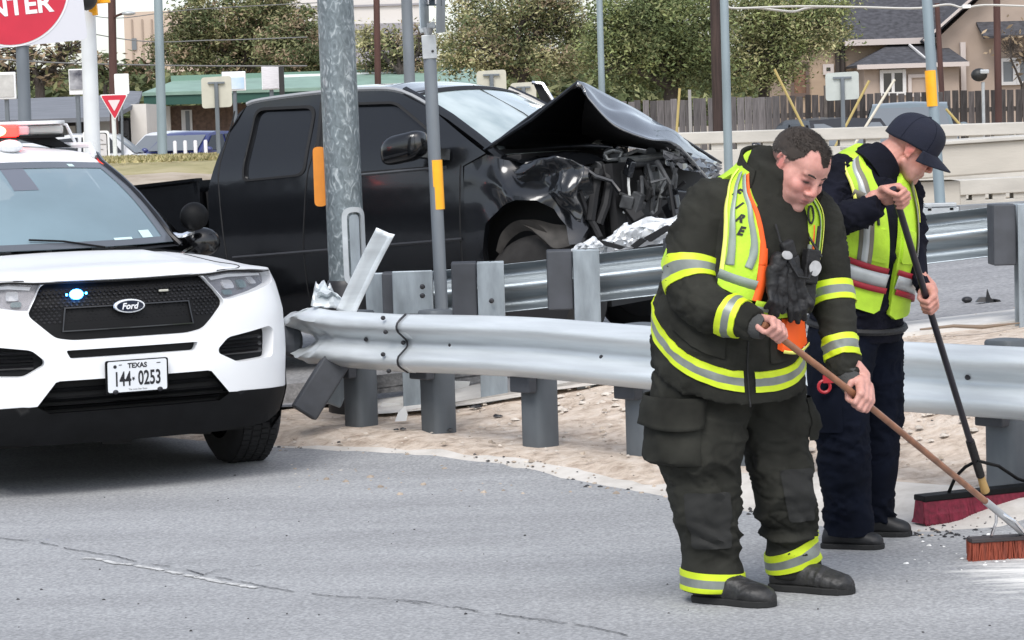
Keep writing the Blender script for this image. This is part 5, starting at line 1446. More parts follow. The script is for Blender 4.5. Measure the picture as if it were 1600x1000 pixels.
for k, px in enumerate((1078, 1290, 1450)):
    mb = MB(); p = at(px, 175, d) - b; mb.box((p.x, -.03, .88), (.06, .03, 1.76)); mb.build('batten', mat('pale_batten', (.30, .29, .28), .9) if k == 0 else M_raw, fence)

# ------------------------------------------------------------------ house behind the fence
M_wall = mat('house_siding', (.38, .285, .205), .85, var=.1, vscale=1.2, stretch=(1, 1, 4))
M_wallp = mat('house_siding_pink', (.39, .31, .255), .85, var=.1, vscale=1.5)
M_shingle = mat('dark_shingle', (.058, .058, .066), .9, var=.4, vscale=7, stretch=(1, 1, 2), bump=.4, bscale=12)
M_trimw = mat('house_trim', (.52, .46, .43), .7)
M_glassdk = mat('dark_window', (.02, .022, .026), .12, spec=.6)
M_winwhite = mat('window_white', (.62, .61, .60), .6)
M_wingrey = mat('window_grey', (.16, .175, .19), .3)
d = 70.0
house = empty('house', V((at(1420, 170, d).x, d, 1.2)), 'tan house with dark shingle roofs and a pointed gable behind the fence', 'house'); b = house.location.copy()
HP = lambda px, py, dd=0.0: at(px, py, d + dd) - b
zb = 0
def wallbox(nm, x0, x1, y1, m, dd, depth, x_off=0):
    p0, p1 = HP(x0, y1, dd), HP(x1, y1, dd); mb = MB()
    mb.box(((p0.x + p1.x) / 2, p0.y + depth / 2, p0.z / 2), (p1.x - p0.x, depth, p0.z)); return mb.build(nm, m, house)
wallbox('wall', 1232, 1660, 66, M_wall, 0, 7)
# main roof: eave at the front, ridge far behind and high
e0, e1 = HP(1316, 64), HP(1700, 52); r0, r1 = HP(1345, -60, 4), HP(1700, -75, 4)
e0.z -= .02
mb = MB(); e0.y -= .45; e1.y -= .45
e1.z = e0.z; r0.z = r1.z = e0.z + 3.0; 
mb.loft([[e0, r0], [e1, r1]], closed=False, caps=False)
mb.build('roof', M_shingle, house, solid=.12)
mb = MB(); mb.loft([[HP(1236, 66) + V((0, -.4, 0)), HP(1345, -10, 4)], [e0 + V((0.05, .02, -.02)), r0 + V((0, .1, -.1))]], closed=False, caps=False); mb.build('roof', M_shingle, house, solid=.12)
mb = MB(); mb.bar(e0 + V((0, -.05, -.05)), e1 + V((0, -.05, -.05)), .08, .16); mb.build('gutter', M_trimw, house)
# projecting gable at the right
gz = HP(1440, 57, -1)
gl, gp, gr = HP(1448, 52, -.8), HP(1600, -78, -.8), HP(1752, 40, -.8)
gl.z = gr.z = e0.z
mb = MB(); mb.prism([V((gl.x + .3, gl.y, 0)), V((gr.x, gl.y, 0)), V((gr.x, gl.y, gl.z)), V((gp.x, gl.y, gp.z - .2)), V((gl.x + .3, gl.y, gl.z))], (0, 4, 0)); mb.build('gable_wall', M_wallp, house)
mb = MB(); mb.loft([[gl + V((-.15, -.35, -.06)), gp + V((0, -.35, 0)), gr + V((.15, -.35, -.06))], [gl + V((-.15, 5, -.06)), gp + V((0, 5, 0)), gr + V((.15, 5, -.06))]], closed=False, caps=False); mb.build('gable_roof', M_shingle, house, solid=.10)
mb = MB(); mb.bar(gl + V((-.15, -.38, -.08)), gp + V((0, -.38, -.02)), .06, .16, (0, 1, 0)); mb.build('barge_board', M_trimw, house)
mb = MB(); c0, c1 = HP(1532, 42, -1.4), HP(1700, 36, -1.4); c1.z = c0.z; mb.loft([[c0 + V((0, -.4, -.25)), c0 + V((0, .6, .15))], [c1 + V((0, -.4, -.25)), c1 + V((0, .6, .15))]], closed=False, caps=False); mb.build('pent_roof', M_shingle, house, solid=.08)
# small hip-roofed bay
bay0, bay1 = HP(1350, 102, -2.2), HP(1498, 96, -2.2); bay1.z = bay0.z
mb = MB(); mb.box(((bay0.x + bay1.x) / 2, bay0.y + 1.1, bay0.z / 2), (bay1.x - bay0.x, 2.2, bay0.z)); mb.build('bay_wall', M_wallp, house)
q0, q1 = bay0 + V((-.22, -.3, 0)), bay1 + V((.22, -.3, 0)); t0, t1 = HP(1388, 70, -.2), HP(1472, 66, -.2); t1.z = t0.z
k0, k1 = q0 + V((0, 2.4, 0)), q1 + V((0, 2.4, 0))
mb = MB(); mb.add([q0, q1, t1, t0, k0, k1], [(0, 1, 2, 3), (0, 3, 4), (1, 5, 2)]); mb.build('bay_roof', M_shingle, house, solid=.06)
mb = MB(); mb.bar(q0 + V((0, 0, -.05)), q1 + V((0, 0, -.05)), .06, .12); mb.build('gutter', M_trimw, house)
mb = MB(); mb.bar(HP(1421, 70, -.6), HP(1447, 92, -2.0), .05, .05); mb.build('roof_pipe', M_winwhite, house)
def window(x0, y0, x1, y1, dd, m=M_glassdk, bars=1, frame=M_winwhite):
    p0, p1 = HP(x0, y0, dd), HP(x1, y1, dd); w, h = p1.x - p0.x, p0.z - p1.z
    c = V(((p0.x + p1.x) / 2, p0.y, (p0.z + p1.z) / 2))
    mb = MB()
    for sx in (-1, 1): mb.box(c + V((sx * w / 2, -.03, 0)), (.09, .08, h + .09))
    for sz in (-1, 1): mb.box(c + V((0, -.03, sz * h / 2)), (w - .09, .08, .09))
    for k in range(bars): mb.box(c + V((w * ((k + 1) / (bars + 1) - .5), -.02, 0)), (.08, .06, h - .09))
    f = mb.build('window', frame, house); mb = MB(); mb.box(c, (w - .02, .03, h - .02)); mb.build('pane', m, f)
window(1377, 112, 1413, 146, -2.22, M_glassdk, 1)
window(1421, 119, 1449, 148, -2.22, M_wallp, 0, M_trimw)
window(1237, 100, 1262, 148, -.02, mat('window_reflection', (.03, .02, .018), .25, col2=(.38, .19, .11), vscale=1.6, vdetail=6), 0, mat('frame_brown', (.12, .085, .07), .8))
window(1288, 103, 1300, 114, -.02, M_glassdk, 0, M_trimw)
window(1564, 94, 1585, 130, -.84, M_wingrey, 0); window(1590, 93, 1612, 129, -.84, M_wingrey, 0)
for px in (1316, 1308): 
    mb = MB(); mb.tube([HP(px, 66, -.1), V((HP(px, 66).x, -.1, 0))], .07, 6); mb.build('porch_post', mat('porch_dark', (.05, .04, .035), .9), house)
mb = MB(); p0 = HP(1504, 66, -.9); mb.box((p0.x, p0.y, p0.z / 2), (.14, .14, p0.z)); mb.build('corner_board', M_trimw, house)

# ------------------------------------------------------------------ shops at the left
M_greyroof = mat('grey_roof', (.17, .18, .20), .8, var=.15, vscale=3, stretch=(.4, 3, 3), bump=.2, bscale=9)
M_stucco = mat('pale_stucco', (.60, .57, .53), .85, var=.07, vscale=1.5)
M_greenroof = mat('green_metal_roof', (.22, .33, .27), .55, var=.12, vscale=2)
M_greendk = mat('dark_green_fascia', (.018, .075, .055), .6)
M_brick = mat('brown_brick', (.13, .085, .065), .9, var=.35, vscale=8)
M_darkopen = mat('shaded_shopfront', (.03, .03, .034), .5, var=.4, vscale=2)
d = 72.0
shop = empty('grey_roofed_shop', V((at(100, 220, d).x, d, 1.45)), 'low shop with a long grey sloping roof and pale end wall, behind the police car', 'building'); b = shop.location.copy()
SP = lambda px, py, dd=0.0: at(px, py, d + dd) - b
mb = MB(); mb.loft([[SP(-120, 192, -1.5), SP(-120, 160, 3)], [SP(186, 182, -1.5), SP(186, 148, 3)]], closed=False, caps=False); mb.build('roof', M_greyroof, shop, solid=.12)
mb = MB(); mb.loft([[SP(186, 182, -1.5), SP(186, 148, 3)], [SP(216, 166, 1.0), SP(222, 149, 3)]], closed=False, caps=False); mb.build('roof', M_greyroof, shop, solid=.12)
a_, c_ = SP(-120, 190, .3), SP(190, 184, .3)
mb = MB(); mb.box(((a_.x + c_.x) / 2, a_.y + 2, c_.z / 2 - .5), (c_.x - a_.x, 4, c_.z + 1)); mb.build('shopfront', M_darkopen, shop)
for px in (52, 100, 122, 150):
    mb = MB(); p = SP(px, 190, .2); mb.box((p.x, p.y, p.z / 2 - .3), (.14, .1, p.z + .6)); mb.build('mullion', M_wingrey, shop)
for px0, px1 in ((60, 95), (104, 119), (0, 48)):
    p0, p1 = SP(px0, 197, .24), SP(px1, 222, .24); mb = MB(); mb.box(((p0.x + p1.x) / 2, p0.y, (p0.z + p1.z) / 2), (p1.x - p0.x, .03, p0.z - p1.z)); mb.build('window', M_wingrey if px0 != 104 else M_winwhite, shop)
a_, c_ = SP(153, 182, .25), SP(185, 182, .25)
mb = MB(); mb.box(((a_.x + c_.x) / 2, a_.y, a_.z / 2 - .2), (c_.x - a_.x, .1, a_.z + .3)); mb.build('wall', mat('grey_stucco', (.42, .41, .40), .85, var=.06, vscale=2), shop)
a_, c_ = SP(203, 163, .2), SP(228, 160, .2)
mb = MB(); mb.box(((a_.x + c_.x) / 2, a_.y + 1.5, a_.z / 2 - .3), (c_.x - a_.x, 3, a_.z + .6)); mb.build('end_wall', M_stucco, shop)
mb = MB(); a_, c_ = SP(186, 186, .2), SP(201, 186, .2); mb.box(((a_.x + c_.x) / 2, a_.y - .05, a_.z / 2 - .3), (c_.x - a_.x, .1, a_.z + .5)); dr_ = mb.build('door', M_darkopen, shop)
mb = MB(); p = SP(194, 212, .1); mb.ball(p, (.1, .06, .06)); mb.build('door_handle', M_signblack, dr_)
d = 78.0
shop2 = empty('green_roofed_shop', V((at(400, 220, d).x, d, 1.45)), 'long low shop with a pale green roof and dark green fascia, behind the pickup', 'building'); b = shop2.location.copy()
mb = MB(); mb.loft([[SP(222, 150, -1), SP(272, 131, 3)], [SP(760, 134, -1), SP(742, 112, 3)]], closed=False, caps=False); mb.build('roof', M_greenroof, shop2, solid=.1)
mb = MB(); mb.bar(SP(268, 127, 3), SP(742, 112, 3), .25, .34); mb.build('roof_upstand', mat('green_upstand', (.16, .27, .21), .6), shop2)
mb = MB(); mb.bar(SP(440, 119, 2.6), SP(742, 111, 2.6), .1, .09); mb.build('ridge_cap', M_signwhite, shop2)
mb = MB(); mb.bar(SP(225, 157, -.9), SP(760, 141, -.9), .1, .30); mb.build('fascia', M_greendk, shop2)
a_, c_ = SP(262, 166, .5), SP(760, 150, .5); mb = MB(); mb.box(((a_.x + c_.x) / 2, a_.y + 2, a_.z / 2 - .3), (c_.x - a_.x, 4, a_.z + .6)); mb.build('wall', M_brick, shop2)
a_, c_ = SP(226, 167, .45), SP(266, 167, .45); mb = MB(); mb.box(((a_.x + c_.x) / 2, a_.y + 1.2, a_.z / 2 - .4), (c_.x - a_.x, 2.6, a_.z + .8)); mb.build('pale_wall', M_stucco, shop2)
a_, c_ = SP(283, 172, .45), SP(301, 206, .45); mb = MB(); mb.box(((a_.x + c_.x) / 2, a_.y, (a_.z + c_.z) / 2), (c_.x - a_.x, .06, a_.z - c_.z)); w_ = mb.build('window', M_winwhite, shop2)
mb = MB(); mb.box(((a_.x + c_.x) / 2 + .03, a_.y - .03, (a_.z + c_.z) / 2), ((c_.x - a_.x) * .4, .03, (a_.z - c_.z) * .9)); mb.build('pane', M_wingrey, w_)
# far blocks rising over the trees
d = 210.0
e = empty('tan_tower', V((at(250, 60, d).x, d, 2)), 'distant tan block with panel joints rising over the trees at left', 'building'); b = e.location.copy()
M_tan = mat('tan_panel', (.52, .42, .34), .85, var=.06, vscale=.2)
p0, p1 = at(193, 19, d) - b, at(322, 10, d) - b
mb = MB(); mb.box(((p0.x + p1.x) / 2, 6, p0.z / 2), (p1.x - p0.x, 12, p0.z)); mb.build('wall', M_tan, e)
for px in (206, 222, 237, 253, 270):
    mb = MB(); p = at(px, 30, d) - b; mb.box((p.x, -.05, p.z / 2), (.12, .1, p.z)); mb.build('joint', mat('joint_brown', (.33, .26, .21), .9), e)
mb = MB(); p0, p1 = at(206, 60, d) - b, at(214, 78, d) - b; mb.box(((p0.x + p1.x) / 2, -.1, (p0.z + p1.z) / 2), (p1.x - p0.x, .1, p0.z - p1.z)); mb.build('window', M_wingrey, e)
d = 170.0
e = empty('white_block', V((at(540, 40, d).x, d, 2)), 'distant off-white block with a grey lower band, behind the thick pole', 'building'); b = e.location.copy()
M_off = mat('off_white_panel', (.62, .59, .56), .8, var=.04, vscale=.2); M_lilac = mat('grey_band', (.30, .29, .31), .8)
p0, p1 = at(430, -30, d) - b, at(655, -30, d) - b
mb = MB(); mb.box(((p0.x + p1.x) / 2, 6, p0.z / 2), (p1.x - p0.x, 12, p0.z)); mb.build('wall', M_off, e)
p2 = at(655, 30, d) - b
mb = MB(); mb.box(((p0.x + p1.x) / 2, -.1, p2.z / 2 - .2), (p1.x - p0.x, .2, p2.z)); mb.build('lower_band', M_lilac, e)
mb = MB(); mb.box(((p0.x + p1.x) / 2, -.1, (at(600, 8, d) - b).z), (p1.x - p0.x, .1, .12)); mb.build('joint', M_lilac, e)

# ------------------------------------------------------------------ small signs and fittings further back
def board_sign(px0, py0, px1, py1, d, label, m, inner=None, feet=True, name='hoarding'):
    c0 = at((px0 + px1) / 2, (py0 + py1) / 2, d); w, h = (px1 - px0) * d / FPX, (py1 - py0) * d / FPX
    e = empty(name, V((c0.x, c0.y, terrain(c0.x, c0.y))), label, 'sign'); c = c0 - e.location
    mb = MB(); mb.box(c, (w, .1, h)); mb.build('panel', m, e, bevel=.02)
    if inner:
        mb = MB(); mb.box(c + V((inner[1] * w, -.06, inner[2] * h)), (w * inner[3], .03, h * inner[4])); mb.build('face', inner[0], e)
    mb = MB(); mb.tube([c + V((0, .08, 0)), V((0, .08, -.2))], .06, 8); mb.build('post', M_greypole, e)
    return e
board_sign(-8, 113, 25, 155, 66, 'grey framed panel sign at the left frame edge above the grey roof', M_signwhite, (mat('panel_grey', (.50, .49, .47), .6, var=.12, vscale=6), -.02, 0, .85, .82))
board_sign(108, 108, 131, 148, 66, 'dark poster sign with a white base left of the white signal pole', M_signwhite, (mat('poster_dark', (.03, .03, .05), .5, col2=(.5, .5, .52), vscale=3), 0, .08, .86, .75))
board_sign(347, 112, 384, 142, 74, 'white sign with a pale blue panel on the green roof line', M_signwhite, (mat('pale_blue_panel', (.32, .50, .68), .5, col2=(.7, .75, .8), vscale=2), .08, -.1, .7, .6))
board_sign(409, 103, 437, 140, 74, 'upright white sign with faint lines beside a dark upright, left of the thick pole', M_signwhite, (mat('faint_panel', (.66, .64, .66), .5, var=.1, vscale=8, stretch=(1, 1, 8)), 0, 0, .9, .9))
e = tag(MB().box((0, 0, 1.3), (.14, .14, 2.7)).build('dark_upright', M_signblack, None, loc=foot(441, 150, 73.5)), 'black square upright standing beside the white sign with faint lines', 'post')
e.location.z = at(441, 140, 73.5).z - 2.0
bol = None
for k, px in enumerate((274, 290, 306, 322)):
    p = foot(px, 244, 62); zt = at(px, 220, 62).z
    if bol is None:
        mb = MB(); mb.tube([(0, 0, 0), (0, 0, zt - p.z - .03), (0, 0, zt - p.z)], [.045, .045, .03], 10); bol = mb.build('bollard', mat('bollard_white', (.70, .68, .68), .6), None, True, loc=p); o = bol
    else: o = bol.copy(); COL.objects.link(o); o.location = p
    tag(o, 'slim white bollard in front of the blue car, ' + ('first', 'second', 'third', 'fourth')[k] + ' from the light pole', 'bollard', 'white bollards before the blue car')

# cables overhead
M_cable = mat('pale_cable', (.50, .49, .46), .6); M_cabledk = mat('grey_cable', (.16, .16, .16), .7)
def cable(pts, d, r, m, label):
    P = [at(px, py, d) for px, py in resample(pts, 40)]; o = P[0]
    mb = MB(); mb.tube([p - o for p in P], r, 5); return tag(mb.build('overhead_cable', m, None, True, loc=o), label, 'cable')
cable([(1137, 8), (1150, 13), (1240, 10), (1340, 11), (1430, 13), (1480, 7), (1505, 12), (1540, 8), (1610, 10)], 45, .020, M_cable, 'pale looping cable strung above the house roof at top right')
cable([(1180, 12), (1215, 16), (1240, 18), (1260, 13), (1290, 10)], 45.1, .022, M_cable, 'slack loop of pale cable hanging left of the house roof')
mb = MB(); mb.box((0, 0, 0), (.14, .08, .06)); tag(mb.build('cable_splice', M_signwhite, None, loc=at(1510, 10, 44.9)), 'small white splice box on the pale overhead cable', 'splice box')
cable([(-10, 92), (90, 98), (200, 101), (330, 103), (480, 103)], 64, .018, M_cabledk, 'grey cable sagging across the trees at left, lower of three')
cable([(-10, 20), (200, 62), (330, 63), (480, 58)], 64, .014, M_cabledk, 'grey cable crossing the tan tower at left, upper of three')
cable([(140, 24), (190, 28), (300, 15), (500, 4)], 66, .012, M_cabledk, 'thin grey cable from the brown lamp pole to the treetops')
M_guard = mat('yellow_guy_guard', (.45, .35, .13), .6)
for (x0, y0, x1, y1, dd, lab, m) in ((1210, 108, 1256, 200, 43, 'yellow guy-wire guard slanting down left of the grey sign back', M_guard), (1358, 126, 1320, 200, 43, 'yellow guy-wire guard slanting down right of the grey sign back', M_guard),
                       (1398, 124, 1366, 176, 43, 'pale guy-wire guard slanting down above the parked silver car', mat('pale_guard', (.66, .62, .52), .6)), (1062, 138, 1058, 195, 43, 'short upright yellow guard in front of the fence left of the wooden pole', M_guard), (1478, 170, 1500, 195, 43, 'short yellow guard slanting down right of the cap', M_guard)):
    a, c = at(x0, y0, dd), at(x1, y1, dd); dr_ = (c - a).normalized(); c = c + dr_ * .9
    o = MB().tube([a - c, V((0, 0, 0))], .022, 8).build('guy_guard', m, None, True, loc=c); tag(o, lab, 'guy guard')
e = empty('meter_post', foot(1528, 190, 46), 'dark domed meter on a thin pale post before the house wall', 'meter'); b = e.location.copy()
MB().tube([at(1536, 128, 46) - b, at(1537, 192, 46) - b, V((.05, 0, -.1))], .03, 8).build('post', M_sleeve, e, True)
mb = MB(); mb.ball(at(1530, 117, 46) - b, (.15, .12, .12)); mb.build('meter_head', M_signblack, e, True)
mb = MB(); mb.box(at(1538, 112, 45.9) - b, (.16, .1, .08)); mb.build('meter_cap', M_sleeve, e, bevel=.02)

# ------------------------------------------------------------------ parked cars further back
def car(px, py, d, rot, paint, label, hscale=1.0, kind='car', L=4.5, W=1.8, H=1.5):
    """nose towards local -x"""
    p = at(px, py, d); z = p.z - H
    e = empty('parked_car', V((p.x, p.y, z)), label, 'car', None, rot)
    prof = [(-L / 2, .35), (-L / 2 + .02, .62), (-L / 2 + .25, .78), (-L * .25, .92), (-L * .12, 1.0), (L * .36, 1.02), (L / 2 - .05, .95), (L / 2, .6), (L / 2 - .03, .35)]
    ring = lambda s, k: [V((x * (1 if abs(s) < .9 else .985), s * W / 2, z_ * (1 if abs(s) < .9 else .985))) for x, z_ in prof]
    mb = MB(); mb.loft([ring(s, 0) for s in (-1, -.86, 0, .86, 1)]); mb.build('body', paint, e, True, angle=30)
    cab = [(-L * .16, .98), (-L * .02, H - .06), (L * .05, H), (L * .28, H - .02), (L * .40, 1.0)]
    mb = MB(); mb.loft([[V((x, s * W * (.47 if z_ < 1.1 else .39) * (1 if abs(s) > .5 else s), z_ + (.03 if s == 0 else 0))) for x, z_ in cab] for s in (-1, 0, 1)]); mb.build('cabin', paint, e, True, angle=30)
    for s in (-1, 1):
        for xs in (((-L * .11, 1.03), (-L * .005, H - .10), (L * .10, H - .07), (L * .10, 1.03)), ((L * .12, 1.03), (L * .12, H - .07), (L * .27, H - .09), (L * .34, 1.04))):
            mb = MB(); mb.prism([V((x, s * W * lerp(.475, .398, clamp((z_ - 1.0) / (H - 1.0))), z_)) for x, z_ in xs], (0, s * .012, 0)); mb.build('side_window', M_glassdk, e)
    for x0, x1, nm in ((-L * .158, -L * .03, 'windscreen'), (L * .395, L * .292, 'rear_window')):
        mb = MB(); o_ = -.012 if nm == 'windscreen' else .012
        mb.loft([[V((x0 + o_ * 1.5, s * W * .42, 1.03)) for s in (-1, 1)], [V((x1 + o_ * 1.5, s * W * .36, H - .09)) for s in (-1, 1)]], closed=False, caps=False); mb.build(nm, M_wingrey, e, solid=.01)
    for x in (-L * .32, L * .32):
        for s in (-1, 1):
            mb = MB(); mb.tube([V((x, s * (W / 2 - .2), .32)), V((x, s * (W / 2 + .01), .32))], .32, 20); w = mb.build('wheel', M_tyre, e, True)
            MB().tube([V((x, s * (W / 2 - .1), .32)), V((x, s * (W / 2 + .02), .32))], .19, 14).build('rim', M_sleeve, w, True)
    for s in (-1, 1):
        mb = MB(); mb.ball((-L / 2 + .12, s * W * .38, .70), (.12, .2, .08)); mb.build('headlight', M_winwhite, e, True)
        mb = MB(); mb.ball((L / 2 - .08, s * W * .40, .82), (.08, .16, .10)); mb.build('tail_light', mat('tail_light_red', (.45, .05, .09), .3), e, True)
        mb = MB(); mb.ball((-L * .12, s * (W / 2 + .1), 1.05), (.08, .1, .07)); mb.build('mirror', paint, e, True)
    return e
car(294, 206, 66, math.radians(62), mat('blue_car_paint', (.035, .045, .16), .3, coat=.6), 'dark blue car parked before the green roofed shop, behind the bollards')
car(264, 206, 69, math.radians(64), mat('white_car_paint', (.66, .67, .68), .3, coat=.6), 'white car showing beyond the nose of the blue car')
car(1421, 161, 48.6, math.radians(80), mat('silver_blue_paint', (.15, .185, .20), .3, coat=.6), 'silver-blue car parked along the wooden fence behind the cap', L=4.6)
car(1276, 186, 46, math.radians(-70), mat('black_car_paint', (.02, .02, .022), .3, coat=.6), 'dark car just showing its roof above the parapet left of the grey sign post', L=3.9)
car(100, 211, 62, math.radians(0), mat('light_grey_car', (.55, .56, .58), .35, coat=.5), 'pale car showing over the police car roof at far left')

# ------------------------------------------------------------------ trees
def leafmat(name, c): 
    m = mat(name, tuple(q * 1.18 for q in c), .75, var=.45, vscale=1.1, vdetail=3, spec=.2); return m
M_leaf_dk = leafmat('leaf_dark_green', (.080, .100, .046)); M_leaf_mid = leafmat('leaf_olive', (.165, .172, .082)); M_leaf_lt = leafmat('leaf_light_olive', (.32, .30, .16))
M_leaf_gr = leafmat('leaf_green', (.115, .145, .062)); M_leaf_gr2 = leafmat('leaf_fresh_green', (.22, .25, .105)); M_leaf_br = leafmat('leaf_brown', (.25, .19, .125)); M_leaf_tan = leafmat('leaf_straw', (.30, .25, .16))
M_bark = mat('bark', (.055, .045, .038), .9, var=.4, vscale=8, stretch=(3, 3, .6), bump=.5, bscale=14)
def tree(name, label, d, base_px, lobes, n, size, mats, trunk, seed, group=None, twigs=14, spread=.22, bare=0):
    rr = random.Random(seed)
    g = at(base_px, 190, d); base = V((g.x, g.y, terrain(g.x, g.y)))
    e = empty(name, base, label, 'tree', group)
    L_ = []
    for (px, py, rx, ry) in lobes:
        c = at(px, py, d + rr.uniform(-1, 1)) - base; k = d / FPX
        L_.append((c, rx * k, ry * k))
    # trunk and limbs
    mb = MB(); top = V((trunk[0] * d / FPX, 0, 0)) if False else None
    t0 = V((0, 0, -.1)); fork = V(((at(trunk[0], trunk[1], d) - base).x, 0, max(1.0, (at(trunk[0], trunk[1], d) - base).z)))
    R0_ = trunk[2]
    mb.tube([t0, t0.lerp(fork, .5) + V((rr.uniform(-.1, .1), 0, 0)), fork], [R0_, R0_ * .85, R0_ * .7], 9)
    for c, rx, rz in L_:
        mid = fork.lerp(c, .5) + V((rr.uniform(-.3, .3), rr.uniform(-.3, .3), rr.uniform(0, .4)))
        mb.tube([fork - V((0, 0, .1)), mid, c], [R0_ * .55, R0_ * .34, R0_ * .15], 6)
        for k in range(twigs):
            s = mid.lerp(c, rr.random()); a = rr.uniform(0, 2 * PI); q = c + V((math.cos(a) * rx * rr.uniform(.4, 1), rr.uniform(-.6, .6) * rx, math.sin(a) * rz * rr.uniform(.4, 1)))
            m_ = s.lerp(q, .5) + V((rr.uniform(-.25, .25), 0, rr.uniform(-.1, .3)))
            mb.tube([s, m_, q], [R0_ * .13, R0_ * .08, R0_ * .03], 4, cap=False)
    mb.build('trunk', M_bark, e, True)
    tot = sum(rx * rz for _, rx, rz in L_)
    mb = MB()
    for c, rx, rz in L_:
        m = int(n * rx * rz / tot); ncl = max(8, m // 95)
        for q in range(ncl):
            while True:
                u = V((rr.uniform(-1, 1), rr.uniform(-1, 1), rr.uniform(-1, 1)))
                if .35 < u.length < 1: break
            cc = c + V((u.x * rx, u.y * rx * .8, u.z * rz)); ml = rr.choices(range(len(mats)), [w for _, w in mats])[0]
            sp = spread * rr.uniform(.6, 1.4)
            for _ in range(m // ncl):
                p = cc + V((rr.gauss(0, sp), rr.gauss(0, sp), rr.gauss(0, sp * .7)))
                s = size * rr.uniform(.5, 1.3); a = V((rr.gauss(0, 1), rr.gauss(0, 1), rr.gauss(0, .7))).normalized(); b_ = a.cross(V((rr.gauss(0, 1), rr.gauss(0, 1), rr.gauss(0, 1)))).normalized()
                mb.add([p - a * s, p + b_ * s * .38, p + a * s, p - b_ * s * .38], [(0, 1, 2, 3)], ml if rr.random() < .8 else rr.randrange(len(mats)))
    mb.build('crown', [m for m, _ in mats], e, fix=False)
    return e
G = 'trees beyond the road'
tree('oak_tree', 'dense dark evergreen tree standing over the green roofed shop', 92, 350, [(330, 35, 62, 48), (400, 45, 58, 48), (290, 75, 50, 32), (445, 80, 48, 38), (360, 90, 80, 32), (420, 10, 40, 32), (480, 60, 40, 50)], 42000, .080, [(M_leaf_dk, 4), (M_leaf_mid, 5), (M_leaf_lt, 1.5), (M_leaf_br, .8)], (370, 120, .35), 3, G)
tree('oak_tree', 'tall thin topped tree just left of the thick galvanised pole', 88, 455, [(455, 52, 30, 24), (440, 75, 36, 30), (480, 95, 45, 25)], 12000, .080, [(M_leaf_dk, 3), (M_leaf_mid, 4), (M_leaf_br, 1.5)], (460, 120, .2), 9, G)
tree('mesquite_tree', 'sparse brownish tree seen between the thick pole and the sign post', 80, 620, [(575, 70, 30, 30), (612, 70, 38, 34), (650, 95, 40, 24), (600, 105, 46, 16), (665, 60, 22, 26)], 4600, .075, [(M_leaf_br, 3), (M_leaf_mid, 3), (M_leaf_lt, 2), (M_leaf_tan, 1.5)], (625, 110, .16), 5, G, 40)
tree('mesquite_tree', 'olive feathery tree with a forked dark trunk behind the tan sign backs', 66, 815, [(750, 30, 52, 42), (820, 45, 62, 46), (785, 85, 66, 32), (865, 90, 42, 30), (740, 70, 38, 40), (880, 30, 48, 42), (830, 5, 60, 25), (905, 80, 40, 45), (700, 90, 30, 30)], 27000, .058, [(M_leaf_mid, 4), (M_leaf_lt, 2.5), (M_leaf_dk, 2.2), (M_leaf_br, .8)], (815, 115, .17), 6, G, 20)
tree('elm_tree', 'big green tree filling the frame left of the wooden utility pole', 60, 1040, [(1020, 30, 58, 45), (1080, 40, 62, 50), (1050, 85, 62, 42), (990, 60, 44, 46), (1000, 110, 46, 28), (1090, 105, 46, 32), (960, 30, 34, 46), (1040, 0, 55, 25), (950, 90, 34, 45)], 40000, .055, [(M_leaf_gr, 5), (M_leaf_mid, 2.5), (M_leaf_gr2, 1.8), (M_leaf_dk, 2)], (1050, 130, .22), 7, G)
tree('elm_tree', 'light green spreading tree overhanging the left end of the house', 62, 1190, [(1160, 30, 46, 44), (1210, 40, 54, 48), (1265, 45, 44, 38), (1180, 90, 46, 40), (1150, 115, 32, 30), (1235, 10, 60, 24), (1300, 50, 28, 28), (1215, 95, 36, 34), (1295, 15, 36, 22)], 27000, .055, [(M_leaf_gr2, 2.5), (M_leaf_mid, 3.5), (M_leaf_gr, 2.6), (M_leaf_lt, 2)], (1195, 125, .18), 8, G, 20)
tree('bare_tree', 'bare brown tree with twiggy limbs behind the round red sign', 84, 60, [(30, 80, 50, 22), (90, 92, 45, 24), (60, 118, 60, 24), (110, 75, 28, 18), (10, 115, 40, 26)], 900, .14, [(M_leaf_br, 4), (M_leaf_mid, 2)], (62, 130, .22), 10, G, 60)
tree('bare_tree', 'thin bare tree between the brown lamp pole and the tan tower', 88, 160, [(152, 100, 18, 22), (170, 115, 24, 20), (225, 112, 40, 20)], 700, .15, [(M_leaf_br, 3), (M_leaf_dk, 3)], (165, 130, .1), 11, G, 40)
tree('bare_tree', 'bare reddish shrubby tree in front of the house gable at right', 66, 1590, [(1580, 70, 30, 26), (1600, 90, 34, 26)], 150, .1, [(M_leaf_br, 3)], (1598, 130, .07), 12, G, 60)
# far wood that closes the horizon
mb = MB(); rr = random.Random(21)
for k in range(44000):
    px = rr.uniform(-900, 2500); d = rr.uniform(104, 125); top = 100 + 16 * noise.noise((px * .012, 0, 0)) + 9 * noise.noise((px * .05, 3, 0)) - (px - 800) * .02
    py = rr.uniform(top, 205); p = at(px, py, d)
    s = rr.uniform(.20, .42); a = V((rr.gauss(0, 1), rr.gauss(0, 1), rr.gauss(0, .7))).normalized(); b_ = a.cross(V((rr.gauss(0, 1), rr.gauss(0, 1), rr.gauss(0, 1)))).normalized()
    mb.add([p - a * s, p + b_ * s * .5, p + a * s, p - b_ * s * .5], [(0, 1, 2, 3)], 0 if rr.random() < .6 else 1)
tag(mb.build('far_woods', [M_leaf_dk, M_leaf_mid], None, fix=False), 'dark wooded strip closing the horizon', None, None, 'stuff')
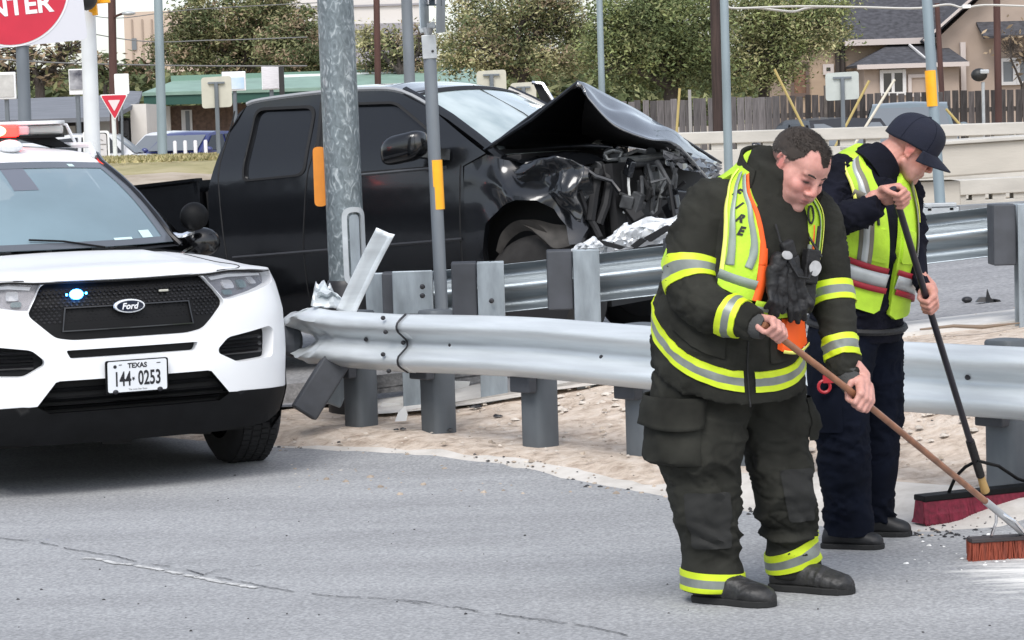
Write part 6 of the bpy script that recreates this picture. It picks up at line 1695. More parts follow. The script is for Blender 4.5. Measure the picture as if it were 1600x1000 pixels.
# dry grass on the bank
mb = MB(); rr = random.Random(31)
for k in range(16000):
    px = rr.uniform(140, 760); y = rr.uniform(32.5, 44); x = at(px, 250, y).x; z = terrain(x, y)
    h = rr.uniform(.02, .07); a = rr.uniform(0, PI); w = .02
    mb.add([(x - w * math.cos(a), y - w * math.sin(a), z), (x + w * math.cos(a), y + w * math.sin(a), z), (x + rr.uniform(-.05, .05), y + rr.uniform(-.05, .05), z + h)], [(0, 1, 2)], rr.choice((0, 0, 1)))
tag(mb.build('dry_grass', [mat('grass_dry', (.36, .31, .16), .9, var=.3, vscale=.7), mat('grass_green', (.24, .23, .10), .9, var=.3, vscale=.7)], None, fix=False), kind='stuff')
# ------------------------------------------------------------------ people: shared tools
def remesh(mb, voxel, smooth_n=0, fac=.5):
    me = mb.mesh('tmp'); o = bpy.data.objects.new('tmp', me); COL.objects.link(o)
    r = o.modifiers.new('r', 'REMESH'); r.mode = 'VOXEL'; r.voxel_size = voxel; r.use_smooth_shade = True
    if smooth_n:
        s = o.modifiers.new('s', 'SMOOTH'); s.iterations = smooth_n; s.factor = fac
    dg = bpy.context.evaluated_depsgraph_get(); dg.update()
    out = bpy.data.meshes.new_from_object(o.evaluated_get(dg))
    bpy.data.objects.remove(o); bpy.data.meshes.remove(me)
    for p in out.polygons: p.use_smooth = True
    return out
def bvh_of(me):
    return BVHTree.FromPolygons([v.co.copy() for v in me.vertices], [tuple(p.vertices) for p in me.polygons])
def displace(me, fn):
    ns = [v.normal.copy() for v in me.vertices]
    for v, n in zip(me.vertices, ns): v.co += n * fn(v.co, n)
    me.update()

class Loft:
    """tapered tube of elliptical rings; ring = (centre, half u, half w, u vector, w vector, squareness)"""
    def __init__(s, rings, n=40):
        s.r = rings; s.n = n
    def at(s, t):
        i = int(clamp(math.floor(t), 0, len(s.r) - 2)); f = t - i
        def get(k): return s.r[int(clamp(k, 0, len(s.r) - 1))]
        def cr(j):
            return V(catmull([tuple(q[j]) for q in s.r], t))
        def cs(j): return catmull([(q[j],) for q in s.r], t)[0]
        return cr(0), cs(1), cs(2), cr(3).normalized(), cr(4).normalized(), lerp(get(i)[5], get(i + 1)[5], f)
    def dir(s, th, t):
        c, a, b, u, w, e = s.at(t)
        x, y = math.cos(th), math.sin(th)
        k = (abs(x) ** e + abs(y) ** e) ** (-1 / e)
        return c, u * (a * x * k) + w * (b * y * k)
    def surf(s, th, t):
        c, d = s.dir(th, t); return c + d
    def mesh(s, mb, m=30):
        rows = [[s.surf(2 * PI * k / s.n, (len(s.r) - 1) * i / (m - 1)) for k in range(s.n)] for i in range(m)]
        mb.loft(rows); return mb
    def onto(s, bvh, th, t, off):
        c, d = s.dir(th, t); L = d.length; dn = d / L
        h = bvh.ray_cast(c, dn, L * 1.9)
        if h[0] is None or h[3] < L * .55: return c + d + dn * off
        return h[0] + dn * off
def limb(pts, n=28, ref=V((0, -1, 0))):
    """pts: (point, radius) or (point, ru, rw)"""
    P = [V(p[0]) for p in pts]; rings = []
    for i, p in enumerate(pts):
        d = (P[min(i + 1, len(P) - 1)] - P[max(i - 1, 0)]).normalized()
        w = (ref - d * ref.dot(d)).normalized(); u = d.cross(w)
        rings.append((P[i], p[1], p[2] if len(p) > 2 else p[1], u, w, 2.0))
    return Loft(rings, n)
def patch_on(loft, bvh, poly, off, step=.07, mb=None, mi=0, edge=True):
    """poly in (theta, t) laid on the garment"""
    mb = mb or MB()
    if edge:
        vs, fs = rim(poly, lambda a, b: loft.onto(bvh, a, b, off), lambda a, b: loft.onto(bvh, a, b, -.003), step); mb.add(vs, fs, mi)
    vs, fs = panel(poly, [], lambda a, b: loft.onto(bvh, a, b, off), step); mb.add(vs, fs, mi)
    return mb
def band_on(loft, bvh, t0, t1, off, th0=0, th1=2 * PI, n=44, stripes=((0, .3, 0), (.3, .7, 1), (.7, 1, 0)), tilt=None, mb=None):
    mb = mb or MB()
    T = tilt or (lambda th: 0)
    ths = [lerp(th0, th1, k / n) for k in range(n + 1)]
    for a, b, m in stripes:
        rows = [[loft.onto(bvh, th, lerp(t0, t1, q) + T(th), off) for th in ths] for q in (a, (a + b) / 2, b)]
        mb.loft(rows, closed=False, caps=False, mi=m)
    for q in (0, 1):
        rows = [[loft.onto(bvh, th, lerp(t0, t1, q) + T(th), o_) for th in ths] for o_ in (off, -.004)]
        mb.loft(rows, closed=False, caps=False, mi=stripes[0][2])
    return mb
def capsule(mb, a, b, ra, rb=None, n=12):
    a, b = V(a), V(b); rb = ra if rb is None else rb; d = b - a; L = d.length
    d = d.normalized() if L > 1e-6 else V((0, 0, 1))
    pts = [(a - d * ra * .98, .05), (a - d * ra * .8, .6), (a - d * ra * .4, .92), (a, 1), (b, 1), (b + d * rb * .4, .92), (b + d * rb * .8, .6), (b + d * rb * .98, .05)]
    rs = [ra * k for _, k in pts[:4]] + [rb * k for _, k in pts[4:]]
    mb.tube([p for p, _ in pts], rs, n)
def chain(mb, pts, n=12):
    for (a, ra), (b, rb) in zip(pts, pts[1:]): capsule(mb, a, b, ra, rb, n)
def hand(mb, grip, sdir, elbow, flip=1, r=.013, scale=1.0, thumb_up=True):
    """a hand closed on a stick through grip; sdir points to the thumb side; returns the wrist point"""
    Z = V(sdir).normalized(); fo = (V(grip) - V(elbow)); Y = (fo - Z * fo.dot(Z)).normalized(); X = Y.cross(Z) * flip
    f = lambda x, y, z: V(grip) + (X * x + Y * y + Z * z) * scale
    R = r / scale + .0088
    # palm
    chain(mb, [(f(-R - .006, -.052, .024), .020), (f(-R - .006, .016, .030), .016)]); chain(mb, [(f(-R - .006, -.055, .0), .021), (f(-R - .006, .020, .008), .016)])
    chain(mb, [(f(-R - .006, -.052, -.022), .020), (f(-R - .006, .016, -.014), .016)]); chain(mb, [(f(-R - .004, -.05, -.034), .016), (f(-R - .004, .008, -.034), .0145)])
    L = (1.0, 1.1, 1.04, .86)
    for k, z in enumerate((.031, .010, -.012, -.033)):
        q = L[k]; y0 = .020 + (.006 if k in (1, 2) else 0); rr_ = (.0098, .0100, .0097, .0086)[k]
        p1 = f(-R, y0, z); p2 = f(-R * .1, y0 + .022 * q, z); p3 = f(R * 1.05, y0 - .002, z - .001); p4 = f(R * .80, y0 - .026 * q, z - .002)
        chain(mb, [(p1, rr_ * 1.25), (p2, rr_ * 1.08), (p3, rr_), (p4, rr_ * .86)], 10)
    chain(mb, [(f(-R, -.048, .034), .0165), (f(-R * .3, -.036, .050), .0135), (f(R * .75, -.014, .046), .0112), (f(R * 1.2, .012, .038), .0098)], 10)
    w = f(-R - .004, -.088, 0)
    chain(mb, [(f(-R - .005, -.05, .004), .027), (w, .025)])
    return w

def head_prims(mb, M, s=1.0, full=1.0):
    """M maps head space (x = subject's left, y = forward, z = up) to the person; broad volumes are blended first, features added on top"""
    R3 = M.to_3x3(); Rn = Matrix([[R3[i][j] / R3.col[j].length for j in range(3)] for i in range(3)])
    tgt = [MB()]
    def E(c, r, rot=None): tgt[0].ball(M @ V(c), [q * s for q in r], (Rn @ rot) if rot is not None else Rn, 20, 14)
    def C(a, b, ra, rb): capsule(tgt[0], M @ V(a), M @ V(b), ra * s, rb * s)
    f = full
    E((0, -.018, .036), (.078, .100, .083)); E((0, .012, .045), (.071, .082, .070)); E((0, .048, .040), (.060, .050, .050))
    E((0, .026, -.020), (.070 * f, .064, .078)); E((0, .032, -.068), (.064 * f, .052, .044)); E((0, .034, -.045), (.066 * f, .054, .045))
    for sx in (-1, 1):
        C((sx * .060, -.004, -.055), (sx * .036, .052, -.088), .022 * f, .024)
        E((sx * .038, .060, -.028), (.030 * f, .030, .028)); E((sx * .030, .056, -.058), (.034 * f, .032, .036)); E((sx * .028, .076, .020), (.029, .013, .010))
    E((0, .074, -.060), (.038, .024, .030)); E((0, .072, -.098), (.032, .024, .022)); E((0, .080, .004), (.016, .016, .03))
    base = remesh(tgt[0], .0055, 9, .55)
    mb.add([v.co.copy() for v in base.vertices], [tuple(p.vertices) for p in base.polygons]); bpy.data.meshes.remove(base)
    tgt[0] = mb
    for sx in (-1, 1):
        E((sx * .031, .0735, .000), (.0170, .0125, .0110)); E((sx * .031, .0775, .0050), (.0165, .0088, .0046))
        E((sx * .0135, .0975, -.036), (.0105, .012, .0085)); E((sx * .009, .086, .002), (.009, .013, .020))
        E((sx * .020, .090, .0185), (.014, .006, .006))
        er = Matrix.Rotation(sx * math.radians(-12), 3, 'Z') @ Matrix.Rotation(math.radians(-10), 3, 'X')
        rr_ = [(sx * (.0755 + .004 * math.sin(t)), -.012 + .0165 * math.cos(t), .002 + .030 * math.sin(t)) for t in [PI * (-.62 + 1.55 * k / 11) for k in range(12)]]
        for p_, q_ in zip(rr_, rr_[1:]): C(p_, q_, .0052, .0052)
        E((sx * .0735, -.011, .001), (.0060, .0175, .030), er); E((sx * .0745, .002, -.006), (.005, .006, .009), er); E((sx * .0735, -.004, -.028), (.0065, .009, .010), er)
    C((0, .086, .012), (0, .106, -.028), .0088, .0122); E((0, .1075, -.031), (.0130, .011, .0110))
    E((0, .0935, -.0585), (.0225, .0075, .0048)); E((0, .0925, -.0690), (.0205, .0078, .0054))

M_skin = bpy.data.materials.new('skin'); M_skin.use_nodes = True
def _skin(m):
    nt = m.node_tree; N = nt.nodes; L = nt.links; b = N['Principled BSDF']
    at_ = N.new('ShaderNodeVertexColor'); at_.layer_name = 'tone'
    tc = N.new('ShaderNodeTexCoord'); n = N.new('ShaderNodeTexNoise'); n.inputs['Scale'].default_value = 38; n.inputs['Detail'].default_value = 5
    L.new(tc.outputs['Object'], n.inputs[0])
    r = N.new('ShaderNodeValToRGB'); r.color_ramp.elements[0].position = .3; r.color_ramp.elements[1].position = .7
    r.color_ramp.elements[0].color = (.84, .78, .76, 1); r.color_ramp.elements[1].color = (1.1, 1.07, 1.06, 1); L.new(n.outputs['Fac'], r.inputs[0])
    mx = N.new('ShaderNodeMixRGB'); mx.blend_type = 'MULTIPLY'; mx.inputs[0].default_value = 1
    L.new(at_.outputs['Color'], mx.inputs[1]); L.new(r.outputs[0], mx.inputs[2]); L.new(mx.outputs[0], b.inputs['Base Color'])
    b.inputs['Roughness'].default_value = .5; b.inputs['Subsurface Weight'].default_value = .12; b.inputs['Subsurface Radius'].default_value = (.012, .005, .003); b.inputs['Subsurface Scale'].default_value = .6
    n2 = N.new('ShaderNodeTexNoise'); n2.inputs['Scale'].default_value = 240; L.new(tc.outputs['Object'], n2.inputs[0])
    bp = N.new('ShaderNodeBump'); bp.inputs['Strength'].default_value = .25; bp.inputs['Distance'].default_value = .002; L.new(n2.outputs['Fac'], bp.inputs['Height']); L.new(bp.outputs[0], b.inputs['Normal'])
_skin(M_skin)
def tint_skin(me, Mi, base, stubble=.0, ruddy=1.0, scalp=None):
    """face tones: lips, cheeks, nose, ears, stubble, lashes, darker mouth line and eye sockets"""
    ca = me.color_attributes.new('tone', 'FLOAT_COLOR', 'POINT')
    for i, v in enumerate(me.vertices):
        p = Mi @ v.co; c = V(base)
        if abs(p.x) < .12 and -.14 < p.y < .15 and -.15 < p.z < .14:
            ax = abs(p.x)
            g = lambda q, r: math.exp(-sum(((a - b_) / r_) ** 2 for a, b_, r_ in zip((ax, p.y, p.z), q, r)))
            red = .45 * g((.040, .07, -.025), (.034, .04, .032)) + .55 * g((0, .112, -.032), (.018, .02, .016)) + .8 * g((.082, -.012, 0), (.012, .03, .035)) + .25 * g((0, .06, .07), (.05, .05, .03))
            red *= ruddy
            c = V((c.x * (1 + .04 * red), c.y * (1 - .34 * red), c.z * (1 - .32 * red)))
            st = stubble * smooth(-.030, -.055, p.z) * smooth(-.02, .02, p.y) * (1 - .0 * ax); st *= 1 - .8 * g((0, .098, -.064), (.020, .03, .009))
            c = c * (1 - .45 * st) + V((.12, .115, .12)) * (.45 * st)
            lip = max(g((0, .10, -.0585), (.019, .03, .0048)), g((0, .10, -.0695), (.017, .03, .0052)))
            c = c.lerp(V((.36, .105, .10)), .75 * min(1, lip * 1.3))
            mouth = g((0, .104, -.0640), (.021, .05, .0030)); c = c.lerp(V((.10, .03, .03)), .85 * mouth)
            lash = g((.031, .086, -.0042), (.0165, .03, .0042)); c = c.lerp(V((.035, .022, .02)), min(1, 1.1 * lash))
            sock = g((.029, .078, -.002), (.019, .03, .012)); c = V((c.x * (1 - .30 * sock), c.y * (1 - .38 * sock), c.z * (1 - .34 * sock)))
            if scalp: 
                k = scalp(p); c = c.lerp(V((.13, .105, .095)), .62 * k)
        ca.data[i].color = (c.x, c.y, c.z, 1)
def frame_from(fwd, up):
    f = V(fwd).normalized(); u = V(up); u = (u - f * u.dot(f)).normalized(); l = u.cross(f) * -1
    # x must be the subject's left: for f=-Y, up=Z the left is +X
    l = f.cross(u) * -1
    return Matrix((( -l.x * -1, f.x, u.x), (-l.y * -1, f.y, u.y), (-l.z * -1, f.z, u.z)))
def boot(mb, heel, toe, w=.052, h=.11, up=.0, ankle=None, ra=.065):
    heel, toe = V(heel), V(toe); d = (toe - heel); L = d.length; d.normalize(); s = d.cross(V((0, 0, 1))).normalized()
    prof = [(0, .70, .55), (.04, .86, .85), (.15, .95, 1.0), (.32, .92, 1.02), (.5, .96, .92), (.68, 1.10, .74), (.84, 1.08, .62), (.94, .86, .52), (1.0, .50, .34)]
    rows = []
    for t, kw, kh in prof:
        c = heel + d * (L * t); row = []
        for k in range(16):
            a = 2 * PI * k / 16; x = math.cos(a); z = math.sin(a)
            zz = h * kh * (.5 + .5 * (abs(z) ** .75) * (1 if z > 0 else -1))
            row.append(c + s * (w * kw * math.copysign(abs(x) ** .7, x) * (1 - .25 * max(0, z))) + V((0, 0, zz)))
        rows.append(row)
    mb.loft(rows)
    if ankle is not None:
        a0 = heel + d * (L * .26) + V((0, 0, h * .45)); mb.tube([a0, a0.lerp(V(ankle), .5), V(ankle)], [ra * .92, ra, ra * 1.02], 18)
# ------------------------------------------------------------------ firefighter in turnout gear
FD = 9.46
F0 = gnd(1195, 934)
def fp(px, py, dd=0.0): return at(px, py, FD + dd) - F0
_y = math.radians(30)
FU = V((math.cos(_y), math.sin(_y), 0)); FV = V((math.sin(_y), -math.cos(_y), 0))
def fring(px, py, a, b, tilt, dd=0, e=2.2):
    t = math.radians(tilt); return (fp(px, py, dd), a, b, FU, FV * math.cos(t) - V((0, 0, 1)) * math.sin(t), e)
coat_l = Loft([fring(1139, 588, .292, .265, 20, .0), fring(1137, 540, .290, .262, 20, -.005), fring(1141, 480, .284, .252, 21, -.02), fring(1156, 415, .268, .232, 23, -.04),
               fring(1174, 360, .258, .200, 26, -.06), fring(1188, 318, .232, .160, 28, -.075), fring(1199, 288, .150, .118, 30, -.09), fring(1207, 266, .105, .098, 32, -.10), fring(1213, 246, .088, .085, 34, -.105)], 56)
slR_l = limb([(fp(1150, 312, -.06), .105), (fp(1120, 326, -.10), .122), (fp(1090, 388, -.16), .116), (fp(1083, 448, -.21), .104), (fp(1110, 484, -.28), .088), (fp(1148, 497, -.32), .080), (fp(1182, 509, -.375), .060)])
slL_l = limb([(fp(1255, 322, .05), .095), (fp(1277, 345, .07), .100), (fp(1288, 402, .06), .094), (fp(1300, 470, .01), .086), (fp(1310, 520, -.05), .074), (fp(1317, 560, -.09), .064), (fp(1325, 590, -.12), .054)])
M_turn = mat('turnout_cloth', (.0265, .0265, .0222), .92, var=.42, vscale=6, vdetail=8, bump=.35, bscale=420, spec=.15)
M_turn2 = mat('turnout_patch', (.0165, .0168, .0155), .85, var=.3, vscale=9, bump=.3, bscale=300)
M_lime = mat('lime_trim', (.56, .70, .018), .55, var=.10, vscale=14)
M_limev = mat('lime_vest', (.44, .68, .035), .7, var=.22, vscale=9, bump=.2, bscale=90)
M_silver = mat('silver_reflective', (.20, .22, .20), .38, .2, var=.18, vscale=18)
M_silverv = mat('silver_vest_strip', (.27, .32, .28), .45, .15, var=.15, vscale=12)
M_vorange = mat('orange_vest_edge', (.92, .115, .012), .65, var=.08, vscale=10)
M_yelpip = mat('yellow_piping', (.86, .86, .18), .6)
M_bootr = mat('boot_rubber', (.012, .012, .013), .5, col2=(.028, .027, .026), vscale=14, vdetail=8, bump=.4, bscale=40)
M_sole = mat('boot_sole', (.012, .012, .012), .8)
M_glove = mat('black_glove', (.007, .007, .008), .6, var=.4, vscale=20, bump=.4, bscale=60)
M_cuff = mat('knit_cuff', (.055, .056, .055), .95, bump=.5, bscale=160)
M_hair = mat('dark_hair', (.030, .022, .017), .8, var=.25, vscale=30, stretch=(1, 1, 1))
M_hairgrey = mat('grey_hair', (.16, .14, .125), .7, var=.4, vscale=40)
M_black = mat('print_black', (.012, .012, .012), .7)
fire = empty('person', F0, 'firefighter in dark turnout gear and lime vest, bending over a wooden-handled broom', 'person')

def folds(amp, sc, seed, dirv=(0, 0, 1), squash=2.6):
    dv = V(dirv).normalized()
    def fn(p):
        q = p + dv * p.dot(dv) * (squash - 1)
        q = q * sc + V((seed, seed * 1.7, seed * .3))
        w = noise.noise(q * .4 + V((9, 4, 2))) * .9
        n = noise.noise(q * .8 + V((w, w, w))); n2 = noise.noise(q * 1.7 + V((3, w, 8)))
        ridge = max(0, 1 - abs(n) * 3.2) ** 1.4; crease = max(0, 1 - abs(n2) * 5) ** 1.3
        where = smooth(-.35, .25, noise.noise(q * .3 + V((5, 5, 5))))
        return amp * (1.15 * ridge * where - .55 * crease * where - .35 + .7 * noise.noise(q * .4))
    return fn
# ---- coat
def piece(lofts, vox, sm):
    mb = MB()
    for l, n in lofts: l.mesh(mb, n)
    return remesh(mb, vox, sm)
torso_me = piece([(coat_l, 40)], .0085, 6); slR_me = piece([(slR_l, 36)], .0085, 4); slL_me = piece([(slL_l, 36)], .0085, 4)
fa, fb = folds(.017, 6.5, 2.2, (.5, 0, 1), 1.8), folds(.013, 10, 5.1, (.5, 0, 1), 2.4)
fs_ = folds(.012, 11, 7.7, (.2, .3, 1), 3.0)
def coat_disp(c, n):
    arm = min((c - fp(1082, 440, -.13)).length, (c - fp(1148, 497, -.32)).length + .05, (c - fp(1300, 470, .01)).length)
    k = smooth(.26, .06, arm)
    c1 = fp(1213, 246, -.1)
    fade = smooth(.05, .16, (c - c1).length) * (1 - .45 * smooth(.15, .45, (c - coat_l.at(4)[0]).dot(FV) * 3) * smooth(.95, 1.1, c.z))
    return (lerp(fa(c) + .5 * fb(c), 1.25 * fs_(c) + .5 * fb(c), k)) * fade
coat_s = bvh_of(torso_me)
for me_ in (torso_me, slR_me, slL_me):
    ns = [v.normal.copy() for v in me_.vertices]
    for v, n in zip(me_.vertices, ns): v.co += n * coat_disp(v.co, n)
    me_.update()
coat_b, bR, bL = bvh_of(torso_me), bvh_of(slR_me), bvh_of(slL_me)
coat = link('turnout_coat', torso_me, M_turn, fire)
link('sleeve', slR_me, M_turn, coat); link('sleeve', slL_me, M_turn, coat)
# hem trim, sleeve trim
hemT = lambda th: math.sin((th - 1.6) / 2) ** 2
band_on(coat_l, coat_b, .50, 1.04, .006, 1.90, 1.74 + 2 * PI, 90, tilt=lambda th: hemT(th)).build('reflective_band', [M_lime, M_silver], coat, True, angle=60)
for lf, bq, t0, t1 in ((slR_l, bR, 2.36, 2.98), (slR_l, bR, 4.62, 5.34), (slL_l, bL, 2.62, 3.12), (slL_l, bL, 4.22, 4.98)):
    band_on(lf, bq, t0, t1, .005, 0, 2 * PI, 40).build('reflective_band', [M_lime, M_silver], coat, True, angle=60)
# front flap edge, pocket
mb = MB(); mb.tube([coat_l.onto(coat_b, 1.84, t, .002) for t in [lerp(.02, 3.0, k / 20) for k in range(21)]], .004, 5); mb.build('coat_seam', M_black, coat)
pk_ = rounded([(2.15, 1.35), (2.95, 1.75), (2.95, 2.55), (2.15, 2.2)], .06, 3); patch_on(coat_l, coat_b, pk_, .010, .09).build('coat_pocket', M_turn, coat, True, angle=50)
pk_ = rounded([(.75, 1.3), (1.5, 1.25), (1.5, 2.0), (.75, 2.05)], .06, 3); patch_on(coat_l, coat_b, pk_, .010, .09).build('coat_pocket', M_turn, coat, True, angle=50)
# standing collar, open at the throat
mb = MB()
def collar(a, b):
    th = lerp(2.62, .75 + 2 * PI, a); t = lerp(6.3, 7.25, b); p = coat_l.surf(th, t)
    c, d = coat_l.dir(th, t); k = 1.04 + .10 * b
    return c + d * k + V((0, 0, .022 * b)) + FV * (-.022 * b)
mb.grid(collar, 40, 8); mb.build('collar', M_turn, coat, True, solid=.012)
# knit cuffs
wrR, wrL = fp(1203, 516, -.40), fp(1343, 618, -.15)
MB().tube([fp(1168, 505, -.355), fp(1184, 510, -.38), fp(1194, 513, -.392)], [.048, .045, .041], 18).build('knit_cuff', M_cuff, coat, True)
MB().tube([fp(1322, 584, -.115), fp(1329, 598, -.13), fp(1334, 606, -.14)], [.046, .043, .039], 18).build('knit_cuff', M_cuff, coat, True)
# ---- trousers
def lring(px, py, rpx, dd, k=.98, yaw=20):
    y = math.radians(yaw); return (fp(px, py, dd), rpx / 423, rpx / 423 * k, V((math.cos(y), math.sin(y), 0)), V((math.sin(y), -math.cos(y), 0)), 2.3)
legR = Loft([lring(1122, 545, 88, .0), lring(1098, 610, 82, -.02), lring(1093, 660, 76, -.05), lring(1092, 705, 71, -.07), lring(1097, 745, 57, -.08), lring(1102, 800, 51, -.07), lring(1107, 850, 48, -.06), lring(1113, 890, 49, -.06), lring(1114, 922, 50, -.06)], 44)
legL = Loft([lring(1170, 545, 80, .08), lring(1196, 610, 66, .10), lring(1208, 660, 60, .10), lring(1214, 705, 51, .08), lring(1220, 745, 49, .05), lring(1229, 800, 50, .07), lring(1236, 845, 47, .11), lring(1240, 880, 44, .13), lring(1244, 900, 45, .14)], 44)
mb = MB(); legR.mesh(mb, 40); legL.mesh(mb, 40); mb.ball(fp(1145, 560, .04), (.24, .21, .16))
tr_me = remesh(mb, .0085, 4)
g1, g2 = folds(.020, 5.0, 3.3, (.45, 0, 1), 2.2), folds(.013, 11, 8.1, (-.3, 0, 1), 2.2)
ns = [v.normal.copy() for v in tr_me.vertices]
for v, n in zip(tr_me.vertices, ns):
    z = v.co.z; k = (.62 + .30 * math.exp(-((z - .45) / .13) ** 2) + .55 * math.exp(-((z - .22) / .06) ** 2)) * (1 - .75 * smooth(.17, .12, z))
    v.co += n * (g1(v.co) * k + g2(v.co) * k * .45)
tr_me.update(); tr_b = bvh_of(tr_me)
trou = link('turnout_trousers', tr_me, M_turn, fire)
band_on(legR, tr_b, 7.02, 7.92, .005, 0, 2 * PI, 40, tilt=lambda th: .12 * math.cos(th)).build('reflective_band', [M_lime, M_silver], trou, True, angle=60)
band_on(legL, tr_b, 6.1, 7.15, .005, 0, 2 * PI, 40, tilt=lambda th: -.45 * math.cos(th - .2)).build('reflective_band', [M_lime, M_silver], trou, True, angle=60)
patch_on(legR, tr_b, rounded([(1.2, 4.35), (2.55, 4.35), (2.5, 6.0), (1.25, 6.0)], .12, 3), .007, .1).build('knee_patch', M_turn2, trou, True, angle=50)
patch_on(legL, tr_b, rounded([(.9, 3.6), (2.0, 3.6), (1.95, 5.2), (.95, 5.2)], .12, 3), .007, .1).build('knee_patch', M_turn2, trou, True, angle=50)
# bellows pocket on the right thigh with its flap
def pocket(a, b):
    th = lerp(1.95, 3.9, a); t = lerp(1.35, 3.35, b); p = legR.onto(tr_b, th, t, .004 + .045 * (math.sin(PI * a) ** .35) * (.35 + .65 * b) * (1 if b < .97 else .5)); return p
mb = MB(); mb.grid(pocket, 18, 14); mb.build('cargo_pocket', M_turn, trou, True, angle=60)
def pflap(a, b):
    th = lerp(1.88, 3.98, a); t = lerp(1.05, 2.0, b) + .06 * math.sin(a * 7) * b; return legR.onto(tr_b, th, t, .016 + .050 * (math.sin(PI * a) ** .35) * (.25 + .6 * b))
mb = MB(); mb.grid(pflap, 18, 8); mb.build('pocket_flap', M_turn, trou, True, angle=60, solid=.006)
def pocketL(a, b):
    th = lerp(-.9, .75, a); t = lerp(1.2, 2.6, b); return legL.onto(tr_b, th, t, .004 + .040 * (math.sin(PI * a) ** .4) * (.4 + .6 * b))
mb = MB(); mb.grid(pocketL, 14, 10); mb.build('cargo_pocket', M_turn, trou, True, angle=60)
# ---- boots
for (hx, hy, tx, ty, dh, dt, ax, ay, ad) in ((1088, 940, 1210, 936, -.05, -.22, 1112, 898, -.06), (1207, 929, 1333, 918, .14, -.02, 1240, 880, .12)):
    h_, t_ = fp(hx, hy, dh), fp(tx, ty, dt); h_.z = t_.z = .012
    mb = MB(); boot(mb, h_, t_, .060, .115, 0, fp(ax, ay, ad), .078)
    bm = remesh(mb, .008, 4); fbo = folds(.005, 14, hx, (0, 1, .4), 1.6); nsb = [v.normal.copy() for v in bm.vertices]
    for v, n in zip(bm.vertices, nsb): v.co += n * fbo(v.co)
    bm.update()
    bo = link('boot', bm, M_bootr, fire)
    mb = MB(); d_ = (t_ - h_).normalized(); s_ = d_.cross(V((0, 0, 1))); L_ = (t_ - h_).length
    prof = [(-.01, .035), (.02, .048), (.2, .058), (.45, .055), (.7, .066), (.88, .060), (.98, .035), (1.015, .012)]
    loop = [h_ + d_ * (L_ * a) + s_ * w for a, w in prof] + [h_ + d_ * (L_ * a) - s_ * w for a, w in reversed(prof)]
    loop = [V((p.x, p.y, .004)) for p in loop]; mb.prism(loop, (0, 0, .026)); mb.build('sole', M_sole, bo, bevel=.004)
# ---- body: one continuous figure inside the clothes
HF_y, HF_p = math.radians(35), math.radians(33)
hf = V((math.sin(HF_y) * math.cos(HF_p), -math.cos(HF_y) * math.cos(HF_p), -math.sin(HF_p)))
HR = frame_from(hf, V((.24, 0, 1)))
HC = fp(1247, 262, -.11)
HM = Matrix.Translation(HC) @ HR.to_4x4() @ Matrix.Scale(1.17, 4)
mb = MB(); head_prims(mb, HM, 1.17, 1.05)
nk0, nk1 = HM @ V((0, -.035, -.05)), fp(1204, 300, -.07)
chain(mb, [(nk0, .066), (nk0.lerp(nk1, .5), .067), (nk1, .075)], 18)
capsule(mb, HM @ V((0, .02, -.085)), nk0.lerp(nk1, .45), .045, .05)
chain(mb, [(fp(1195, 330, -.06), .12), (fp(1170, 400, -.03), .15), (fp(1150, 480, .0), .15), (fp(1140, 560, .02), .15)], 18)
# arms, hands
h1 = hand(mb, fp(1206, 517, -.405), (fp(1206, 517, -.405) - fp(1335, 618, -.18)), fp(1125, 490, -.28), 1, .0125, 1.06)
h2 = hand(mb, fp(1343, 622, -.165), (fp(1206, 517, -.405) - fp(1335, 618, -.18)), fp(1316, 552, -.08), 1, .0125, 1.06)
chain(mb, [(fp(1150, 320, -.05), .07), (fp(1088, 390, -.11), .06), (fp(1088, 455, -.16), .05), (fp(1150, 497, -.32), .042), (h1, .028)])
chain(mb, [(fp(1255, 325, .05), .065), (fp(1288, 402, .06), .055), (fp(1302, 475, .0), .048), (fp(1317, 555, -.085), .038), (h2, .028)])
for ch in ([(fp(1118, 580, .0), .11), (fp(1095, 700, -.07), .085), (fp(1103, 760, -.08), .065), (fp(1110, 850, -.06), .055), (fp(1113, 905, -.06), .045), (fp(1130, 928, -.09), .035)],
           [(fp(1180, 580, .08), .11), (fp(1214, 700, .08), .085), (fp(1222, 750, .05), .065), (fp(1235, 840, .11), .055), (fp(1240, 885, .13), .045), (fp(1256, 914, .1), .035)]): chain(mb, ch)
body_me = remesh(mb, .0038, 3, .5)
HMi = HM.inverted()
def scalp_fn(p):                                          # hair region in head space
    ax = abs(p.x) + .004 * noise.noise(p * 60)
    thr = lerp(-.055, .054 + .040 * smooth(.008, .032, ax) - .034 * smooth(.048, .064, ax), smooth(-.05, .070, p.y)) + .007 * noise.noise(p * 85 + V((3, 3, 3)))
    k = smooth(.000, .014, p.z - thr)
    if p.y > .05 and ax > .050 and p.z < .055: k = 0
    return k * (0 if ax > .079 and p.z < .03 else 1)
def cap_fn(p): return scalp_fn(p) * smooth(.018, .045, p.z + .25 * max(0, -p.y))
tint_skin(body_me, HMi, (.56, .30, .25), .35, 1.15, scalp_fn)
body = link('body', body_me, M_skin, fire)
nk = nk0.lerp(nk1, .62)
MB().tube([nk + (nk1 - nk) * 1.9, nk.lerp(nk1, .8) , nk + V((.004, -.004, -.012)), nk + V((.004, -.004, -.006))], [.100, .094, .086, .076], 24).build('neck_hood', mat('hood_cloth', (.012, .012, .012), .9, bump=.4, bscale=90, spec=.15), fire, True)
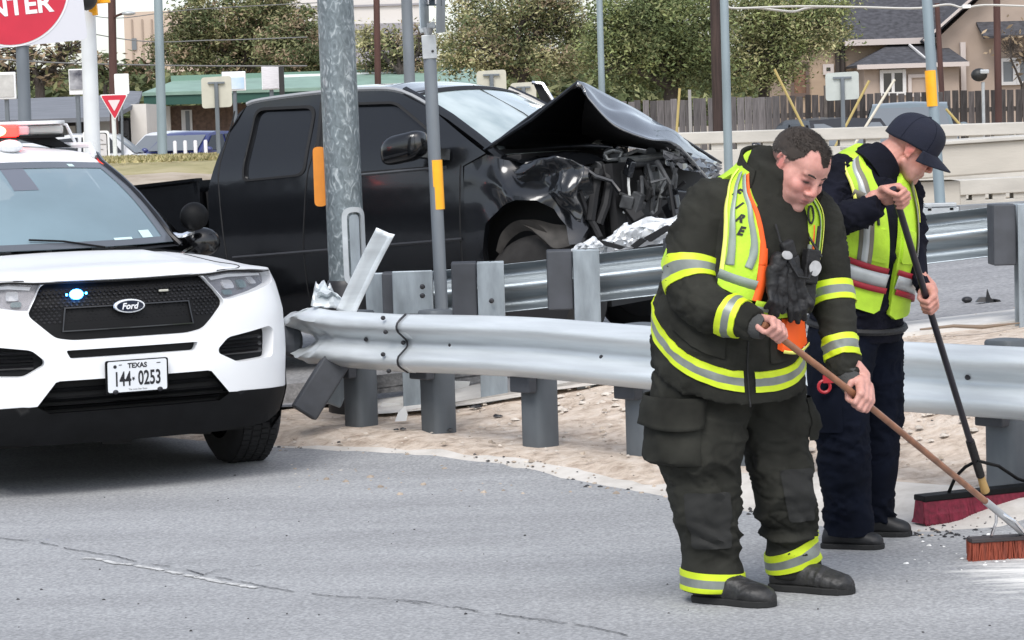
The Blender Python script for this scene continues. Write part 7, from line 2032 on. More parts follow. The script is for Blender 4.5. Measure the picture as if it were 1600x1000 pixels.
# ---- hair: a close cap with short strands
def hair_cap(body_me, Mi, M, region, thick, mats, parent, seed, strands=2600, length=.014):
    idx = {}; vs = []; fs = []; rr = random.Random(seed); src = []
    for p in body_me.polygons:
        qs = [Mi @ body_me.vertices[i].co for i in p.vertices]
        if all(abs(q.x) < .12 and -.16 < q.y < .16 and -.12 < q.z < .16 and region(q) > .12 for q in qs):
            f = []
            for i, q in zip(p.vertices, qs):
                if i not in idx:
                    v = body_me.vertices[i]; k = region(q)
                    idx[i] = len(vs); vs.append(v.co + v.normal * (thick * smooth(.12, .9, k) * (.85 + .3 * noise.noise(q * 60)) + .0008))
                f.append(idx[i])
            fs.append(tuple(f)); src.append(p)
    mb = MB(); mb.add(vs, fs); h = mb.build('hair', mats, parent, True, fix=False, angle=180)
    sb = MB()
    for _ in range(strands):
        p = rr.choice(src); v = body_me.vertices[rr.choice(list(p.vertices))]; q = Mi @ v.co; k = region(q)
        base = v.co + v.normal * thick * .5 * k
        flow = (M.to_3x3() @ V((q.x * 4 + rr.gauss(0, .3), .9 * (1 if q.z > .06 else -.4) + rr.gauss(0, .3), -.7 if q.z < .06 else .1))).normalized()
        t = (v.normal * (.28 if q.z > .06 else .12) + flow * .9 + V((rr.gauss(0, .14), rr.gauss(0, .14), rr.gauss(0, .14)))).normalized()
        L = length * rr.uniform(.6, 1.3) * (1.7 if q.z > .07 else .7); s = t.cross(v.normal).normalized() * .0011
        sb.add([base - s, base + s, base + t * L], [(0, 1, 2)], 1 if (rr.random() < (.40 if q.z < .05 else .04)) else 0)
    tag(sb.build('hair_strands', mats, h, fix=False), kind='stuff')
    return h
hair_cap(body_me, HMi, HM, cap_fn, .0035, [M_hair, M_hairgrey], fire, 3, 5200, .0085)
def brow(M, parent, m):
    for sx in (-1, 1):
        mb = MB(); pts = [M @ V((sx * x, y, z)) for x, y, z in ((.012, .0935, .0180), (.026, .0932, .0228), (.039, .0848, .0223), (.048, .0745, .0168))]
        mb.tube(pts, [.0028, .0040, .0036, .0015], 8); mb.build('eyebrow', m, parent, True)
        mb = MB(); pts = [M @ V((sx * x, y, z)) for x, y, z in ((.0165, .0822, -.0030), (.024, .0868, -.0046), (.032, .0872, -.0052), (.040, .0825, -.0044), (.0455, .0755, -.0030))]
        mb.tube(pts, [.0008, .0017, .0019, .0017, .0008], 6); mb.build('eyelashes', m, parent, True)
brow(HM, fire, M_hair)
# ---- vest
vest = MB()
V_strap = [(3.35, 7.05), (3.50, 6.4), (2.95, 5.75), (2.62, 5.2), (2.50, 4.6), (2.46, 4.1), (2.43, 3.6), (2.40, 3.1), (1.90, 2.85), (1.92, 3.7), (1.96, 4.7), (2.20, 5.7), (2.70, 6.4), (3.02, 7.1)]
V_back = [(3.5, 6.4), (3.35, 7.05), (3.9, 7.3), (4.7, 7.35), (5.5, 7.2), (6.0, 6.9), (5.85, 6.3), (5.6, 5.2), (5.85, 3.6), (6.0, 2.5), (4.7, 2.9), (3.4, 2.75), (3.3, 3.6), (3.75, 5.0)]
V_left = [(.75, 6.9), (.35, 6.6), (.40, 6.0), (.60, 5.2), (.66, 4.4), (.66, 3.4), (.64, 2.5), (1.05, 2.6), (1.02, 3.7), (1.02, 4.8), (.98, 5.9), (.95, 6.8)]
mbv = MB()
for P in (V_strap, V_back, V_left): patch_on(coat_l, coat_s, P, .019, .10, mbv)
vo = mbv.build('vest', M_limev, fire, True, angle=50)
def strip_on(loft, bvh, line, w, off, name, m, parent, n=40, taper=None):
    """ribbon laid along a (theta, t) line, w metres wide"""
    L = resample(line, n); C = [loft.onto(bvh, a, b, off) for a, b in L]; rows = []
    for i, p in enumerate(C):
        d = (C[min(i + 1, n - 1)] - C[max(i - 1, 0)]).normalized(); c = loft.at(L[i][1])[0]
        nrm = (p - c).normalized(); s = d.cross(nrm).normalized()
        rows.append([p - s * (w / 2) , p, p + s * (w / 2)])
    mb = MB(); mb.loft(rows, closed=False, caps=False); return mb.build(name, m, parent, True, solid=.0025)
strip_on(coat_l, coat_s, [(3.42, 6.85), (3.28, 6.25), (2.86, 5.65), (2.58, 5.1), (2.47, 4.6), (2.42, 4.0), (2.38, 3.4)], .016, 0.0247, 'vest_piping', M_yelpip, vo)
strip_on(coat_l, coat_s, [(3.24, 6.8), (3.02, 6.25), (2.70, 5.65), (2.48, 5.1), (2.38, 4.6), (2.33, 4.1), (2.30, 3.7)], .034, 0.0237, 'vest_silver_strip', M_silverv, vo)
strip_on(coat_l, coat_s, [(3.06, 6.85), (2.66, 6.15), (2.34, 5.65), (2.16, 5.1), (2.06, 4.6), (2.02, 4.1), (2.05, 3.7)], .030, 0.0237, 'vest_silver_strip', M_silverv, vo)
strip_on(coat_l, coat_s, [(3.00, 6.95), (2.60, 6.2), (2.22, 5.6), (2.04, 5.1), (1.95, 4.6), (1.90, 4.2), (1.88, 3.8)], .030, 0.0207, 'vest_orange_edge', M_vorange, vo)
strip_on(coat_l, coat_s, [(1.90, 4.3), (1.86, 3.7), (1.84, 3.2), (1.86, 2.85)], .034, 0.0212, 'vest_orange_edge', M_vorange, vo)
strip_on(coat_l, coat_s, [(2.42, 3.42), (2.1, 3.32), (1.90, 3.25)], .040, 0.0237, 'vest_silver_strip', M_silverv, vo)
strip_on(coat_l, coat_s, [(1.88, 2.72), (1.5, 2.62), (1.0, 2.62), (.6, 2.6)], .058, 0.0242, 'vest_belt', M_limev, vo)
strip_on(coat_l, coat_s, [(1.88, 2.72), (1.5, 2.62), (1.0, 2.62), (.6, 2.6)], .018, 0.0277, 'vest_silver_strip', M_silverv, vo)
strip_on(coat_l, coat_s, [(.62, 6.6), (.70, 5.7), (.80, 5.0), (.84, 4.2), (.84, 3.4)], .030, 0.0237, 'vest_silver_strip', M_silverv, vo)
strip_on(coat_l, coat_s, [(.40, 6.4), (.50, 5.6), (.63, 4.9), (.68, 4.2), (.68, 3.4)], .012, 0.0247, 'vest_piping', M_yelpip, vo)
strip_on(coat_l, coat_s, [(1.02, 4.9), (1.04, 4.3), (1.02, 3.8)], .028, 0.0237, 'vest_orange_edge', M_vorange, vo)
strip_on(coat_l, coat_s, [(3.36, 3.5), (3.32, 2.9), (3.34, 2.75)], .02, 0.0222, 'vest_orange_edge', M_vorange, vo)
flap = [(1.36, 2.35), (1.0, 2.25), (.86, 1.60), (1.15, 1.52), (1.40, 1.62)]
patch_on(coat_l, coat_s, flap, .022, .08).build('vest_tail', M_vorange, vo, True, angle=50)
strip_on(coat_l, coat_s, [(1.40, 1.64), (1.15, 1.54), (.88, 1.61)], .012, 0.0297, 'vest_piping', M_yelpip, vo)
strip_on(coat_l, coat_s, [(2.45, 2.35), (2.1, 2.2), (1.95, 2.15)], .014, 0.0182, 'vest_orange_edge', M_vorange, vo)
# FIRE, stacked down the strap
for ch, (th, t) in zip('FIRE', ((2.78, 6.02), (2.51, 5.60), (2.335, 5.18), (2.25, 4.76))):
    p0 = coat_l.onto(coat_s, th, t, 0); px_ = coat_l.onto(coat_s, th - .06, t, 0); pz_ = coat_l.onto(coat_s, th - .02, t + .15, 0)
    sx = (px_ - p0).length / .06; sz = (pz_ - p0).length / .15
    mb = MB(); text_on(mb, ch, lambda x, y: coat_l.onto(coat_s, th - (x * 1.0 + y * .18) / sx, t + y / sz, .0225), .048, .0026, .80); mb.build('vest_lettering', M_black, vo)
# ---- bundle of gloves and a mask clipped to the chest
hang = empty('glove_bundle', F0 + coat_l.onto(coat_b, 1.45, 4.0, .05), 'black gloves and pouch with two white tags clipped to the firefighter chest', 'gloves')
hb = hang.location - F0
def glove(th, t, lean, flip, sz=1.0):
    """an empty work glove hanging fingers down"""
    mb = MB()
    O_ = coat_l.onto(coat_b, th, t, .045) - hb; dn = (V((0, 0, -1)) + FU * lean).normalized(); sd = dn.cross(FV).normalized() * flip; ou = FV
    f = lambda x, y, z=0: O_ + (sd * x + dn * y + ou * z) * sz
    chain(mb, [(f(-.005, -.085), .030 * sz), (f(0, -.045), .030 * sz)]); chain(mb, [(f(-.020, -.045, .004), .024 * sz), (f(-.022, .03, .008), .024 * sz)]); chain(mb, [(f(.020, -.045, .002), .024 * sz), (f(.020, .03, .006), .024 * sz)])
    for k, x in enumerate((-.036, -.013, .010, .031)):
        L_ = (.075, .088, .082, .062)[k]
        chain(mb, [(f(x, .03, .006), .0135 * sz), (f(x * 1.15, .03 + L_ * .55, .012 + .006 * k), .0128 * sz), (f(x * 1.2 + .004, .03 + L_, .002 * k), .0112 * sz)])
    chain(mb, [(f(-.038, -.02, .006), .016 * sz), (f(-.062, .015, .012), .0135 * sz), (f(-.066, .045, .016), .0115 * sz)])
    gm = remesh(mb, .005, 2); gn = folds(.004, 14, th * 3, (0, 0, 1), 1.5); ns = [v.normal.copy() for v in gm.vertices]
    for v, n in zip(gm.vertices, ns): v.co += n * gn(v.co)
    link('glove', gm, M_glove, hang)
glove(1.68, 3.40, -.12, 1, 1.0); glove(1.40, 3.22, .20, -1, 1.05)
def pouch(name, th, t, off, size, rot, bev):
    c = coat_l.onto(coat_b, th, t, off) - hb; R_m = Matrix((tuple(FU), tuple(-FV), (0, 0, 1))).transposed() @ Matrix.Rotation(rot, 3, 'Y')
    mb = MB(); mb.box(c, size, R_m); return mb.build(name, M_glove, hang, bevel=bev), c, R_m
ra_, c_, Rm_ = pouch('radio', 1.20, 3.75, .045, (.062, .038, .125), .18, .006)
mb = MB(); mb.tube([c_ + Rm_ @ V((.018, 0, .06)), c_ + Rm_ @ V((.018, 0, .15))], .006, 8); mb.build('antenna', M_glove, ra_, True)
mb = MB(); mb.tube([c_ + Rm_ @ V((-.012, 0, .06)), c_ + Rm_ @ V((-.012, 0, .078))], .009, 10); mb.build('knob', M_silver, ra_, True)
pouch('speaker_microphone', 1.58, 4.35, .040, (.055, .030, .070), -.3, .010)
pouch('pouch', 1.52, 3.85, .035, (.085, .035, .075), -.1, .014)
pouch('pouch', 1.12, 2.95, .035, (.075, .035, .085), .1, .012)
mb = MB(); mb.tube([coat_l.onto(coat_b, 1.60, 4.1, .06) - hb, coat_l.onto(coat_b, 1.5, 3.7, .085) - hb, coat_l.onto(coat_b, 1.36, 3.6, .085) - hb, coat_l.onto(coat_b, 1.24, 3.95, .07) - hb], .005, 6); mb.build('coiled_cord', M_glove, hang, True)
for th, t, w_, h_, rot in ((1.66, 4.35, .024, .017, -.4), (1.27, 3.85, .028, .030, .3)):
    c = coat_l.onto(coat_b, th, t, .082) - hb; a_ = FU * math.cos(rot) + V((0, 0, 1)) * math.sin(rot); b_ = V((0, 0, 1)) * math.cos(rot) - FU * math.sin(rot)
    mb = MB(); mb.prism([c + a_ * x + b_ * z for x, z in rounded([(-w_, -h_ * .5), (-w_ * .3, -h_), (w_ * .5, -h_ * .7), (w_, -h_ * .1), (w_ * .8, h_ * .6), (w_ * .1, h_), (-w_ * .9, h_ * .55)], .012)], FV * .004); mb.build('white_tag', mat('tag_white', (.40, .40, .40), .6, var=.25, vscale=20), hang)
mb = MB(); mb.tube([coat_l.onto(coat_b, 1.75, 5.1, .015) - hb, coat_l.onto(coat_b, 1.68, 4.6, .03) - hb, coat_l.onto(coat_b, 1.6, 4.2, .06) - hb], .004, 6); mb.tube([coat_l.onto(coat_b, 1.2, 4.6, .03) - hb, coat_l.onto(coat_b, 1.15, 4.1, .07) - hb], .005, 6); mb.build('strap', M_glove, hang, True)
mb = MB(); c = coat_l.onto(coat_b, 1.02, 5.3, .022) - hb; mb.tube([c + FU * (.012 * math.cos(t)) + V((0, 0, .032 * math.sin(t))) for t in [2 * PI * k / 16 for k in range(17)]], .004, 6); mb.build('clip_ring', M_glove, hang, True)
# ---- his broom: wooden handle, short red-brown block off to the right
b0, b1 = fp(1206, 517, -.405), fp(1343, 622, -.165)
bdir = (b1 - b0).normalized()
tipw = at(1597, 830, 10.1); 
broom = empty('push_broom', V((tipw.x + .02, tipw.y, 0)), 'push broom with long brown wooden handle and rust-red bristles, held by the firefighter', 'broom'); bb = broom.location.copy()
A = b0 + F0 - bdir * .045 - bb; B = tipw - bb
mid = b1 + F0 - bb
mb = MB(); mb.tube([A, A.lerp(mid, .5), mid, mid.lerp(B, .45), B], .0125, 12); mb.build('handle', mat('broom_wood', (.26, .115, .06), .45, var=.3, vscale=20, stretch=(1, 1, .3), coat=.2), broom, True)
mb = MB(); mb.tube([mid.lerp(B, .76), B + (B - mid).normalized() * .02], [.0145, .016], 12); mb.build('ferrule', M_sleeve, broom, True)
hd = at(1514, 838, 10.08) - bb; he_ = at(1700, 836, 10.16) - bb
hd.z = he_.z = .085
mb = MB(); mb.bar(hd, he_, .065, .018); mb.build('head_block', mat('broom_block', (.05, .04, .04), .6), broom, bevel=.004)
rr = random.Random(8); br = MB()
for k in range(1500):
    a = rr.random(); s = rr.uniform(-.028, .028); p = hd.lerp(he_, a) + V((0, s, -.01)); q = p + V((rr.gauss(0, .006) - .004, s * .25 + rr.gauss(0, .004), -.072)); w = .0022
    br.add([p + V((-w, 0, 0)), p + V((w, 0, 0)), q + V((w, 0, 0)), q + V((-w, 0, 0))], [(0, 1, 2, 3)])
br.box(hd.lerp(he_, .5) + V((0, 0, -.036)), ((he_ - hd).length - .006, .05, .058))
tag(br.build('bristles', mat('bristle_rust', (.23, .042, .018), .7, var=.35, vscale=60, stretch=(1, 1, .1)), broom, fix=False), kind='stuff')
mb = MB()
for dx in (-.09, .06): mb.tube([mid.lerp(B, .83), mid.lerp(B, .9) + V((dx * .5, -.01, -.01)), V((B.x + dx - .04, hd.y, .09))], .006, 6)
mb.build('brace', M_chrome, broom, True)
# ------------------------------------------------------------------ second man: navy clothes, cap, lime vest
MD = 10.55
G0 = gnd(1338, 848)
def mp(px, py, dd=0.0): return at(px, py, MD + dd) - G0
_y2 = math.radians(48)
MU = V((math.cos(_y2), math.sin(_y2), 0)); MV = V((math.sin(_y2), -math.cos(_y2), 0))
def mring(px, py, a, b, tilt, dd=0, e=2.2):
    t = math.radians(tilt); return (mp(px, py, dd), a, b, MU, MV * math.cos(t) - V((0, 0, 1)) * math.sin(t), e)
sh_l = Loft([mring(1336, 528, .212, .178, 8, .04), mring(1340, 480, .216, .180, 10, .02), mring(1348, 420, .218, .180, 14, -.0), mring(1356, 360, .222, .176, 18, -.03),
             mring(1359, 310, .222, .160, 22, -.05), mring(1358, 275, .205, .135, 24, -.06), mring(1361, 254, .145, .105, 26, -.06), mring(1367, 244, .088, .082, 30, -.06), mring(1373, 236, .068, .066, 34, -.06)], 52)
M_navy = mat('navy_cloth', (.0065, .0070, .013), .9, var=.3, vscale=8, bump=.3, bscale=380, spec=.15)
M_navyt = mat('navy_trousers', (.0038, .0055, .012), .9, var=.3, vscale=8, bump=.3, bscale=380, spec=.12)
M_cap = mat('navy_cap', (.0045, .0065, .019), .85, var=.15, vscale=14, bump=.3, bscale=300)
M_taupe = mat('grey_brown_strip', (.17, .155, .12), .55, var=.15, vscale=14)
M_red = mat('dark_red_strip', (.30, .012, .025), .6, var=.1, vscale=12)
M_silver2 = mat('silver_band', (.46, .48, .48), .35, .25, var=.15, vscale=14)
M_shoe = mat('black_shoe', (.010, .010, .011), .5, var=.3, vscale=12)
man = empty('person', G0, 'man in navy cap and lime vest with red and silver band, sweeping behind the firefighter', 'person')
aR = limb([(mp(1338, 268, -.06), .070), (mp(1314, 272, -.12), .088), (mp(1302, 312, -.20), .088), (mp(1300, 345, -.29), .082), (mp(1336, 336, -.37), .074), (mp(1364, 325, -.42), .060), (mp(1377, 320, -.435), .052)])
aL = limb([(mp(1385, 272, .08), .070), (mp(1408, 290, .13), .075), (mp(1420, 340, .10), .068), (mp(1425, 385, .03), .062), (mp(1434, 425, -.06), .052), (mp(1444, 452, -.115), .042)])
sme = piece([(sh_l, 36)], .0095, 5); aRm = piece([(aR, 32)], .0085, 4); aLm = piece([(aL, 32)], .0085, 4)
h1_, h2_ = folds(.010, 8, 12.2, (0, 0, 1), 1.8), folds(.009, 13, 4.4, (.6, 0, 1), 2.4)
sb = bvh_of(sme)
for me_ in (sme, aRm, aLm):
    ns = [v.normal.copy() for v in me_.vertices]
    for v, n in zip(me_.vertices, ns):
        k = 1 + 1.0 * smooth(.22, .05, (v.co - mp(1302, 340, -.28)).length)
        v.co += n * (h1_(v.co) + h2_(v.co)) * k * smooth(.03, .12, (v.co - mp(1376, 222, -.06)).length)
    me_.update()
shirt = link('jacket', sme, M_navy, man)
link('sleeve', aRm, M_navy, shirt); link('sleeve', aLm, M_navy, shirt)
# trousers
def lr2(px, py, rpx, dd, yaw=40):
    y = math.radians(yaw); return (mp(px, py, dd), rpx / 379, rpx / 379 * .95, V((math.cos(y), math.sin(y), 0)), V((math.sin(y), -math.cos(y), 0)), 2.2)
l1 = Loft([lr2(1328, 480, 60, .0), lr2(1316, 540, 58, -.04), lr2(1311, 600, 51, -.07), lr2(1314, 660, 46, -.09), lr2(1319, 710, 43, -.10), lr2(1323, 770, 41, -.09), lr2(1326, 815, 40, -.08), lr2(1328, 838, 42, -.08)], 36)
l2 = Loft([lr2(1352, 480, 58, .06), lr2(1362, 540, 50, .10), lr2(1370, 600, 43, .12), lr2(1374, 655, 40, .13), lr2(1370, 710, 37, .15), lr2(1366, 765, 35, .19), lr2(1366, 800, 35, .21), lr2(1368, 815, 36, .21)], 36)
mb = MB(); l1.mesh(mb, 34); l2.mesh(mb, 34); mb.ball(mp(1340, 500, .04), (.17, .16, .14))
tme = remesh(mb, .0095, 3)
k1, k2 = folds(.011, 7, 21.3, (.3, 0, 1), 2.4), folds(.008, 13, 14.2, (-.3, 0, 1), 2.2)
ns = [v.normal.copy() for v in tme.vertices]
for v, n in zip(tme.vertices, ns): v.co += n * (k1(v.co) + k2(v.co)) * (.6 + .8 * smooth(.3, .08, v.co.z) + .4 * math.exp(-((v.co.z - .45) / .1) ** 2))
tme.update(); tb = bvh_of(tme)
tr2 = link('trousers', tme, M_navyt, man)
def pk2(a, b): return l1.onto(tb, lerp(2.3, 3.9, a), lerp(2.0, 3.2, b), .003 + .018 * (math.sin(PI * a) ** .4) * (.5 + .5 * b))
mb = MB(); mb.grid(pk2, 14, 10); mb.build('side_pocket', M_navyt, tr2, True, angle=60)
mb = MB(); mb.tube([sh_l.onto(sb, lerp(0, 2 * PI, k / 40), .55, .006) for k in range(41)], .014, 6, cap=False); mb.build('belt', M_glove, tr2, True)
# shoes
for (hx, hy, tx, ty, dh, dt, ax, ay, ad) in ((1286, 852, 1380, 850, -.06, -.14, 1324, 820, -.08), (1345, 833, 1424, 832, .20, .16, 1364, 800, .2)):
    h_, t_ = mp(hx, hy, dh), mp(tx, ty, dt); h_.z = t_.z = .012
    mb = MB(); boot(mb, h_, t_, .048, .095, 0, mp(ax, ay, ad), .058)
    bo = link('shoe', remesh(mb, .008, 5), M_shoe, man)
    d_ = (t_ - h_).normalized(); s_ = d_.cross(V((0, 0, 1))); L_ = (t_ - h_).length
    prof = [(-.02, .03), (.02, .042), (.2, .05), (.45, .047), (.7, .055), (.88, .050), (.98, .03), (1.02, .010)]
    loop = [h_ + d_ * (L_ * a) + s_ * w for a, w in prof] + [h_ + d_ * (L_ * a) - s_ * w for a, w in reversed(prof)]
    mb = MB(); mb.prism([V((p.x, p.y, .004)) for p in loop], (0, 0, .022)); mb.build('sole', M_sole, bo, bevel=.004)
# body
yw, pt = math.radians(88), math.radians(36)
hf2 = V((math.sin(yw) * math.cos(pt), -math.cos(yw) * math.cos(pt), -math.sin(pt)))
HC2 = mp(1424, 232, -.04); HR2 = frame_from(hf2, V((0, -.08, 1)))
HM2 = Matrix.Translation(HC2) @ HR2.to_4x4() @ Matrix.Scale(1.06, 4); HM2i = HM2.inverted()
mb = MB(); head_prims(mb, HM2, 1.06, .93)
n0, n1 = HM2 @ V((0, -.040, -.045)), mp(1374, 256, -.06)
chain(mb, [(n0, .066), (n0.lerp(n1, .5), .068), (n1, .072)], 18); capsule(mb, HM2 @ V((0, .015, -.080)), n0.lerp(n1, .6), .042, .048)
ncA, ncB = n0.copy(), n1.copy()
chain(mb, [(mp(1358, 290, -.05), .10), (mp(1354, 360, -.02), .13), (mp(1345, 430, .0), .13), (mp(1338, 510, .03), .13)], 18)
GP1, GP2 = mp(1400, 309, -.455), mp(1449, 471, -.14)
sdir = GP1 - GP2
w1 = hand(mb, GP1, sdir, mp(1310, 340, -.34), 1, .014, 1.02)
w2 = hand(mb, GP2, sdir, mp(1430, 400, -.02), 1, .014, 1.0)
chain(mb, [(mp(1330, 270, -.06), .06), (mp(1302, 312, -.2), .05), (mp(1302, 345, -.29), .045), (mp(1345, 332, -.38), .038), (w1, .027)])
chain(mb, [(mp(1390, 275, .09), .055), (mp(1420, 340, .10), .045), (mp(1426, 390, .02), .042), (mp(1438, 435, -.08), .035), (w2, .026)])
for ch in ([(mp(1325, 500, .0), .1), (mp(1311, 600, -.07), .08), (mp(1318, 700, -.1), .06), (mp(1324, 800, -.08), .045), (mp(1336, 838, -.1), .035)],
           [(mp(1350, 500, .06), .1), (mp(1370, 600, .12), .075), (mp(1372, 690, .14), .058), (mp(1366, 790, .2), .043), (mp(1378, 818, .19), .035)]): chain(mb, ch)
bme_ = remesh(mb, .0038, 3, .5)
def scalp2(p): return .8 * smooth(-.03, .02, p.z + .3 * max(0, -p.y)) * smooth(.02, -.03, p.y) * (0 if abs(p.x) > .079 and p.z < .03 else 1)
tint_skin(bme_, HM2i, (.55, .275, .22), .6, 1.25, lambda p: .45 * scalp2(p))
link('body', bme_, M_skin, man)
brow(HM2, man, M_hair)
ax_ = ncB - ncA
mb = MB(); mb.tube([ncA + ax_ * k for k in (.58, .60, .85, 1.25, 1.8)], [.078, .084, .086, .094, .104], 28); mb.build('collar', M_navy, shirt, True)
# cap
CM = HM2.to_3x3()
def capfn(a, b):
    th = 2 * PI * a; ph = lerp(0, PI / 2 * 1.06, b)
    x, y = .0900 * math.sin(ph) * math.cos(th), .112 * math.sin(ph) * math.sin(th)
    z = .024 + .112 * math.cos(ph) ** .62 if math.cos(ph) > 0 else .024 + .1 * math.cos(ph)
    z = z - .016 * smooth(0, -1, math.sin(th)) * b
    z += .012 * math.sin(ph) * max(0, math.sin(th)) * (1 - b * .4)
    return HM2 @ (V((x, y - .010, z)) + V((0, 0, 0)))
mb = MB(); mb.grid(capfn, 44, 18); cp = mb.build('cap', M_cap, man, True, solid=.004)
for k in range(6):
    mb = MB(); mb.tube([capfn(k / 6 + 1 / 12, b / 14) for b in range(15)], .0010, 4); mb.build('cap_seam', M_navyt, cp)
mb = MB(); mb.ball(capfn(0, 0), (.009, .009, .006)); mb.build('cap_button', M_cap, cp, True)
def brimfn(a, b):
    th = lerp(.12, .88, a) * PI; e = capfn(th / (2 * PI), .97); q = HM2i @ e
    k = math.sin(PI * a) ** .6
    return HM2 @ (q + V((0, .075 * b * k, -.020 * b - .030 * (abs(a - .5) * 2) ** 2 * b + .0)))
mb = MB(); mb.grid(brimfn, 24, 8); mb.build('cap_brim', M_cap, cp, True, solid=.004)
# vest
front_r = [(3.35, 6.15), (3.0, 5.6), (2.72, 5.1), (2.62, 4.4), (2.75, 3.7), (3.2, 3.2), (3.6, 3.0), (3.6, 1.5), (3.0, 1.38), (2.45, 1.22), (2.15, 1.12), (2.04, 1.22), (1.96, 2.0), (1.98, 3.0), (2.0, 4.2), (2.1, 5.2), (2.35, 6.1), (2.7, 6.5)]
front_l = [(.1, 6.2), (.45, 5.4), (.72, 4.4), (.72, 3.4), (.3, 2.9), (-.3, 2.8), (-.3, 1.3), (.6, 1.1), (1.2, .95), (1.62, .92), (1.80, 1.08), (1.80, 2.0), (1.74, 3.0), (1.62, 4.2), (1.45, 5.2), (1.05, 6.1), (.6, 6.5)]
back_ = [(3.6, 3.0), (3.9, 3.6), (3.8, 4.6), (3.45, 5.6), (3.35, 6.15), (2.7, 6.5), (3.2, 7.0), (4.7, 7.2), (6.2, 7.0), (6.9, 6.5), (6.38, 6.2), (6.2, 5.6), (5.7, 4.6), (5.6, 3.6), (5.98, 2.8), (5.98, 1.3), (4.7, 1.3), (3.6, 1.5)]
mbv = MB()
for P in (front_r, front_l, back_): patch_on(sh_l, sb, P, .018, .10, mbv)
v2 = mbv.build('vest', M_limev, man, True, angle=50)
def st2(line, w, off, nm, m): return strip_on(sh_l, sb, line, w, off + .005, nm, m, v2)
circ = lambda t0, t1, a0=1.98, a1=3.55: [(lerp(a0, a1, k / 8), lerp(t0, t1, k / 8)) for k in range(9)]
for a0, a1, e0, e1 in ((1.98, 3.58, 0, .35), (1.78, -.25, -.02, -.80)):
    st2([(lerp(a0, a1, k / 8), 2.30 + lerp(e0, e1, k / 8)) for k in range(9)], .024, .0245, 'vest_red_strip', M_red)
    st2([(lerp(a0, a1, k / 8), 2.03 + lerp(e0, e1, k / 8)) for k in range(9)], .056, .0235, 'vest_silver_band', M_silver2)
    st2([(lerp(a0, a1, k / 8), 1.76 + lerp(e0, e1, k / 8)) for k in range(9)], .024, .0245, 'vest_red_strip', M_red)
st2([(3.15, 6.5), (2.85, 5.9), (2.55, 5.3), (2.44, 4.7), (2.42, 3.9), (2.44, 3.2), (2.46, 2.45)], .060, .0190, 'vest_shoulder_strip', M_taupe)
st2([(3.15, 6.5), (2.85, 5.9), (2.55, 5.3), (2.44, 4.7), (2.42, 3.9), (2.44, 3.2), (2.46, 2.45)], .026, .0220, 'vest_silver_strip', M_silver2)
st2([(3.38, 6.1), (3.02, 5.55), (2.74, 5.05), (2.64, 4.4), (2.72, 3.7)], .013, .0175, 'vest_piping', M_yelpip)
st2([(2.68, 4.62), (2.5, 4.58), (2.26, 4.52)], .034, .0195, 'strap_tab', M_taupe)
st2([(.42, 6.3), (.85, 5.6), (1.05, 4.9), (1.10, 4.0), (1.12, 3.2), (1.14, 2.4)], .054, .0190, 'vest_shoulder_strip', M_taupe)
st2([(.42, 6.3), (.85, 5.6), (1.05, 4.9), (1.10, 4.0), (1.12, 3.2), (1.14, 2.4)], .024, .0220, 'vest_silver_strip', M_silver2)
st2([(.48, 5.35), (.76, 4.5), (.76, 3.5)], .012, .0175, 'vest_piping', M_yelpip)
for P in (rounded([(2.35, 2.55), (2.02, 2.5), (2.04, 3.5), (2.32, 3.55)], .06, 3), rounded([(1.70, 2.5), (1.30, 2.45), (1.28, 3.4), (1.66, 3.5)], .06, 3)):
    patch_on(sh_l, sb, P, .027, .08).build('vest_pocket', M_limev, v2, True, angle=50)
mb = MB(); mb.tube([sh_l.onto(sb, 2.2, lerp(3.6, 4.2, k / 6), .024) for k in range(7)], .006, 6); mb.build('pen', M_glove, v2, True)
# red gadget and pouch at the hip
rp_ = mp(1288, 604, -.22); mb = MB(); mb.tube([rp_ + V((.024 * math.cos(t), 0, .024 * math.sin(t))) for t in [2 * PI * k / 16 for k in range(17)]], .007, 6); mb.box(rp_ + V((.02, 0, .03)), (.05, .02, .03))
tag(mb.build('key_ring', mat('red_plastic', (.42, .015, .025), .4), None, True, loc=G0), 'red plastic ring clipped to the navy trouser leg, between the two men', 'key ring')
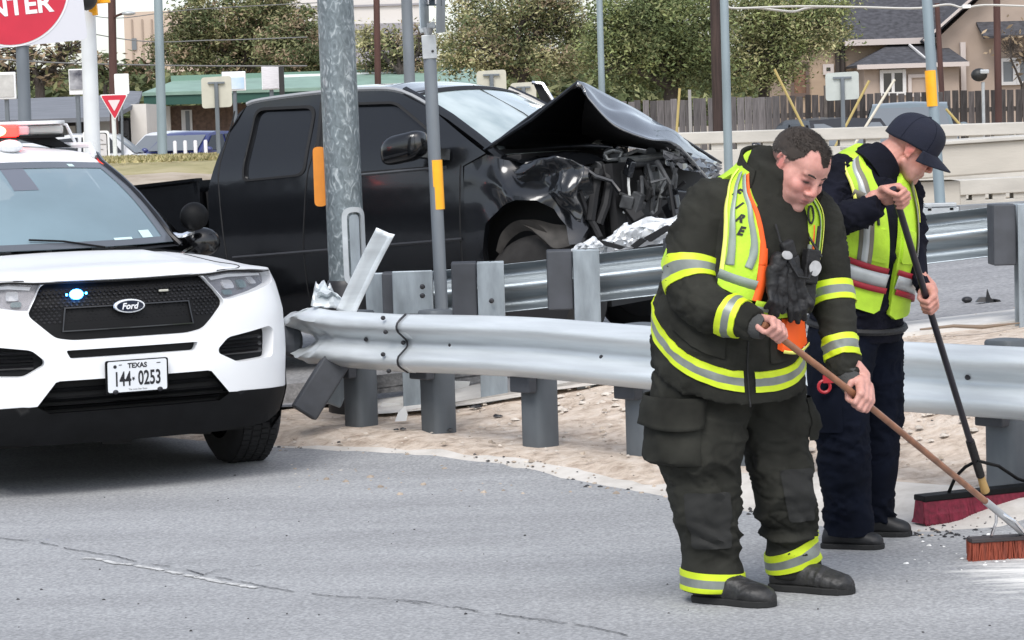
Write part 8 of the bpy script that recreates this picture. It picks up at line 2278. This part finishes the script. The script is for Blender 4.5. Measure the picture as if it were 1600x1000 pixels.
# ---- his broom: black handle, wide dark red brush
bd = (GP2 - GP1).normalized()
T_ = at(1541, 772, 11.08); br2 = empty('push_broom', V((T_.x, T_.y, 0)), 'wide push broom with black handle and dark red brush, used by man in cap', 'broom'); b3 = br2.location.copy()
A, Mi_, B = GP1 + G0 - bd * .05 - b3, GP2 + G0 - b3, T_ - b3
dB = (B - Mi_).normalized()
mb = MB(); mb.tube([A, A.lerp(Mi_, .5), Mi_, Mi_.lerp(B, .5), B - dB * .10], .014, 12); mb.build('handle', mat('handle_black', (.016, .014, .022), .4, var=.2, vscale=15), br2, True)
mb = MB(); mb.tube([B - dB * .34, B - dB * .12], [.019, .019], 12); mb.build('grip_sleeve', M_glove, br2, True)
mb = MB(); mb.tube([B - dB * .115, B - dB * .02], [.016, .020], 12); mb.build('wood_end', mat('bare_wood', (.52, .34, .13), .6, var=.2, vscale=12), br2, True)
e0, e1 = at(1436, 792, 11.0) - b3, at(1720, 762, 11.4) - b3
e0.z = e1.z = .118
mb = MB(); mb.bar(e0, e1, .085, .026); mb.build('head_block', M_trim, br2, bevel=.005)
rr = random.Random(18); brm = MB(); dv = (e1 - e0).normalized(); sv = V((-dv.y, dv.x, 0))
rows = []
for k in range(40):
    a = k / 39; c = e0.lerp(e1, a); fl_ = .010 * noise.noise((a * 14, 0, 0)); en = (1 - abs(2 * a - 1)) ; off = dv * (-.012 if a < .02 else 0)
    rows.append([c + sv * (-.030) + V((0, 0, -.012)), c + sv * (-.052 + fl_) + off + V((0, 0, -.07)), c + sv * (-.050 + fl_) + off + V((0, 0, -.106)), c + sv * (.045 + fl_) + off + V((0, 0, -.108)), c + sv * .048 + V((0, 0, -.09)), c + sv * .030 + V((0, 0, -.012))])
brm.loft(rows)
for k in range(2600):
    a = rr.random(); c = e0.lerp(e1, a); s0 = -.034 - .004 * rr.random(); p = c + sv * s0 + V((0, 0, -.014)); q = c + sv * (-.056 + .010 * noise.noise((a * 14, 0, 0)) + rr.gauss(0, .003)) + dv * rr.gauss(0, .006) + V((0, 0, -.109 + rr.gauss(0, .004))); w = dv * .0022
    brm.add([p - w, p + w, q + w, q - w], [(0, 1, 2, 3)])
tag(brm.build('bristles', mat('bristle_maroon', (.16, .010, .028), .75, var=.35, vscale=50), br2, fix=False), kind='stuff')
mb = MB(); pL, pR, tp_ = e0.lerp(e1, .16) + V((0, 0, .012)), e0.lerp(e1, .62) + V((0, 0, .012)), B - dB * .22
mb.tube([pL, at(1493, 745, 11.02) - b3, at(1508, 730, 11.0) - b3, tp_ + V((0, -.02, 0)), at(1560, 728, 11.1) - b3, at(1590, 748, 11.2) - b3, pR], .0075, 8); mb.build('brace', M_trim, br2, True)
bpy.context.view_layer.update()
